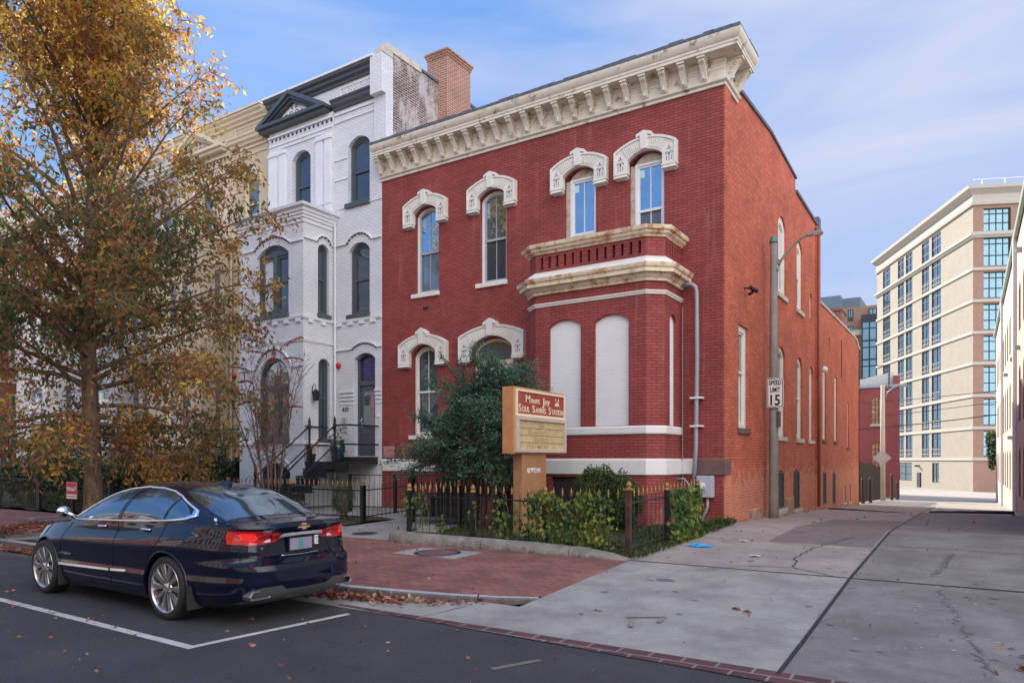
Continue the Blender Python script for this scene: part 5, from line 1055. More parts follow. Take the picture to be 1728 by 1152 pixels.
for ax in (-1.4185, 1.4185):
    for s in (1, -1):
        c = MB(); c.lathe((ax, s*.60, .345), [(.395, 0), (.395, .5)], n=48, axis=(0, s, 0)); o = c.build('cut', BLK); cutters.append(o); m = body.modifiers.new('b', 'BOOLEAN'); m.operation = 'DIFFERENCE'; m.object = o; m.solver = 'EXACT'
dg = bpy.context.evaluated_depsgraph_get(); me2 = bpy.data.meshes.new_from_object(body.evaluated_get(dg))
for o in cutters: bpy.data.objects.remove(o)
body.modifiers.clear(); body.data = me2; me2.name = 'body'; me2.materials.clear(); me2.materials.append(PAINT)
me2.polygons.foreach_set('use_smooth', [True]*len(me2.polygons)); me2.set_sharp_from_angle(angle=rad(28))
body.parent = car; body['off'] = (0, 0, 0)
# cabin
TOP = [(-2.42, 1.075), (-2.2, 1.135), (-1.95, 1.215), (-1.62, 1.335), (-1.34, 1.415), (-.98, 1.468), (-.56, 1.485), (-.13, 1.462), (.20, 1.395), (.53, 1.26), (.82, 1.11), (1.07, .985)]
def cab(x, t):
    from_ = np.interp
    top = cubic(x); zb = .88; h = max(.02, top-zb); w = ip(x, [(-2.42, .70), (-1.9, .80), (-1.3, .865), (-.5, .885), (.3, .88), (.9, .86), (1.25, .80)])
    m = 2.7; c, s = math.cos(t), math.sin(t); return Vector((x, w*abs(c)**(2/m)*(1 if c >= 0 else -1), zb+h*abs(s)**(2/m)))
tx = np.array([a for a, b in TOP]); tz = np.array([b for a, b in TOP]); d2 = np.gradient(tz, tx)
def cubic(x):
    i = int(np.clip(np.searchsorted(tx, x)-1, 0, len(tx)-2)); h = tx[i+1]-tx[i]; t = (x-tx[i])/h
    return float((2*t**3-3*t**2+1)*tz[i]+(t**3-2*t**2+t)*h*d2[i]+(-2*t**3+3*t**2)*tz[i+1]+(t**3-t**2)*h*d2[i+1])
cb_ = MB(); cb_.grid([[cab(x, PI*j/64) for j in range(65)] for x in np.linspace(-2.42, 1.07, 90)], flip=False); cabin = cb_.build('cabin', PAINT, body, smooth=True)
def bvh_of(objs):
    v = []; f = []
    for o in objs:
        k = len(v); v += [tuple(q.co) for q in o.data.vertices]; f += [tuple(i+k for i in p.vertices) for p in o.data.polygons]
    return BVHTree.FromPolygons(v, f)
TREE = bvh_of([body, cabin])
def proj(a, b, ax, eps):
    if ax == 'L': o, d = Vector((a, 3, b)), Vector((0, -1, 0))
    elif ax == 'R': o, d = Vector((a, -3, b)), Vector((0, 1, 0))
    elif ax == 'T': o, d = Vector((a, b, 3)), Vector((0, 0, -1))
    elif ax == 'B': o, d = Vector((-5, a, b)), Vector((1, 0, 0))
    elif ax == 'F': o, d = Vector((5, a, b)), Vector((-1, 0, 0))
    elif ax == 'W':  # wrapped round the rear corner: a = signed distance along the bumper from the centre
        ang = a/1.15; o = Vector((-1.75, 0, b))+Vector((-math.cos(ang), math.sin(ang), 0))*4; d = Vector((math.cos(ang), -math.sin(ang), 0))
    h = TREE.ray_cast(o, d)
    if h[0] is None: return o+d*2
    n = h[1]; n = n if n.dot(d) < 0 else -n
    return h[0]+n*eps
def inside(p, poly):
    r = False; j = len(poly)-1
    for i in range(len(poly)):
        if (poly[i][1] > p[1]) != (poly[j][1] > p[1]) and p[0] < (poly[j][0]-poly[i][0])*(p[1]-poly[i][1])/(poly[j][1]-poly[i][1])+poly[i][0]: r = not r
        j = i
    return r
def overlay(name, poly, ax, m, parent, eps=.004, step=.035, smooth=True):
    bd = []
    for i in range(len(poly)):
        a, b = poly[i], poly[(i+1) % len(poly)]; n = max(1, int(math.dist(a, b)/step)); bd += [(a[0]+(b[0]-a[0])*k/n, a[1]+(b[1]-a[1])*k/n) for k in range(n)]
    x0, x1 = min(p[0] for p in poly), max(p[0] for p in poly); y0, y1 = min(p[1] for p in poly), max(p[1] for p in poly)
    pts = list(bd)
    for x in np.arange(x0+step/2, x1, step):
        for y in np.arange(y0+step/2, y1, step):
            if inside((x, y), poly) and min(math.dist((x, y), q) for q in bd) > step*.4: pts.append((x, y))
    nb_ = len(bd); r = delaunay_2d_cdt([Vector(p) for p in pts], [(i, (i+1) % nb_) for i in range(nb_)], [], 1, 1e-5)
    mb = MB(); mb.add([proj(v[0], v[1], ax, eps) for v in r[0]], [tuple(f) for f in r[2]]); return mb.build(name, m, parent, smooth=smooth)
def line(name, pts, ax, r, m, parent, eps=.0, n=5):
    out = []
    for a, b in zip(pts[:-1], pts[1:]):
        k = max(1, int(math.dist(a, b)/.04)); out += [proj(a[0]+(b[0]-a[0])*i/k, a[1]+(b[1]-a[1])*i/k, ax, eps) for i in range(k)]
    out.append(proj(*pts[-1], ax, eps)); mb = MB(); mb.tube(out, r, n=n); return mb.build(name, m, parent, smooth=True)
GAP = mat('panel_gap', (.002, .002, .003), .9)
dlo_t = [(-1.66, 1.135), (-1.61, 1.19), (-1.47, 1.265), (-1.28, 1.335), (-1.06, 1.385), (-.79, 1.415), (-.47, 1.42), (-.14, 1.39), (.10, 1.34), (.34, 1.255), (.58, 1.13), (.75, 1.01)]
dlo_b = [(.75, 1.005), (.1, 1.025), (-.4, 1.04), (-1.0, 1.06), (-1.45, 1.085), (-1.66, 1.125)]
def topz(x): return float(np.interp(x, [p[0] for p in dlo_t], [p[1] for p in dlo_t]))
def botz(x): return float(np.interp(-x, [-p[0] for p in dlo_b], [p[1] for p in dlo_b]))
for side, ax in ((1, 'L'), (-1, 'R')):
    doors = []
    for nm, xa, xb, sa, sb in (('front', -.38, .75, -.10, 0), ('rear', -1.28, -.46, -.02, -.10), ('quarter', -1.66, -1.32, 0, -.02)):
        # window outline between slanted posts
        def edge(x, s, z): return x+s*(z-1.03)/.38
        tops = [(x, topz(x)-.012) for x in np.linspace(edge(xa, sa, topz(xa)), min(edge(xb, sb, topz(min(xb, .72))), .72), 12)]; bots = [(x, botz(x)+.012) for x in np.linspace(xa, xb, 8)]
        if nm == 'front': tops = [(x, topz(x)-.012) for x in np.linspace(edge(xa, sa, topz(xa)), .71, 14)]
        if nm == 'quarter': tops = [(x, topz(x)-.012) for x in np.linspace(-1.63, edge(xb, sb, topz(xb)), 8)]
        poly = bots+tops[::-1]
        if nm != 'quarter':
            dp_ = {'front': [(.72, .975), (.84, .85), (.96, .55), (.98, .30), (-.30, .29), (-.36, .6), (-.42, 1.03)], 'rear': [(-.42, 1.03), (-.36, .6), (-.30, .29), (-.88, .29), (-1.0, .42), (-1.06, .60), (-1.16, .74), (-1.32, .86), (-1.36, 1.06)]}[nm]
            g_ = line('door', dp_, ax, .0045, GAP, car, .0); g_['label'] = 'dark blue %s side door' % nm
            par = g_
            hx = -.06 if nm == 'front' else -1.0
            hh_ = MB(); pts = [proj(hx+.10-k*.02*1.0, .955+.004*k*.2, ax, .012+.022*math.sin(PI*k/10)) for k in range(11)]; hh_.tube(pts, [.010+.008*math.sin(PI*k/10) for k in range(11)], n=8); hh_.build('door_handle', CHROME, par, smooth=True)
            overlay('handle_cup', [(hx+.09+.0-.1+.085*math.cos(t)+.0, .952+.03*math.sin(t)) for t in np.linspace(0, 2*PI, 14)[:-1]], ax, BLK, par, .002, .03)
        else: par = body
        overlay('side_window', poly, ax, CARG, par, .004, .04)
    pb = overlay('window_post', [(-.45, 1.045), (-.39, 1.042), (-.50, 1.415), (-.56, 1.415)], ax, BLK, body, .006, .04)
    line('window_trim', dlo_b[:5]+[(-1.60, 1.10), (-1.72, 1.135), (-1.68, 1.19)]+dlo_t[2:], ax, .011, mat('bright_trim', (.85, .86, .88), .3, .5), body, .004)
    overlay('trim_corner', [(-1.35, 1.07), (-1.62, 1.095), (-1.76, 1.135), (-1.70, 1.19), (-1.63, 1.20), (-1.66, 1.15), (-1.60, 1.12), (-1.36, 1.085)], ax, CHROME, body, .008, .03)
    # chrome strip low on the doors
    overlay('door_strip', [(.96, .425), (.96, .450), (-.28, .475), (-.28, .45)], ax, MATS['bright_trim'], body, .012, .05); overlay('door_strip', [(-.32, .452), (-.32, .478), (-.62, .492), (-.68, .482), (-.62, .465)], ax, MATS['bright_trim'], body, .012, .05)
    # arch lips and wheel well liner
    for ax_ in (-1.4185, 1.4185):
        pts = [proj(ax_+.405*math.cos(t), .345+.405*math.sin(t), ax, -.002) for t in np.linspace(-.28, PI+.28, 30)]; m_ = MB(); m_.tube(pts, .012, n=6); m_.build('arch_lip', PAINT, body, smooth=True)
    mf = MB()
    for xx in (-1.86, .95):
        mf.add([(xx, side*.78, .42), (xx, side*.93, .42), (xx-.02, side*.94, .17), (xx-.02, side*.76, .17), (xx-.03, side*.78, .42), (xx-.03, side*.93, .42), (xx-.05, side*.94, .17), (xx-.05, side*.76, .17)], [(0, 1, 2, 3), (7, 6, 5, 4), (0, 4, 5, 1), (1, 5, 6, 2), (2, 6, 7, 3), (3, 7, 4, 0)])
    mf.build('mud_flap', RUBB, body)
    # tail lamp, wrapped round the corner
    s = side
    tl = overlay('tail_lamp', [(s*a, z) for a, z in ((1.06, 1.005), (1.08, .95), (1.06, .875), (.80, .86), (.60, .858), (.53, .865), (.53, .995), (.70, 1.01))], 'W', REDL, body, .010, .03)
    t2 = overlay('tail_lamp', [(s*a, z) for a, z in ((.52, .99), (.52, .868), (.46, .872), (.38, .90), (.335, .955), (.40, .972))], 'W', REDL, body, .009, .03)
    overlay('lamp_lens', [(s*a, z) for a, z in ((.92, .985), (.90, .92), (.74, .89), (.70, .93), (.74, .985))], 'W', mat('bright_red_lens', (.75, .02, .02), .15, coat=1, emit=((1, .03, .02), .15), var=.3, scale=30), tl, .013, .03)
    overlay('lamp_lens', [(s*a, z) for a, z in ((.58, .915), (.535, .915), (.535, .875), (.64, .875))], 'W', mat('reversing_lens', (.75, .72, .72), .2), tl, .013, .03)
    line('lamp_line', [(s*.97, .955), (s*.8, .93), (s*.66, .95), (s*.56, .985)], 'W', .004, REDL2, tl, .012); line('lamp_line', [(s*.52, .955), (s*.42, .945), (s*.35, .955)], 'W', .004, REDL2, t2, .011)
    # exhaust outlet
    ex = MB(); y0 = s*.58; o_ = [(-.13, -.045), (.11, -.045), (.13, .0), (.09, .05), (-.09, .05), (-.15, -.01)]; i_ = [(a*.78, b*.68) for a, b in o_]
    XB = Fr((-2.59, y0), (0, s), (-1, 0)); ex.ring(XB, [(a, .345+b) for a, b in o_], [(a, .345+b) for a, b in i_], -.12, .03); ex.fprism(XB, [(a, .345+b) for a, b in i_], -.1, -.06, m=1); ex.build('exhaust_outlet', [SILV, BLK], body, bevel=.004)
    # mirror
    mm = MB(); rows = []
    for a in np.linspace(0, 1, 9):
        r_ = .07*math.sin(PI*(a*.86+.10))**.6; rows.append([Vector((.70+.02-.03*a+(r_*.75)*math.cos(t), s*(.90+.16*a), 1.105+.01*a+r_*math.sin(t))) for t in np.linspace(0, 2*PI, 17)])
    mm.grid(rows); mm.add(rows[-1][:-1], [tuple(range(16))]); mm.tube([(.70, s*.84, 1.03), (.69, s*.93, 1.08)], .03); mm.build('wing_mirror', [CHROME][0], body, smooth=True)
    overlay('headlamp', [(2.02, .80), (2.30, .70), (2.32, .60), (2.10, .68), (1.86, .77)], ax, mat('headlamp_lens', (.55, .58, .6), .08, .5, coat=1), body, .006, .04)
    for (z0, z1) in ():
        pass
# rear glass, windscreen, boot lines
overlay('rear_window', [(-1.22, -.52), (-1.20, 0), (-1.22, .52), (-1.5, .60), (-2.10, .62), (-2.19, .35), (-2.21, 0), (-2.19, -.35), (-2.10, -.62), (-1.5, -.60)], 'T', CARG, body, .004, .05)
overlay('windscreen', [(.14, -.56), (.18, 0), (.14, .56), (.58, .68), (.92, .72), (1.0, .3), (1.01, 0), (1.0, -.3), (.92, -.72), (.58, -.68)], 'T', CARG, body, .004, .05)
fin = MB(); fin.add([(-1.02, -.03, 1.45), (-1.02, .03, 1.45), (-1.28, .035, 1.41), (-1.28, -.035, 1.41), (-1.2, -.008, 1.50), (-1.2, .008, 1.50), (-1.29, -.008, 1.495), (-1.29, .008, 1.495)], [(0, 1, 5, 4), (1, 2, 7, 5), (2, 3, 6, 7), (3, 0, 4, 6), (4, 5, 7, 6)]); fin.build('antenna_fin', PAINT, body)
line('boot_gap', [(-.80, .60), (-.80, .6)][:0]+[(.60, .70), (.53, .86)], 'W', .004, GAP, body); line('boot_gap', [(-.60, .70), (-.53, .86)], 'W', .004, GAP, body)
line('boot_gap', [(-2.12, .70), (-2.3, .74), (-2.5, .70)], 'T', .004, GAP, body); line('boot_gap', [(-2.12, -.70), (-2.3, -.74), (-2.5, -.70)], 'T', .004, GAP, body)
line('bumper_gap', [(.60, .695), (.3, .682), (0, .68), (-.3, .682), (-.60, .695)], 'W', .005, GAP, body); line('bumper_gap', [(.62, .70), (.85, .74), (.97, .85)], 'W', .004, GAP, body); line('bumper_gap', [(-.62, .70), (-.85, .74), (-.97, .85)], 'W', .004, GAP, body)
overlay('boot_trim', [(.42, .93), (.36, .962), (0, .972), (-.36, .962), (-.42, .93), (-.3, .935), (0, .942), (.3, .935)], 'W', mat('bright_trim', (.85, .86, .88), .3, .5), body, .020, .04)
line('boot_trim', [(.36, .715), (0, .708), (-.36, .715)], 'W', .006, CHROME, body, .006)
overlay('lower_valance', [(1.0, .26), (.80, .30), (.74, .40), (.66, .425), (.42, .425), (.34, .375), (0, .365), (-.34, .375), (-.42, .425), (-.66, .425), (-.74, .40), (-.80, .30), (-1.0, .26), (-.6, .235), (0, .23), (.6, .235)], 'W', mat('valance_grey', (.07, .075, .08), .45), body, .006, .04)
overlay('lower_valance', [(.36, .27), (.28, .32), (0, .33), (-.28, .32), (-.36, .27), (0, .25)], 'W', SILV, body, .010, .04)
pl_ = MB(); XB = Fr((-2.545, 0), (0, -1), (-1, 0)); pl_.fbox(XB, -.165, .165, .755, .905, -.02, .012); np_ = pl_.build('number_plate', mat('plate_lilac', (.24, .22, .30), .5, var=.1, scale=8, col2=(.27, .22, .30), thr=(.4, .6)), body, bevel=.006)
pl_ = MB(); pl_.fbox(XB, -.035, .03, .775, .885, .012, .0135); pl_.build('plate_emblem', mat('plate_green', (.08, .24, .22), .5, var=.2, scale=12), np_)
pl_ = MB(); pl_.ring(XB, [(-.172, .748), (.172, .748), (.172, .912), (-.172, .912)], [(-.155, .765), (.155, .765), (.155, .895), (-.155, .895)], -.01, .016); pl_.build('plate_frame', BLK, np_)
pl_ = MB(); pl_.fbox(XB, .195, .245, .80, .90, -.01, .012); sk = pl_.build('sticker', WTRIM, body); 
text('22', Fr((-2.545, 0), (0, -1), (-1, 0)), .203, .815, .013, .045, BLK, sk, ext=.001); text('22', Fr((-2.545, 0), (0, -1), (-1, 0)), .203, .858, .013, .045, BLK, sk, ext=.001)
bw = MB(); bt_ = [(-.085, .0), (-.07, .03), (-.03, .03), (-.025, .045), (.03, .045), (.03, .03), (.085, .03), (.07, -.0), (.03, -.0), (.025, -.015), (-.03, -.015), (-.03, .0)]
XE = Fr((-2.60, 0), (0, -1), (-1, 0)); bw.fprism(XE, [(a*1.12, 1.008+(b-.015)*1.25+.015) for a, b in bt_][::-1], -.03, .012); em = bw.build('boot_emblem', CHROME, body); bw = MB(); bw.fprism(XE, [(a*.92, 1.023+(b-.015)*.8-.0) for a, b in bt_][::-1], .012, .016); bw.build('emblem_face', mat('gold_emblem', (.60, .42, .16), .35, .5), em)
text('LINDSAY', Fr((-2.585, 0), (0, -1), (-1, 0)), -.52, .985, .0, .028, CHROME, body, ext=.004, bold=.001); text('V6', Fr((-2.575, 0), (0, -1), (-1, 0)), -.56, .815, .012, .03, CHROME, body, ext=.004); text('LTZ', Fr((-2.575, 0), (0, -1), (-1, 0)), .53, .815, .012, .03, CHROME, body, ext=.004)
text('IMPALA', Fr((0, .925), (-1, 0), (0, 1)), -.95, .56, -.004, .034, CHROME, body, ext=.005, sx=2.2)
bd = MB(); bd.lathe(proj(-1.98, 1.10, 'L', .0), [(.028, 0), (.028, .004), (.020, .006)], n=16, axis=(0, 1, .2)); bd.build('side_badge', CHROME, body)
# underside shadow box and wheels
ub = MB(); ub.box(-2.2, 2.1, -.62, .62, .20, .5); ub.build('underbody', RUBB, body)
def wheel(x, s):
    w = bpy.data.objects.new('wheel', None); COL.objects.link(w); w.parent = car; w.location = (x, s*.80, .35); w['off'] = (0, 0, 0)
    A = (0, s, 0); m = MB(); m.lathe((0, -s*.13, 0), [(.262, .0), (.30, .0), (.335, .012), (.349, .03), (.352, .06), (.352, .19), (.347, .215), (.332, .236), (.30, .245), (.272, .238), (.266, .225), (.262, .0)], n=56, axis=A)
    for q in range(4): m.lathe((0, -s*.13, 0), [(.3535, .055+q*.037), (.3535, .075+q*.037)], n=40, axis=A)
    m.build('tyre', RUBB, w, autosmooth=40)
    m = MB(); m.lathe((0, -s*.13, 0), [(.262, .0), (.262, .2), (.272, .235), (.268, .240), (.255, .225), (.248, .18), (.24, .0)], n=56, axis=A)
    fy = .085*s
    for k in range(10):
        a0 = 2*PI*k/10
        for dd in (-.055, .055, -.135, .135):
            a1 = a0+dd; big = abs(dd) < .1; ai = a0+dd*.45
            wd0, wd1 = (.010, .017) if big else (.006, .010)
            dv = Vector((math.cos(a1), 0, math.sin(a1)))*.258; iv = Vector((math.cos(ai), 0, math.sin(ai)))*.055; t = (dv-iv).normalized(); nn = Vector((-t.z, 0, t.x))
            y0 = fy*(1.05 if big else .9); y1 = fy*(1.12 if big else .95)
            q = [iv-nn*wd0, iv+nn*wd0, dv+nn*wd1, dv-nn*wd1]; f0 = [Vector((p.x, y0 if i < 2 else y1, p.z)) for i, p in enumerate(q)]; f1 = [Vector((p.x*.99, (y0 if i < 2 else y1)-s*.03, p.z*.99)) for i, p in enumerate(q)]
            m.add(f0+f1, [(0, 1, 2, 3), (7, 6, 5, 4), (0, 4, 5, 1), (1, 5, 6, 2), (2, 6, 7, 3), (3, 7, 4, 0)])
    m.lathe((0, fy*.8, 0), [(.075, 0), (.07, .012*1), (.04, .03), (.03, .032)], n=20, axis=A); m.build('rim', mat('polished_alloy', (.62, .60, .58), .22, .9, var=.1), w, autosmooth=30)
    m = MB(); m.lathe((0, 0, 0), [(.20, 0), (.20, s*.01 if 0 else .01)], n=30, axis=A); 
    for k in range(5): a = 2*PI*k/5+.3; m.lathe((.055*math.cos(a), fy*.95, .055*math.sin(a)), [(.011, 0), (.011, .012)], n=6, axis=A)
    m.build('brake_disc', mat('brake_dark', (.05, .045, .045), .5, .5), w)
    return w
for x in (-1.4185, 1.4185):
    for s in (1, -1): wheel(x, s)
# ================================================================ vegetation
BARK = mat('oak_bark', (.17, .115, .08), .95, var=.35, scale=7, col2=(.07, .048, .036), thr=(.48, .6), streak=5, bump=1.0, bscale=28)
BARK2 = mat('thin_bark', (.19, .11, .085), .85, var=.25, scale=9, bump=.4)
OAKL = leafmat('autumn_oak_leaves', [(.0, (.07, .115, .055)), (.38, (.14, .19, .07)), (.48, (.24, .24, .075)), (.56, (.40, .16, .08)), (.68, (.46, .20, .095)), (.84, (.60, .36, .08)), (1.0, (.85, .64, .12))], trans=.66, clump=.55, sun_top=(7.0, 11.2, .40))
DGL = leafmat('dark_evergreen_leaves', [(.0, (.03, .065, .045)), (.45, (.06, .14, .095)), (.75, (.10, .20, .13)), (1.0, (.16, .19, .07))], trans=.15, rough=.5, clump=1.2)
HEDL = leafmat('laurel_leaves', [(.0, (.012, .028, .012)), (.5, (.025, .055, .022)), (1.0, (.05, .09, .03))], trans=.12, rough=.35, clump=1.5)
VINL = leafmat('vine_leaves', [(.0, (.035, .08, .03)), (.45, (.08, .15, .04)), (.75, (.19, .24, .05)), (1.0, (.42, .36, .06))], trans=.35, clump=1.8)
REDLF = leafmat('red_autumn_leaves', [(.0, (.12, .09, .03)), (.35, (.30, .07, .03)), (.7, (.45, .10, .04)), (1.0, (.5, .22, .05))], trans=.35, clump=2)
BOXL = leafmat('privet_leaves', [(.0, (.025, .05, .015)), (.5, (.05, .095, .025)), (1.0, (.14, .18, .06))], trans=.2, clump=2.5)
GRSL = leafmat('grass_blades', [(.0, (.03, .055, .015)), (.5, (.065, .10, .025)), (1.0, (.14, .13, .05))], trans=.25, clump=1.2)
LITL = leafmat('fallen_leaves', [(.0, (.10, .05, .035)), (.22, (.26, .045, .05)), (.45, (.24, .10, .07)), (.7, (.36, .19, .13)), (1.0, (.5, .36, .27))], trans=.1, rough=.8, clump=3)
R3 = np.random.default_rng(21); rr = random.Random(5)
def curve(p0, d0, L, n, droop, wob, up=0):
    pts = [np.array(p0, float)]; d = np.array(d0, float); d /= np.linalg.norm(d)
    for i in range(n):
        d = d+R3.normal(size=3)*wob; d[2] += up/n-droop*(i+1)/n/n; d /= np.linalg.norm(d); pts.append(pts[-1]+d*L/n)
    return pts
# --- the street oak
OX, OY = -15.86, 7.9
tr = thing('street_tree', 'large oak with yellow, rust and green autumn leaves behind the parked car', 'tree', (OX, OY, .15))
prof_z = [1.9, 2.6, 4.0, 5.5, 7.5, 8.4, 9.2, 10.2, 11.2, 12.0]; prof_r = [2.3, 3.1, 3.6, 3.65, 3.5, 3.3, 2.95, 2.35, 1.6, .7]
TK = MB(); tp = []; zz = np.linspace(.1, 11.6, 18)
for i, z in enumerate(zz): tp.append((OX+.10*math.sin(z*.5)+.02*z*.6, OY+.08*math.cos(z*.7), z))
TK.tube([(OX, OY, .1), (OX, OY, .3)]+tp[1:], [.30, .215]+[max(.02, .195*(1-(z-.5)/12.2)**.85) for z in zz[1:]], n=14)
LP, LD, LL = [], [], []
def leafcluster(p, d, n, spread, size):
    for _ in range(n):
        q = p+R3.normal(size=3)*spread; v = np.array(d)*.5+R3.normal(size=3)*.8; v[2] -= .7; LP.append(q); LD.append(v); LL.append(size*R3.uniform(.65, 1.25))
lim = MB(); tw = MB()
NL = 88
ZS = sorted([2.35+R3.random()**.9*8.9 for _ in range(66)]+[R3.uniform(2.2, 6.2) for _ in range(22)])
for k in range(NL):
    f = k/(NL-1); z0 = ZS[k]; az = k*2.39996+R3.uniform(-.3, .3); 
    tx_ = OX+.10*math.sin(z0*.5)+.012*z0; ty_ = OY+.08*math.cos(z0*.7)
    el = rad(-2+8*0) if z0 < 3 else rad(np.interp(z0, [3, 5, 8, 11.5], [16, 36, 58, 70])); 
    RT = R3.uniform(.80, 1.03); rt = 2.0
    for _ in range(14): rt = .5*rt+.5*float(np.interp(z0+rt*math.tan(el)*.85, prof_z, prof_r))*RT
    if math.cos(az) < 0: rt *= 1.08
    L_ = rt/max(.35, math.cos(el)); L_ = min(L_, 5.0)
    d0 = (math.cos(az)*math.cos(el), math.sin(az)*math.cos(el), math.sin(el))
    pts = curve((tx_, ty_, z0), d0, L_, 12, 1.1 if z0 < 4.5 else .5, .055, 0)
    r0 = .020+.045*(L_/4)*(1-.35*f); lim.tube(pts, [max(.006, r0*(1-i/12.6)) for i in range(13)], n=6)
    for i in range(2, 13):
        for s_ in range(3 if i > 3 else 2):
            dv = np.array(pts[min(i, 12)])-np.array(pts[i-1]); dv /= np.linalg.norm(dv)
            sd2 = R3.normal(size=3); sd2 -= dv*sd2.dot(dv); sd2 /= np.linalg.norm(sd2)
            dd = dv*.55+sd2*.8; ls = R3.uniform(.45, 1.05)*(1.0 if i < 10 else .7)
            sp = curve(pts[i], dd, ls, 5, .9, .12); tw.tube(sp, [.010, .008, .007, .005, .004, .003], n=3, cap=False)
            for j in range(1, 6):
                leafcluster(sp[j], sp[j]-sp[j-1], 6 if j > 2 else 3, .085, .135)
    leafcluster(pts[-1], (0, 0, 0), 14, .15, .125)
# top leader sprays
for k in range(12):
    z0 = R3.uniform(9.5, 11.7); az = R3.uniform(0, 2*PI); sp = curve((OX+.15+R3.normal()*.15, OY+R3.normal()*.15, z0), (math.cos(az)*.55, math.sin(az)*.55, .8), R3.uniform(.6, 1.2), 6, .2, .08); tw.tube(sp, [.012, .01, .008, .006, .005, .004, .003], n=3, cap=False)
    for j in range(1, 7): leafcluster(sp[j], sp[j]-sp[j-1], 6, .12, .13)
tko = TK.build('trunk', BARK, tr, smooth=True); lo_ = lim.build('limbs', BARK, tr, smooth=True); two = tw.build('twigs', BARK2, tr)
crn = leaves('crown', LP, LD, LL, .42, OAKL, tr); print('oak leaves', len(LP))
# --- dark evergreen in the garden of the red house
EX, EY = -8.75, 12.35
ev = thing('evergreen_tree', 'dark green fine leaved evergreen tree leaning over the fence beside the church sign', 'tree', (EX, EY, .3))
lim = MB(); LP, LD, LL = [], [], []
for (dx, dy, top, w_) in ((-.12, 0, 2.2, .06), (.14, .05, 2.6, .07), (.0, .12, 3.2, .05)):
    pts = curve((EX+dx, EY+dy, .25), (dx*.6, dy*.3, 1), top, 9, 0, .06); lim.tube(pts, [w_*(1-i/11) for i in range(10)], n=8)
def spray(p0, d0, L_, den=1.0, size=.055):
    pts = curve(p0, d0, L_, 9, .8, .06); lim.tube(pts, [.016*(1-i/10.5) for i in range(10)], n=4, cap=False)
    for i in range(2, 10):
        for s_ in (-1, 1):
            dv = np.array(pts[i])-np.array(pts[i-1]); dv /= np.linalg.norm(dv); sdv = np.cross(dv, (0, 0, 1))*s_; dd = dv*.75+sdv*.8+R3.normal(size=3)*.25; l2 = R3.uniform(.12, .32)
            for j in range(int(13*den)):
                t = R3.uniform(.05, 1); q = pts[i]+dd*l2*t+R3.normal(size=3)*.022; LP.append(q); LD.append(dd+R3.normal(size=3)*.7); LL.append(size*R3.uniform(.7, 1.3))
EVC = [(-9.55, 12.2, 2.35, .95, .62), (-8.95, 12.25, 3.05, 1.0, .75), (-8.45, 12.4, 3.55, .8, .55), (-8.35, 12.9, 3.15, .75, .45), (-8.6, 12.0, 2.2, 1.05, .7), (-8.15, 12.2, 2.5, .5, .45), (-9.9, 12.3, 1.85, .6, .35), (-8.35, 12.1, 1.75, .75, .45)]
for (cx_, cy_, cz_, rx_, rz_) in EVC:
    for k in range(int(46*rx_)):
        th = R3.uniform(0, 2*PI); ph = R3.uniform(-.5, 1.3); p0 = (cx_+R3.normal()*.16, cy_+R3.normal()*.16, cz_-.15+R3.normal()*.12)
        d = (math.cos(th)*math.cos(ph), math.sin(th)*math.cos(ph)*.8, math.sin(ph)*.8); spray(p0, d, rx_*R3.uniform(.6, 1.08), 1.0)
for k in range(7): spray((-9.6, 12.1, 1.75+R3.normal()*.2), (-1, -.35, .15), R3.uniform(.9, 1.25), .8)
for k in range(5): spray((-8.4, 12.4, 3.1+abs(R3.normal())*.25), (1, .35, .3), R3.uniform(.7, 1.0), .8)
for k in range(3): spray((-7.75, 11.6, 2.5+R3.normal()*.25), (.8, -.8, .1), R3.uniform(.45, .62), .8)
lim.build('trunk', mat('reddish_bark', (.14, .065, .045), .9, var=.3, scale=9, bump=.6), ev, smooth=True); leaves('crown', LP, LD, LL, .42, DGL, ev); print('ev', len(LP))
# yellowing lower leaves of the same shrubby tree
# --- crape myrtle in front of the white house: nearly bare, a few red sprays
MX, MY = -15.4, 12.25
my = thing('crape_myrtle', 'slender multi stemmed tree almost bare of its red leaves before the white house', 'tree', (MX, MY, .3))
st_ = MB(); tw = MB(); LP, LD, LL = [], [], []
tips = []
for k in range(9):
    az = k*2*PI/9+R3.uniform(-.3, .3); sp = R3.uniform(.05, .30); pts = curve((MX+.10*math.cos(az), MY+.10*math.sin(az), .25), (math.cos(az)*sp, math.sin(az)*sp*.7, 1), R3.uniform(3.2, 4.6), 12, -.05, .04)
    st_.tube(pts, [.034*(1-i/14) for i in range(13)], n=6)
    for i in range(4, 13):
        for s_ in range(2):
            a2 = R3.uniform(0, 2*PI); q = curve(pts[i], (math.cos(a2)*.6, math.sin(a2)*.5, .8), R3.uniform(.35, .95), 6, .15, .09); tw.tube(q, [.009-.0012*j for j in range(7)], n=3, cap=False)
            for j in (2, 4): a3 = R3.uniform(0, 2*PI); q2 = curve(q[j], (math.cos(a3)*.6, math.sin(a3)*.6, .7), R3.uniform(.2, .45), 4, .1, .1); tw.tube(q2, [.005, .004, .0035, .003, .002], n=3, cap=False); tips.append(q2[-1])
            tips.append(q[-1])
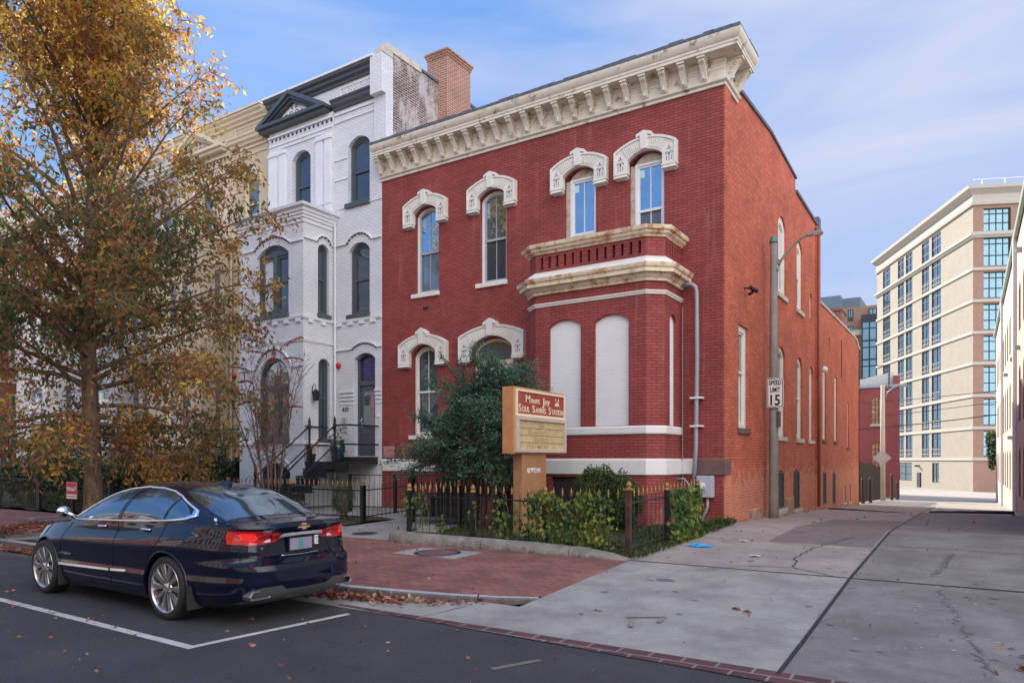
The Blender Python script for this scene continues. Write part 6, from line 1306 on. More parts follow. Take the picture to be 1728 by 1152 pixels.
def pinnate(p, d, L_, n=13):
    d = np.array(d, float); d /= np.linalg.norm(d); pts = curve(p, d, L_, 8, .9, .03); tw.tube(pts, .005, n=3, cap=False); P2 = np.array(pts)
    for k in range(n):
        t = .15+.85*k/n; q = P2[min(7, int(t*8))]+(P2[min(8, int(t*8)+1)]-P2[min(7, int(t*8))])*(t*8-int(t*8)); dv = P2[-1]-P2[0]; dv /= np.linalg.norm(dv); sdv = np.cross(dv, (0, 0, 1))
        for s_ in (-1, 1):
            for _ in range(2): LP.append(q); LD.append(dv*.4+sdv*s_+np.array((0, 0, -.5))+R3.normal(size=3)*.15); LL.append(.085)
for (p, d, l) in (((-15.5, 12.2, 5.0), (-1, 0, .75), .9), ((-15.5, 12.2, 4.75), (-1, 0, .45), .9), ((-15.4, 12.2, 4.5), (-1, -.2, .3), .75), ((-15.0, 12.2, 4.6), (1, 0, .45), 1.0), ((-15.0, 12.2, 4.35), (1, 0, .15), .9), ((-16.1, 12.2, 4.1), (-1, 0, .4), .85), ((-16.0, 12.2, 3.8), (-.8, 0, .3), .7), ((-15.3, 12.2, 4.2), (.3, 0, 1), .5), ((-14.9, 12.3, 3.1), (1, 0, .2), .6), ((-15.9, 12.2, 3.3), (-1, 0, .1), .7)): pinnate(p, d, l)
for t in tips:
    if R3.random() < .5:
        for _ in range(4): LP.append(t+R3.normal(size=3)*.05); LD.append(R3.normal(size=3)); LL.append(.07)
st_.build('stem', mat('myrtle_bark', (.15, .10, .085), .8, var=.3, scale=9), my, smooth=True); tw.build('twigs', mat('grey_twig', (.13, .08, .065), .8), my); leaves('crown', LP, LD, LL, .45, REDLF, my)
# --- hedges and shrubs as leaf clouds round ellipsoids
def bush(name, label, cat, blobs, m, size, dens=900, wr=.5, group=None, stems=True):
    c = np.mean([b[0] for b in blobs], 0); o = thing(name, label, cat, (float(c[0]), float(c[1]), gz(float(c[1]))), group); P_, D_, L2 = [], [], []; s = MB()
    for (ctr, rad_) in blobs:
        n = int(dens*rad_[0]*rad_[2]*4); v = R3.normal(size=(n, 3)); v /= np.linalg.norm(v, axis=1)[:, None]; r = R3.uniform(.45, 1.02, size=n)**.6; bump_ = 1+.13*np.sin(v[:, 0]*7+ctr[0]*3)*np.cos(v[:, 2]*6+v[:, 1]*5)
        q = np.array(ctr)+v*np.array(rad_)*(r*bump_)[:, None]; P_.append(q); D_.append(v*.7+R3.normal(size=(n, 3))*.8+np.array((0, 0, .3))); L2.append(size*R3.uniform(.65, 1.25, size=n))
        for k in range(9): a = R3.uniform(0, 2*PI); s.tube([(ctr[0]+.05*math.cos(a), ctr[1]+.05*math.sin(a), gz(ctr[1])), (ctr[0]+rad_[0]*.4*math.cos(a), ctr[1]+rad_[1]*.4*math.sin(a), ctr[2]), (ctr[0]+rad_[0]*.8*math.cos(a), ctr[1]+rad_[1]*.8*math.sin(a), ctr[2]+rad_[2]*.6)], [.015, .009, .004], n=4)
    if stems: s.build('stems', BARK2, o)
    leaves('foliage', np.concatenate(P_), np.concatenate(D_), np.concatenate(L2), wr, m, o); return o
bush('hedge', 'dark laurel hedge behind the railings right of the oak trunk', 'hedge', [((x, 12.1+.1*math.sin(x), 1.15), (.75, .5, .78)) for x in np.arange(-22.2, -17.8, .62)], HEDL, .12, 760)
bush('hedge', 'dark laurel hedge behind the railings left of the oak trunk', 'hedge', [((x, 11.9, 1.05), (.8, .5, .75)) for x in np.arange(-28.6, -23.2, .75)], HEDL, .12, 620)
bush('shrub', 'low leafy shrub growing at the foot of the railings behind the for rent sign', 'shrub', [((x, 10.85, .45), (.5, .3, .32)) for x in np.arange(-25.5, -20.8, .6)], BOXL, .09, 700)
bush('shrub', 'rounded clipped evergreen bush against the bay wall of the red house', 'shrub', [((-6.45, 13.3, 1.0), (.52, .45, .62)), ((-6.0, 13.35, .92), (.48, .42, .55)), ((-6.2, 13.3, .6), (.55, .4, .4))], BOXL, .055, 6500)
bush('shrub', 'small upright green bush behind the gold tipped fence of the white house', 'shrub', [((-13.05, 12.55, .78), (.28, .26, .42))], BOXL, .05, 4200)
bush('shrub', 'loose low green plant near the crape myrtle stems', 'shrub', [((-14.9, 12.5, .55), (.4, .3, .28)), ((-15.6, 12.4, .5), (.3, .3, .2))], BOXL, .07, 1500)
bush('climbing_ivy', 'yellow green ivy clump high on the far end of the cream warehouse', 'plant', [((1.25, 56.8, 3.1), (.28, .3, .55)), ((1.25, 56.9, 2.3), (.22, .3, .5)), ((1.3, 56.9, 1.5), (.15, .2, .4))], VINL, .16, 900, stems=False)
# --- vines on the garden fence
def vine(name, label, cols_, rot, grp):
    o = thing(name, label, 'vine', (cols_[0][0], cols_[0][1], .3), grp); s = MB(); P_, D_, L2 = [], [], []
    for (x, y, z0, z1, w_, n) in cols_:
        pts = [(x+.05*math.sin(3*z)+R3.normal()*.02, y+R3.normal()*.02, z) for z in np.linspace(gz(y), z1, 7)]; s.tube(pts, .006, n=4)
        for _ in range(n):
            z = R3.uniform(z0, z1); q = np.array((x, y, z)); dx = R3.normal()*w_*.5; q[:2] += np.array(rot)*dx; q[:2] += np.array((rot[1], -rot[0]))*R3.uniform(-.03, .10); P_.append(q); D_.append((R3.normal()*.3+rot[1]*.25, R3.normal()*.3-rot[0]*.25, -1)); L2.append(R3.uniform(.05, .105))
    s.build('stems', mat('green_stem', (.10, .12, .04), .7), o); leaves('foliage', P_, D_, L2, .85, VINL, o)
vine('vine', 'green and yellow heart leaved vine covering the right half of the front garden fence', [(x, 10.42, .35, 1.18+.1*math.sin(x*7), .22, 95) for x in np.arange(-6.35, -4.85, .14)], (1, 0), None)
vine('vine', 'thin vine trailing down the fence in front of the church sign post', [(-6.85, 10.42, .35, 1.15, .12, 40), (-7.0, 10.4, .4, 1.1, .14, 40), (-6.6, 10.42, .4, 1.05, .10, 26)], (1, 0), None)
vine('vine', 'sparse vine hanging at the left end of the front garden fence', [(-9.05, 10.42, .45, 1.15, .18, 30), (-8.8, 10.42, .95, 1.15, .2, 26), (-8.62, 10.42, .6, 1.1, .1, 18), (-8.25, 10.42, .3, .75, .08, 22), (-7.55, 10.42, .7, 1.05, .12, 16)], (1, 0), None)
vine('vine', 'yellowing vine smothering the fence beside the electric meter', [(-4.40, y, .3, 1.25, .25, 110) for y in np.arange(12.1, 13.4, .14)], (0, 1), None)
# --- ground cover and grass
P_, D_, L2 = [], [], []
def tufts(x0, x1, y0, y1, n, size, z=.04):
    for _ in range(n):
        x, y = R3.uniform(x0, x1), R3.uniform(y0, y1); P_.append((x, y, gz(y)+z-.02)); D_.append((R3.normal()*.6, R3.normal()*.6, 1)); L2.append(size*R3.uniform(.5, 1.4))
tufts(-9.2, -4.6, 10.35, 14.3, 9000, .07, .06); tufts(-4.75, -4.25, 10.3, 14.6, 1500, .09); tufts(-4.7, -4.3, 14.3, 15.9, 700, .13); tufts(-9.2, -4.6, 10.32, 10.6, 1500, .10, .05); tufts(-19.9, -12.0, 11.7, 13.1, 1200, .05); tufts(-28, -20, 10.5, 13, 3000, .08)
for _ in range(260): x = R3.uniform(-9.3, -4.8); P_.append((x, 10.09+R3.normal()*.012, .205)); D_.append((R3.normal(), R3.normal()-.5, .7)); L2.append(R3.uniform(.02, .06))
o = leaves('grass', P_, D_, L2, .28, GRSL, None); tag(o, 'short ragged grass and weeds growing in the fenced gardens', 'grass', kind='stuff')
# --- leaf litter
P_, D_, L2 = [], [], []
def hgt(x, y):
    if y < kerby(x): return max(0, gz(y))+.006
    if x > -4.4: return gz(y)+.008
    if y < kerby(x)+.15: return kh(x)+.006
    return (swz(x, y) if y < 10.2 else gz(y))+.008
def litter(x0, x1, y0, y1, n, size=.09, sx=None):
    for _ in range(n):
        x, y = R3.uniform(x0, x1), R3.uniform(y0, y1); P_.append((x, y, hgt(x, y)+R3.uniform(0, .012))); D_.append((R3.normal(), R3.normal(), R3.uniform(-.02, .28))); L2.append(size*R3.uniform(.5, 1.3))
litter(-11, 3, 3.0, 6.0, 260, .052); litter(-4.4, 2.5, 6.3, 16, 110, .05); litter(-12, -4.6, 6.7, 10, 90, .055); litter(-5.0, 1.4, 16, 36, 60, .10); litter(-14, -9.2, 10.4, 15.6, 240, .05); litter(-20, -12, 11.6, 13.2, 900, .06)
for _ in range(260): y = R3.uniform(15.9, 38); P_.append((-4.5+abs(R3.normal())*.12, y, gz(y)+.01+R3.uniform(0, .02))); D_.append((R3.normal(), R3.normal(), R3.uniform(-.1, .4))); L2.append(R3.uniform(.03, .07))
for _ in range(700):   # gutter drift
    x = -7.6+R3.beta(1.1, 2.0)*3.0; y = kerby(x)-abs(R3.normal())*.10-.02; P_.append((x, y, .012+R3.uniform(0, .05))); D_.append((R3.normal(), R3.normal(), R3.uniform(-.3, .7))); L2.append(R3.uniform(.05, .11))
for _ in range(5200):  # the heap round the street tree
    x = R3.uniform(-18.3, -10.6); y = R3.uniform(6.75, 8.7); P_.append((x, y, hgt(x, y)+R3.uniform(0, .09)+(.05 if x < -13.5 else 0))); D_.append((R3.normal(), R3.normal(), R3.uniform(-.4, .6))); L2.append(R3.uniform(.05, .11))
for _ in range(500): x = R3.uniform(-16, -10); y = 6.42-abs(R3.normal())*.12; P_.append((x, y, .012+R3.uniform(0, .04))); D_.append((R3.normal(), R3.normal(), R3.uniform(-.3, .6))); L2.append(R3.uniform(.05, .1))
for c in ((.55, 7.15), (.15, 7.55), (-2.0, 7.9)):
    for _ in range(9 if c[0] > .5 else 3): P_.append((c[0]+R3.normal()*.2, c[1]+R3.normal()*.08, gz(c[1])+.012)); D_.append((1, R3.normal()*.4, .1)); L2.append(R3.uniform(.06, .13))
o = leaves('fallen_leaves', P_, D_, L2, .55, LITL, None); tag(o, 'fallen brown and pink autumn leaves scattered on the road, kerb and paving', 'leaves', kind='stuff')
# ================================================================ street furniture, fences, signs
def fence(label, p0, p1, h, spacing=.165, finial=True, posts=1.9, hoops=False, m=None, zb=.06, postcap=True, grp=None, toprail=None, skip=()):
    a = Vector((*p0, 0)); b = Vector((*p1, 0)); L_ = (b-a).length; d = (b-a)/L_; base = lambda t: gz((a+d*t).y)
    o = thing('garden_fence', label, 'fence', (a.x, a.y, base(0)), grp); m = m or IRON; n = int(L_/spacing)
    r = MB(); f = MB()
    for i in range(1, n):
        t = L_*i/n; p = a+d*t; z = base(t)
        r.tube([(p.x, p.y, z+zb), (p.x, p.y, z+h-.1)], .0075, n=4)
        if finial: f.lathe((p.x, p.y, z+h-.12), [(.012, 0), (.018, .02), (.010, .035), (.020, .055), (.013, .085), (.004, .14)], n=6)
    if hoops:
        for i in range(0, n-1, 4):
            t0, t1 = L_*i/n, L_*(i+2)/n; q = []
            for k in range(9): u = k/8; t = t0+(t1-t0)*u; p = a+d*t; q.append((p.x, p.y, base(t)+h-.08+.16*math.sin(PI*u)))
            r.tube(q, .0075, n=4)
    r.build('pickets', m, o); r = MB()
    for zz in ([.16, h-.22] if toprail is None else toprail): r.tube([(a.x, a.y, base(0)+zz), (b.x, b.y, base(L_)+zz)], .014, n=4)
    r.build('rail', m, o)
    if finial: f.build('finials', GOLD, o)
    if posts:
        k = max(1, round(L_/posts))
        for i in range(k+1):
            if i in skip or i-k-1 in skip: continue
            t = L_*i/k; p = a+d*t; z = base(t); q = MB(); q.box(p.x-.038, p.x+.038, p.y-.038, p.y+.038, z, z+h-.1); po = q.build('post', m, o)
            if postcap: q = MB(); q.lathe((p.x, p.y, z+h-.1), [(.055, 0), (.05, .03), (.03, .045), (.045, .075), (.035, .11), (.008, .14)], n=8); q.build('post_finial', GOLD, po)
    return o
fence('black iron fence with gold spear tips along the front of the red house garden', (-9.05, 10.42), (-4.53, 10.42), 1.06, posts=1.5, skip=(-1,))
fence('black iron fence with gold tips along the alley side of the red house garden', (-4.5, 10.42), (-4.42, 13.5), 1.08, posts=1.55, skip=(0,))
fence('black iron fence with gold tips and posts beside the path of the red house garden', (-9.2, 10.6), (-9.25, 13.9), 1.05, posts=1.6)
fence('gold tipped black iron fence in front of the crape myrtle of the white house', (-19.6, 12.15), (-12.0, 12.15), 1.0, posts=2.5, hoops=True)
fence('black iron fence of the white house turning back from its corner post to the wall', (-12.0, 12.2), (-12.3, 15.4), 1.0, finial=False, posts=3, hoops=False, postcap=False)
fence('plain black iron fence and gate between the white house and the red house wall', (-14.6, 14.3), (-11.5, 14.6), 1.15, finial=False, posts=1.6, postcap=False, toprail=[.16, 1.03])
fence('dark brown railings at the left edge in front of the hedge', (-60, 10.42), (-23.9, 10.42), 1.05, finial=False, posts=2.5, postcap=False, m=mat('brown_iron', (.04, .032, .03), .6), toprail=[.12, .95], spacing=.12)
fence('black railings in front of the hedge behind the oak trunk', (-23.8, 10.42), (-19.8, 10.42), 1.0, finial=False, posts=2.2, hoops=True, postcap=False)
# red posts rusting: corner post of the garden
o = thing('fence_post', 'rusty square iron corner post with gold knob at the front corner of the garden fence', 'post', (-4.5, 10.4, .2)); q = MB(); q.box(-4.55, -4.465, 10.36, 10.445, .12, 1.27); q.build('post', mat('rusty_iron', (.035, .018, .014), .6, var=.5, scale=6, col2=(.10, .035, .02), thr=(.5, .65)), o, bevel=.006); q = MB(); q.box(-4.575, -4.435, 10.335, 10.475, 1.27, 1.30); q.lathe((-4.505, 10.405, 1.30), [(.055, 0), (.03, .02), (.05, .055), (.04, .09), (.01, .115)], n=10); q.build('finial', GOLD, o)
# church sign
ORG = mat('orange_sign_case', (.48, .22, .085), .5, var=.12, scale=6, col2=(.40, .14, .06), thr=(.5, .75)); SRED = mat('sign_red', (.30, .045, .035), .5, var=.15, scale=4, col2=(.36, .09, .055), thr=(.5, .7)); CREAM = mat('sign_cream', (.72, .66, .45), .5, var=.05); SFR = mat('sign_frame', (.62, .52, .45), .4, .3)
sg = thing('church_sign', 'orange pylon sign with red church name panel and yellowed letter board in the garden', 'sign', (-7.25, 12.1, .3))
q = MB(); q.box(-7.36, -7.1, 11.10, 13.06, 1.86, 3.12); case = q.build('sign_case', ORG, sg, bevel=.01)
q = MB(); q.box(-7.34, -7.13, 11.45, 12.36, .25, 1.86); post = q.build('sign_post', mat('tan_post', (.34, .17, .08), .55, var=.12, scale=5), sg, bevel=.008)
GF = Fr((-7.1, 0), (0, 1), (1, 0))
q = MB(); q.fbox(GF, 11.20, 13.0, 2.62, 3.04, 0, .012); pn = q.build('name_panel', SRED, sg); q = MB(); q.ring(GF, [(11.15, 2.57), (13.04, 2.57), (13.04, 3.08), (11.15, 3.08)], [(11.20, 2.62), (13.0, 2.62), (13.0, 3.04), (11.20, 3.04)], 0, .03); q.build('panel_frame', CREAM, pn)
q = MB(); q.fbox(GF, 11.20, 13.0, 1.94, 2.50, 0, .012); lb_ = q.build('letter_board', mat('yellowed_board', (.56, .45, .24), .4, var=.08, scale=10, col2=(.47, .36, .18), thr=(.45, .6)), sg); q = MB(); q.ring(GF, [(11.14, 1.89), (13.05, 1.89), (13.05, 2.56), (11.14, 2.56)], [(11.22, 1.95), (12.98, 1.95), (12.98, 2.50), (11.22, 2.50)], 0, .06); q.build('board_frame', SFR, lb_, bevel=.006)
q = MB()
for k in range(1, 4): q.fbox(GF, 11.22, 12.98, 1.95+k*.1375-.006, 1.95+k*.1375+.004, .012, .022)
for k in range(1, 30): 
    a = 11.22+k*.06; q.fbox(GF, a-.001, a+.001, 1.96, 2.49, .0121, .0135)
q.build('letter_track', mat('board_track', (.36, .25, .12), .5), lb_)
FB = mat('faded_letter', (.44, .34, .17), .5, var=.1)
def lettering(s, a, z, size, m, par, sx=1, bold=0, w=.012, al='LEFT', shear=0, ext=.002, fit=None): return text(s, GF, a, z, w, size, m, par, align=al, bold=bold, sx=sx, ext=ext, shear=shear, fit=fit)
for s_, f0, f1, sz, z in (('M', 11.50, 11.66, .2, 2.845), ('ount', 11.68, 12.03, .17, 2.845), ('J', 12.12, 12.20, .22, 2.82), ('oy', 12.22, 12.42, .17, 2.845)): lettering(s_, 0, z, sz, CREAM, pn, fit=(f0, f1), bold=.002)
for s_, f0, f1, sz in (('S', 11.24, 11.34, .20), ('OUL', 11.36, 11.64, .15), ('S', 11.74, 11.84, .20), ('AVING', 11.86, 12.27, .15), ('S', 12.37, 12.47, .20), ('TATION', 12.49, 12.98, .15)): lettering(s_, 0, 2.66, sz, CREAM, pn, fit=(f0, f1), bold=.002)
q = MB()   # small emblem: two hands raised over an open book
c0, z0 = 12.72, 2.83
q.fprism(GF, [(c0-.09, z0), (c0-.07, z0+.055), (c0-.02, z0+.085), (c0+.03, z0+.085), (c0+.07, z0+.055), (c0+.09, z0), (c0+.04, z0+.02), (c0, z0), (c0-.04, z0+.02)], .012, .015); q.fprism(GF, [(c0+.02, z0+.10), (c0+.07, z0+.17), (c0+.075, z0+.12), (c0+.05, z0+.09)], .012, .015); q.fprism(GF, [(c0-.05, z0+.08), (c0-.07, z0+.16), (c0-.035, z0+.14)], .012, .015); q.build('emblem', CREAM, pn)
for s_, a, z in (('AIN', 12.02, 2.38), ('REHAB IS NOT A', 11.58, 2.245), ('SENTENCE', 11.82, 2.105), ('DON T MISS THE', 11.55, 1.967)): lettering(s_, a, z, .115, FB, lb_, sx=.95, bold=.002, w=.0136)
lettering('432 "M" ST. N.W.', 11.62, 1.50, .125, mat('white_letter', (.75, .75, .75), .5), post, sx=.55, bold=.004, w=-.03)
# speed limit sign + street lamp by the wall
PX, PY = -4.28, 19.25
sl2 = thing('street_lamp', 'tall grey street lamp post with curved arm beside the red side wall', 'street lamp', (PX, PY, .2))
q = MB(); q.tube([(PX, PY, .15), (PX, PY, .5), (PX, PY, 4), (PX, PY, 7.42)], [.135, .125, .105, .085], n=16); q.build('pole', mat('weathered_pole', (.22, .205, .19), .6, var=.2, scale=2, col2=(.20, .11, .07), thr=(.52, .7), streak=1), sl2, smooth=True)
q = MB(); q.lathe((PX, PY, 7.40), [(.11, 0), (.11, .06), (.085, .07), (.08, .14), (.04, .19)], n=14); q.build('pole_cap', mat('patina_cap', (.10, .20, .17), .5), sl2)
q = MB(); q.tube([(PX+.09, PY, 6.75), (PX+.18, PY, 6.90), (PX+.35, PY, 7.13), (PX+.55, PY, 7.32), (PX+.72, PY, 7.43), (PX+.86, PY, 7.46)], .035, n=10); q.lathe((PX+.08, PY, 6.72), [(.05, -.08), (.06, 0), (.05, .08)], n=8); am = q.build('arm', mat('arm_grey', (.27, .27, .24), .5), sl2, smooth=True)
q = MB(); q.add([(PX+.80, PY-.05, 7.42), (PX+.80, PY+.05, 7.42), (PX+1.2, PY+.09, 7.44), (PX+1.2, PY-.09, 7.44), (PX+.80, PY-.05, 7.50), (PX+.80, PY+.05, 7.50), (PX+1.17, PY+.08, 7.55), (PX+1.17, PY-.08, 7.55)], [(3, 2, 1, 0), (4, 5, 6, 7), (0, 1, 5, 4), (1, 2, 6, 5), (2, 3, 7, 6), (3, 0, 4, 7)]); hd = q.build('lamp_head', GALV, sl2, bevel=.015); q = MB(); q.box(PX+.98, PX+1.17, PY-.06, PY+.06, 7.41, 7.44); q.build('lamp_lens', mat('lens_amber', (.55, .40, .22), .3), hd, bevel=.008); q = MB(); q.lathe((PX+1.02, PY, 7.54), [(.035, 0), (.035, .035), (.02, .06)], n=8); q.build('photocell', IRON, hd)
q = MB(); q.box(PX+.1, PX+.17, PY-.1, PY+.05, 2.6, 3.0); q.build('junction_box', mat('box_brown', (.08, .06, .05), .6), sl2)
ss = thing('speed_limit_sign', 'white speed limit 15 sign fixed to the lamp post by the red wall', 'sign', (PX, PY-.16, 3.5))
SY = PY-.17; SFF = Fr((0, SY), (1, 0), (0, -1)); sx0, sx1, sz0, sz1 = PX-.13, PX+.28, 3.10, 3.86
def rrect(x0, x1, z0, z1, r=.05, n=4):
    out = []
    for cx_, cz_, a0 in ((x1-r, z0+r, -PI/2), (x1-r, z1-r, 0), (x0+r, z1-r, PI/2), (x0+r, z0+r, PI)): out += [(cx_+r*math.cos(a0+PI/2*k/n), cz_+r*math.sin(a0+PI/2*k/n)) for k in range(n+1)]
    return out
q = MB(); q.fprism(SFF, rrect(sx0, sx1, sz0, sz1), -.008, .0); pl2 = q.build('sign_plate', mat('sign_white', (.74, .74, .72), .4, var=.03), ss); q = MB(); q.ring(SFF, rrect(sx0+.015, sx1-.015, sz0+.015, sz1-.015, .045), rrect(sx0+.03, sx1-.03, sz0+.03, sz1-.03, .035), 0, .002); q.build('sign_border', BLK, pl2)
cxx = (sx0+sx1)/2
text('SPEED', SFF, 0, 3.68, 0, .165, BLK, pl2, bold=.005, ext=.001, fit=(cxx-.155, cxx+.155)); text('LIMIT', SFF, 0, 3.50, 0, .165, BLK, pl2, bold=.005, ext=.001, fit=(cxx-.125, cxx+.125)); text('15', SFF, 0, 3.16, 0, .38, BLK, pl2, bold=.008, ext=.001, fit=(cxx-.12, cxx+.12))
q = MB(); 
for z in (3.3, 3.7): q.lathe((PX, PY, z), [(.115, 0), (.115, .03)], n=14)
q.build('mounting_band', GALV, ss)
# far lamp with blank diamond sign
fl = thing('street_lamp', 'pale street lamp pole at the far end of the steel fence in the alley', 'street lamp', (-4.6, 50.6, -.8)); q = MB(); q.tube([(-4.6, 50.6, -1), (-4.6, 50.6, 6.5)], [.16, .12], n=12); q.build('pole', mat('pale_pole', (.50, .43, .33), .7), fl, smooth=True); q = MB(); q.tube([(-4.5, 50.6, 5.6), (-4.35, 50.6, 6.0), (-4.0, 50.6, 6.3), (-3.7, 50.6, 6.4)], .045, n=8); q.build('arm', GALV, fl, smooth=True); q = MB(); q.box(-3.75, -3.25, 50.45, 50.75, 6.33, 6.48); q.build('lamp_head', GALV, fl, bevel=.03)
ds = thing('warning_sign', 'pale blank diamond shaped sign back on the far lamp pole', 'sign', (-4.6, 50.3, 2)); DF = Fr((-4.62, 50.42), (1, 0), (0, -1)); q = MB(); q.fprism(DF, [(0, 1.35), (.52, 1.87), (0, 2.39), (-.52, 1.87)], -.02, .0); q.build('sign_plate', mat('diamond_back', (.42, .38, .33), .6), ds); q = MB(); q.tube([DF(0, 1.5, -.03), DF(0, 2.3, -.03)], .02); q.build('bracket', GALV, ds)
# steel fence and bollards at the back of the red house
sf = thing('steel_fence', 'tall dark brown slatted steel fence at the far end of the red side wall', 'fence', (-4.75, 44, -.6)); q = MB(); BF_ = mat('bronze_steel', (.05, .038, .028), .6, .1)
for y in np.arange(39.6, 50.2, .24): q.box(-4.80, -4.70, y, y+.09, gz(y)+.05, gz(y)+2.15+.05*math.sin(y))
q.build('slats', BF_, sf); q = MB(); q.box(-4.84, -4.81, 39.6, 50.2, -.2, -.1); q.box(-4.84, -4.81, 39.6, 50.2, 1.25, 1.33); q.build('rail', BF_, sf)
for k, (x, y, h) in enumerate(((-4.55, 40.2, 1.3), (-4.5, 43.0, 1.35), (-4.2, 52, 1.7), (-4.0, 53.5, 1.2))):
    b = thing('bollard', ['dark steel bollard nearest the corner of the red building', 'dark steel bollard midway along the slatted fence', 'tall dark bollard just past the far lamp pole', 'short dark bollard furthest along the alley'][k], 'bollard', (x, y, gz(y)), 'bollards along the steel fence'); q = MB(); q.lathe((x, y, gz(y)), [(.09, 0), (.09, h-.05), (.06, h)], n=12); q.build('post', BF_, b, smooth=False)
# speed humps
for k, (x0, x1, y0, y1) in enumerate(((-4.2, -1.75, 27.4, 26.1), (-1.1, 1.25, 27.4, 28.9))):
    t = thing('speed_hump', ['thin black rubber speed hump strip on the left half of the alley', 'thin black rubber speed hump strip on the right half of the alley'][k], 'speed hump', ((x0+x1)/2, (y0+y1)/2, gz(27)), 'rubber speed hump strips'); q = MB(); q.tube([(x0+(x1-x0)*i/8, y0+(y1-y0)*i/8, gz(27.5)+.0+.012*(i % 2)) for i in range(9)], .055, n=8); q.build('rubber_strip', RUBB, t)
# wires
for k, (p0, p1, sag) in enumerate((((-30, 58, 6.9), (1.6, 54, 6.1), .8), ((-30, 58, 5.2), (1.6, 54, 5.4), .9), ((-30, 58, 4.4), (1.6, 54, 4.6), .9))):
    q = MB(); q.tube([tuple(p0[j]+(p1[j]-p0[j])*t-(sag*4*t*(1-t) if j == 2 else 0) for j in range(3)) for t in np.linspace(0, 1, 16)], .02+.012*(k == 2), n=5); o = q.build('overhead_wire', IRON); o['off'] = (0, 0, 0); tag(o, ['upper overhead wire crossing the far end of the alley', 'middle overhead wire crossing the far end of the alley', 'lowest and thickest overhead wire crossing the alley'][k], 'wire', 'overhead wires')
# for rent sign
fr_ = thing('rent_sign', 'red and white for rent sign hung on the railings left of the oak trunk', 'sign', (-22.4, 10.36, .8)); RF_ = Fr((0, 10.36), (1, 0), (0, -1)); q = MB(); q.fbox(RF_, -22.05, -21.45, .62, 1.12, 0, .01); pb = q.build('sign_board', mat('sign_white', (.74, .74, .72)), fr_)
q = MB(); q.fbox(RF_, -22.02, -21.48, .76, 1.09, .01, .013); q.ring(RF_, [(-22.05, .62), (-21.45, .62), (-21.45, 1.12), (-22.05, 1.12)], [(-22.03, .64), (-21.47, .64), (-21.47, 1.10), (-22.03, 1.10)], .01, .013); q.build('red_field', mat('rent_red', (.60, .02, .03), .5), pb); text('FOR RENT', RF_, -21.75, .86, .013, .155, MATS['sign_white'], pb, align='CENTER', bold=.006, sx=.72, ext=.001)
q = MB(); q.fbox(RF_, -22.0, -21.5, .68, .71, .01, .012); q.build('small_print', mat('grey_print', (.35, .2, .2), .6), pb)
# pavement covers, litter
def cover(label, x, y, sq, r, tilt=0):
    o = thing('utility_cover', label, 'manhole cover', (x, y, hgt(x, y)), 'utility covers'); z = (swz(x, y) if y < 10.2 else gz(y)+.006)+.002
    if sq:
        q = MB(); q.add([(x-sq, y-sq*.62, swz(x, y-sq*.62)+.005), (x+sq, y-sq*.62, swz(x, y-sq*.62)+.005), (x+sq, y+sq*.62, swz(x, y+sq*.62)+.005), (x-sq, y+sq*.62, swz(x, y+sq*.62)+.005)], [(0, 1, 2, 3)]); q.build('surround', CONC1, o)
    q = MB(); zc = z+.006; pts = lambda rr_: [(x+rr_*math.cos(2*PI*k/32), y+rr_*math.sin(2*PI*k/32), zc+(gz(y+rr_*math.sin(2*PI*k/32))-gz(y))*.4) for k in range(32)]
    a, b = pts(r), pts(r*.82); q.add(a+b, [(i, (i+1) % 32, 32+(i+1) % 32, 32+i) for i in range(32)]); q.build('ring', mat('cast_iron', (.035, .033, .035), .6, .3), o); q = MB(); q.add(pts(r*.82), [tuple(range(32))]); q.build('lid', mat('brick_lid', (.16, .075, .07), .8, var=.3, scale=15) if sq else mat('cast_iron', (.04, .04, .04)), o)
cover('round utility cover in a pale concrete square on the brick pavement by the garden coping', -7.5, 9.35, .66, .40)
cover('small dark round cover in the concrete path near the rear of the car', -10.55, 10.75, 0, .26)
cover('round cover in pale concrete on the brick pavement beyond the car bonnet', -20.6, 9.3, .66, .40)
o = thing('disposable_glove', 'crumpled bright blue glove lying on the concrete by the garden fence', 'glove', (-4.0, 12.15, gz(12.15)+.01)); q = MB(); R4 = random.Random(3)
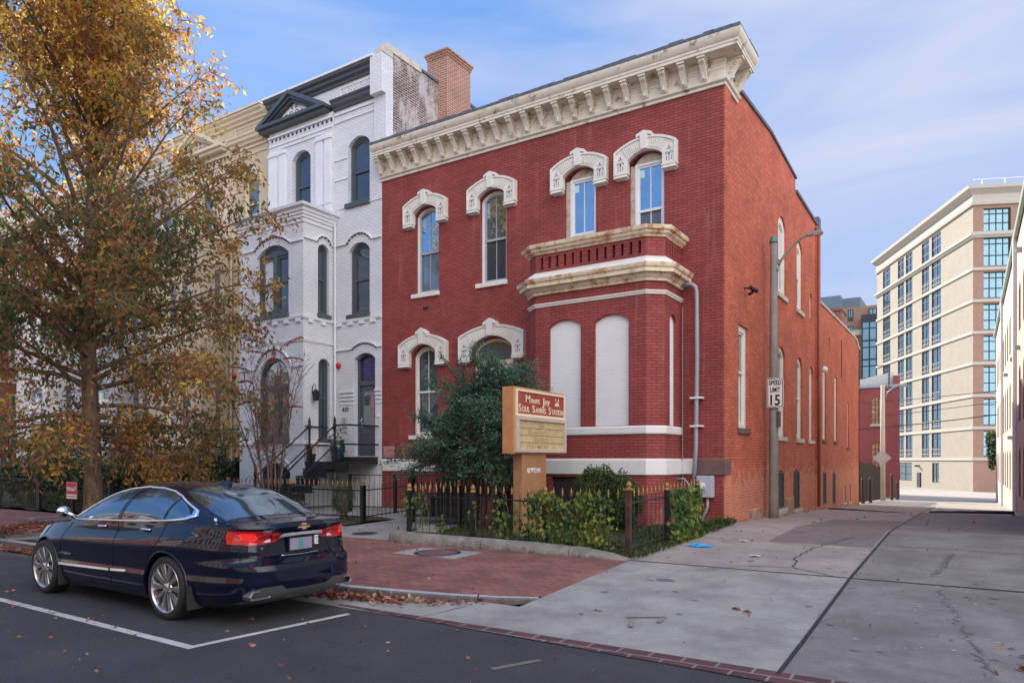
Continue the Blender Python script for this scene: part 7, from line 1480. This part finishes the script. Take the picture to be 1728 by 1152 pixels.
q.grid([[(-4.1+.055*i+R4.uniform(-.01, .01), 12.0+.045*j+R4.uniform(-.01, .01), gz(12.1)+.012+R4.uniform(0, .055)*(0 < i < 5)*(0 < j < 5)) for j in range(6)] for i in range(6)])
for k in range(4): q.tube([(-3.87, 12.02+.05*k, gz(12)+.025), (-3.78, 12.03+.06*k, gz(12)+.02), (-3.72, 12.02+.065*k, gz(12)+.015)], [.016, .014, .008], n=6)
q.build('glove', mat('nitrile_blue', (.03, .30, .62), .4), o)
for k, (x, y, l) in enumerate(((-2.9, 11.4, 'folded white paper scrap lying on the alley concrete'), (-3.5, 13.0, 'small flat white scrap near the glove on the alley concrete'), (-8.9, 12.6, 'white plastic scrap in the grass behind the fence'))):
    o = thing('paper_scrap', l, 'litter', (x, y, gz(y)+.01)); q = MB(); q.grid([[(x+.08*i, y+.06*j, gz(y)+.014+.012*((i+j) % 2)) for j in range(3)] for i in range(3)], flip=True); q.build('sheet', WTRIM, o)
# planter with plant on the white house landing, small pot with orange flowers
pp = thing('flower_pot', 'tall glazed blue green planter with a leafy plant on the iron landing of house 430', 'planter', (-16.15, 15.3, 1.7)); q = MB(); q.lathe((-16.15, 15.3, 1.70), [(.15, 0), (.19, .1), (.24, .35), (.235, .5), (.19, .62), (.21, .66), (.18, .66), (.16, .6)], n=24); q.build('pot', mat('teal_glaze', (.012, .05, .065), .12, var=.3, coat=1), pp, smooth=True)
P_ = [np.array((-16.15, 15.3, 2.4))+R3.normal(size=3)*np.array((.15, .12, .18)) for _ in range(150)]; leaves('foliage', P_, [R3.normal(size=3) for _ in P_], [.09]*150, .45, BOXL, pp)
pp = thing('flower_pot', 'small pot of orange flowers on the iron landing rail of house 430', 'planter', (-16.55, 14.6, 1.7)); q = MB(); q.lathe((-16.5, 14.62, 1.71), [(.08, 0), (.11, .2), (.12, .22)], n=14); q.build('pot', RUBB, pp); P_ = [np.array((-16.5, 14.62, 2.08))+R3.normal(size=3)*np.array((.12, .08, .07)) for _ in range(120)]; leaves('foliage', P_, [R3.normal(size=3) for _ in P_], [.05]*120, .7, leafmat('orange_flowers', [(.0, (.55, .18, .02)), (1, (.7, .4, .05))]), pp)
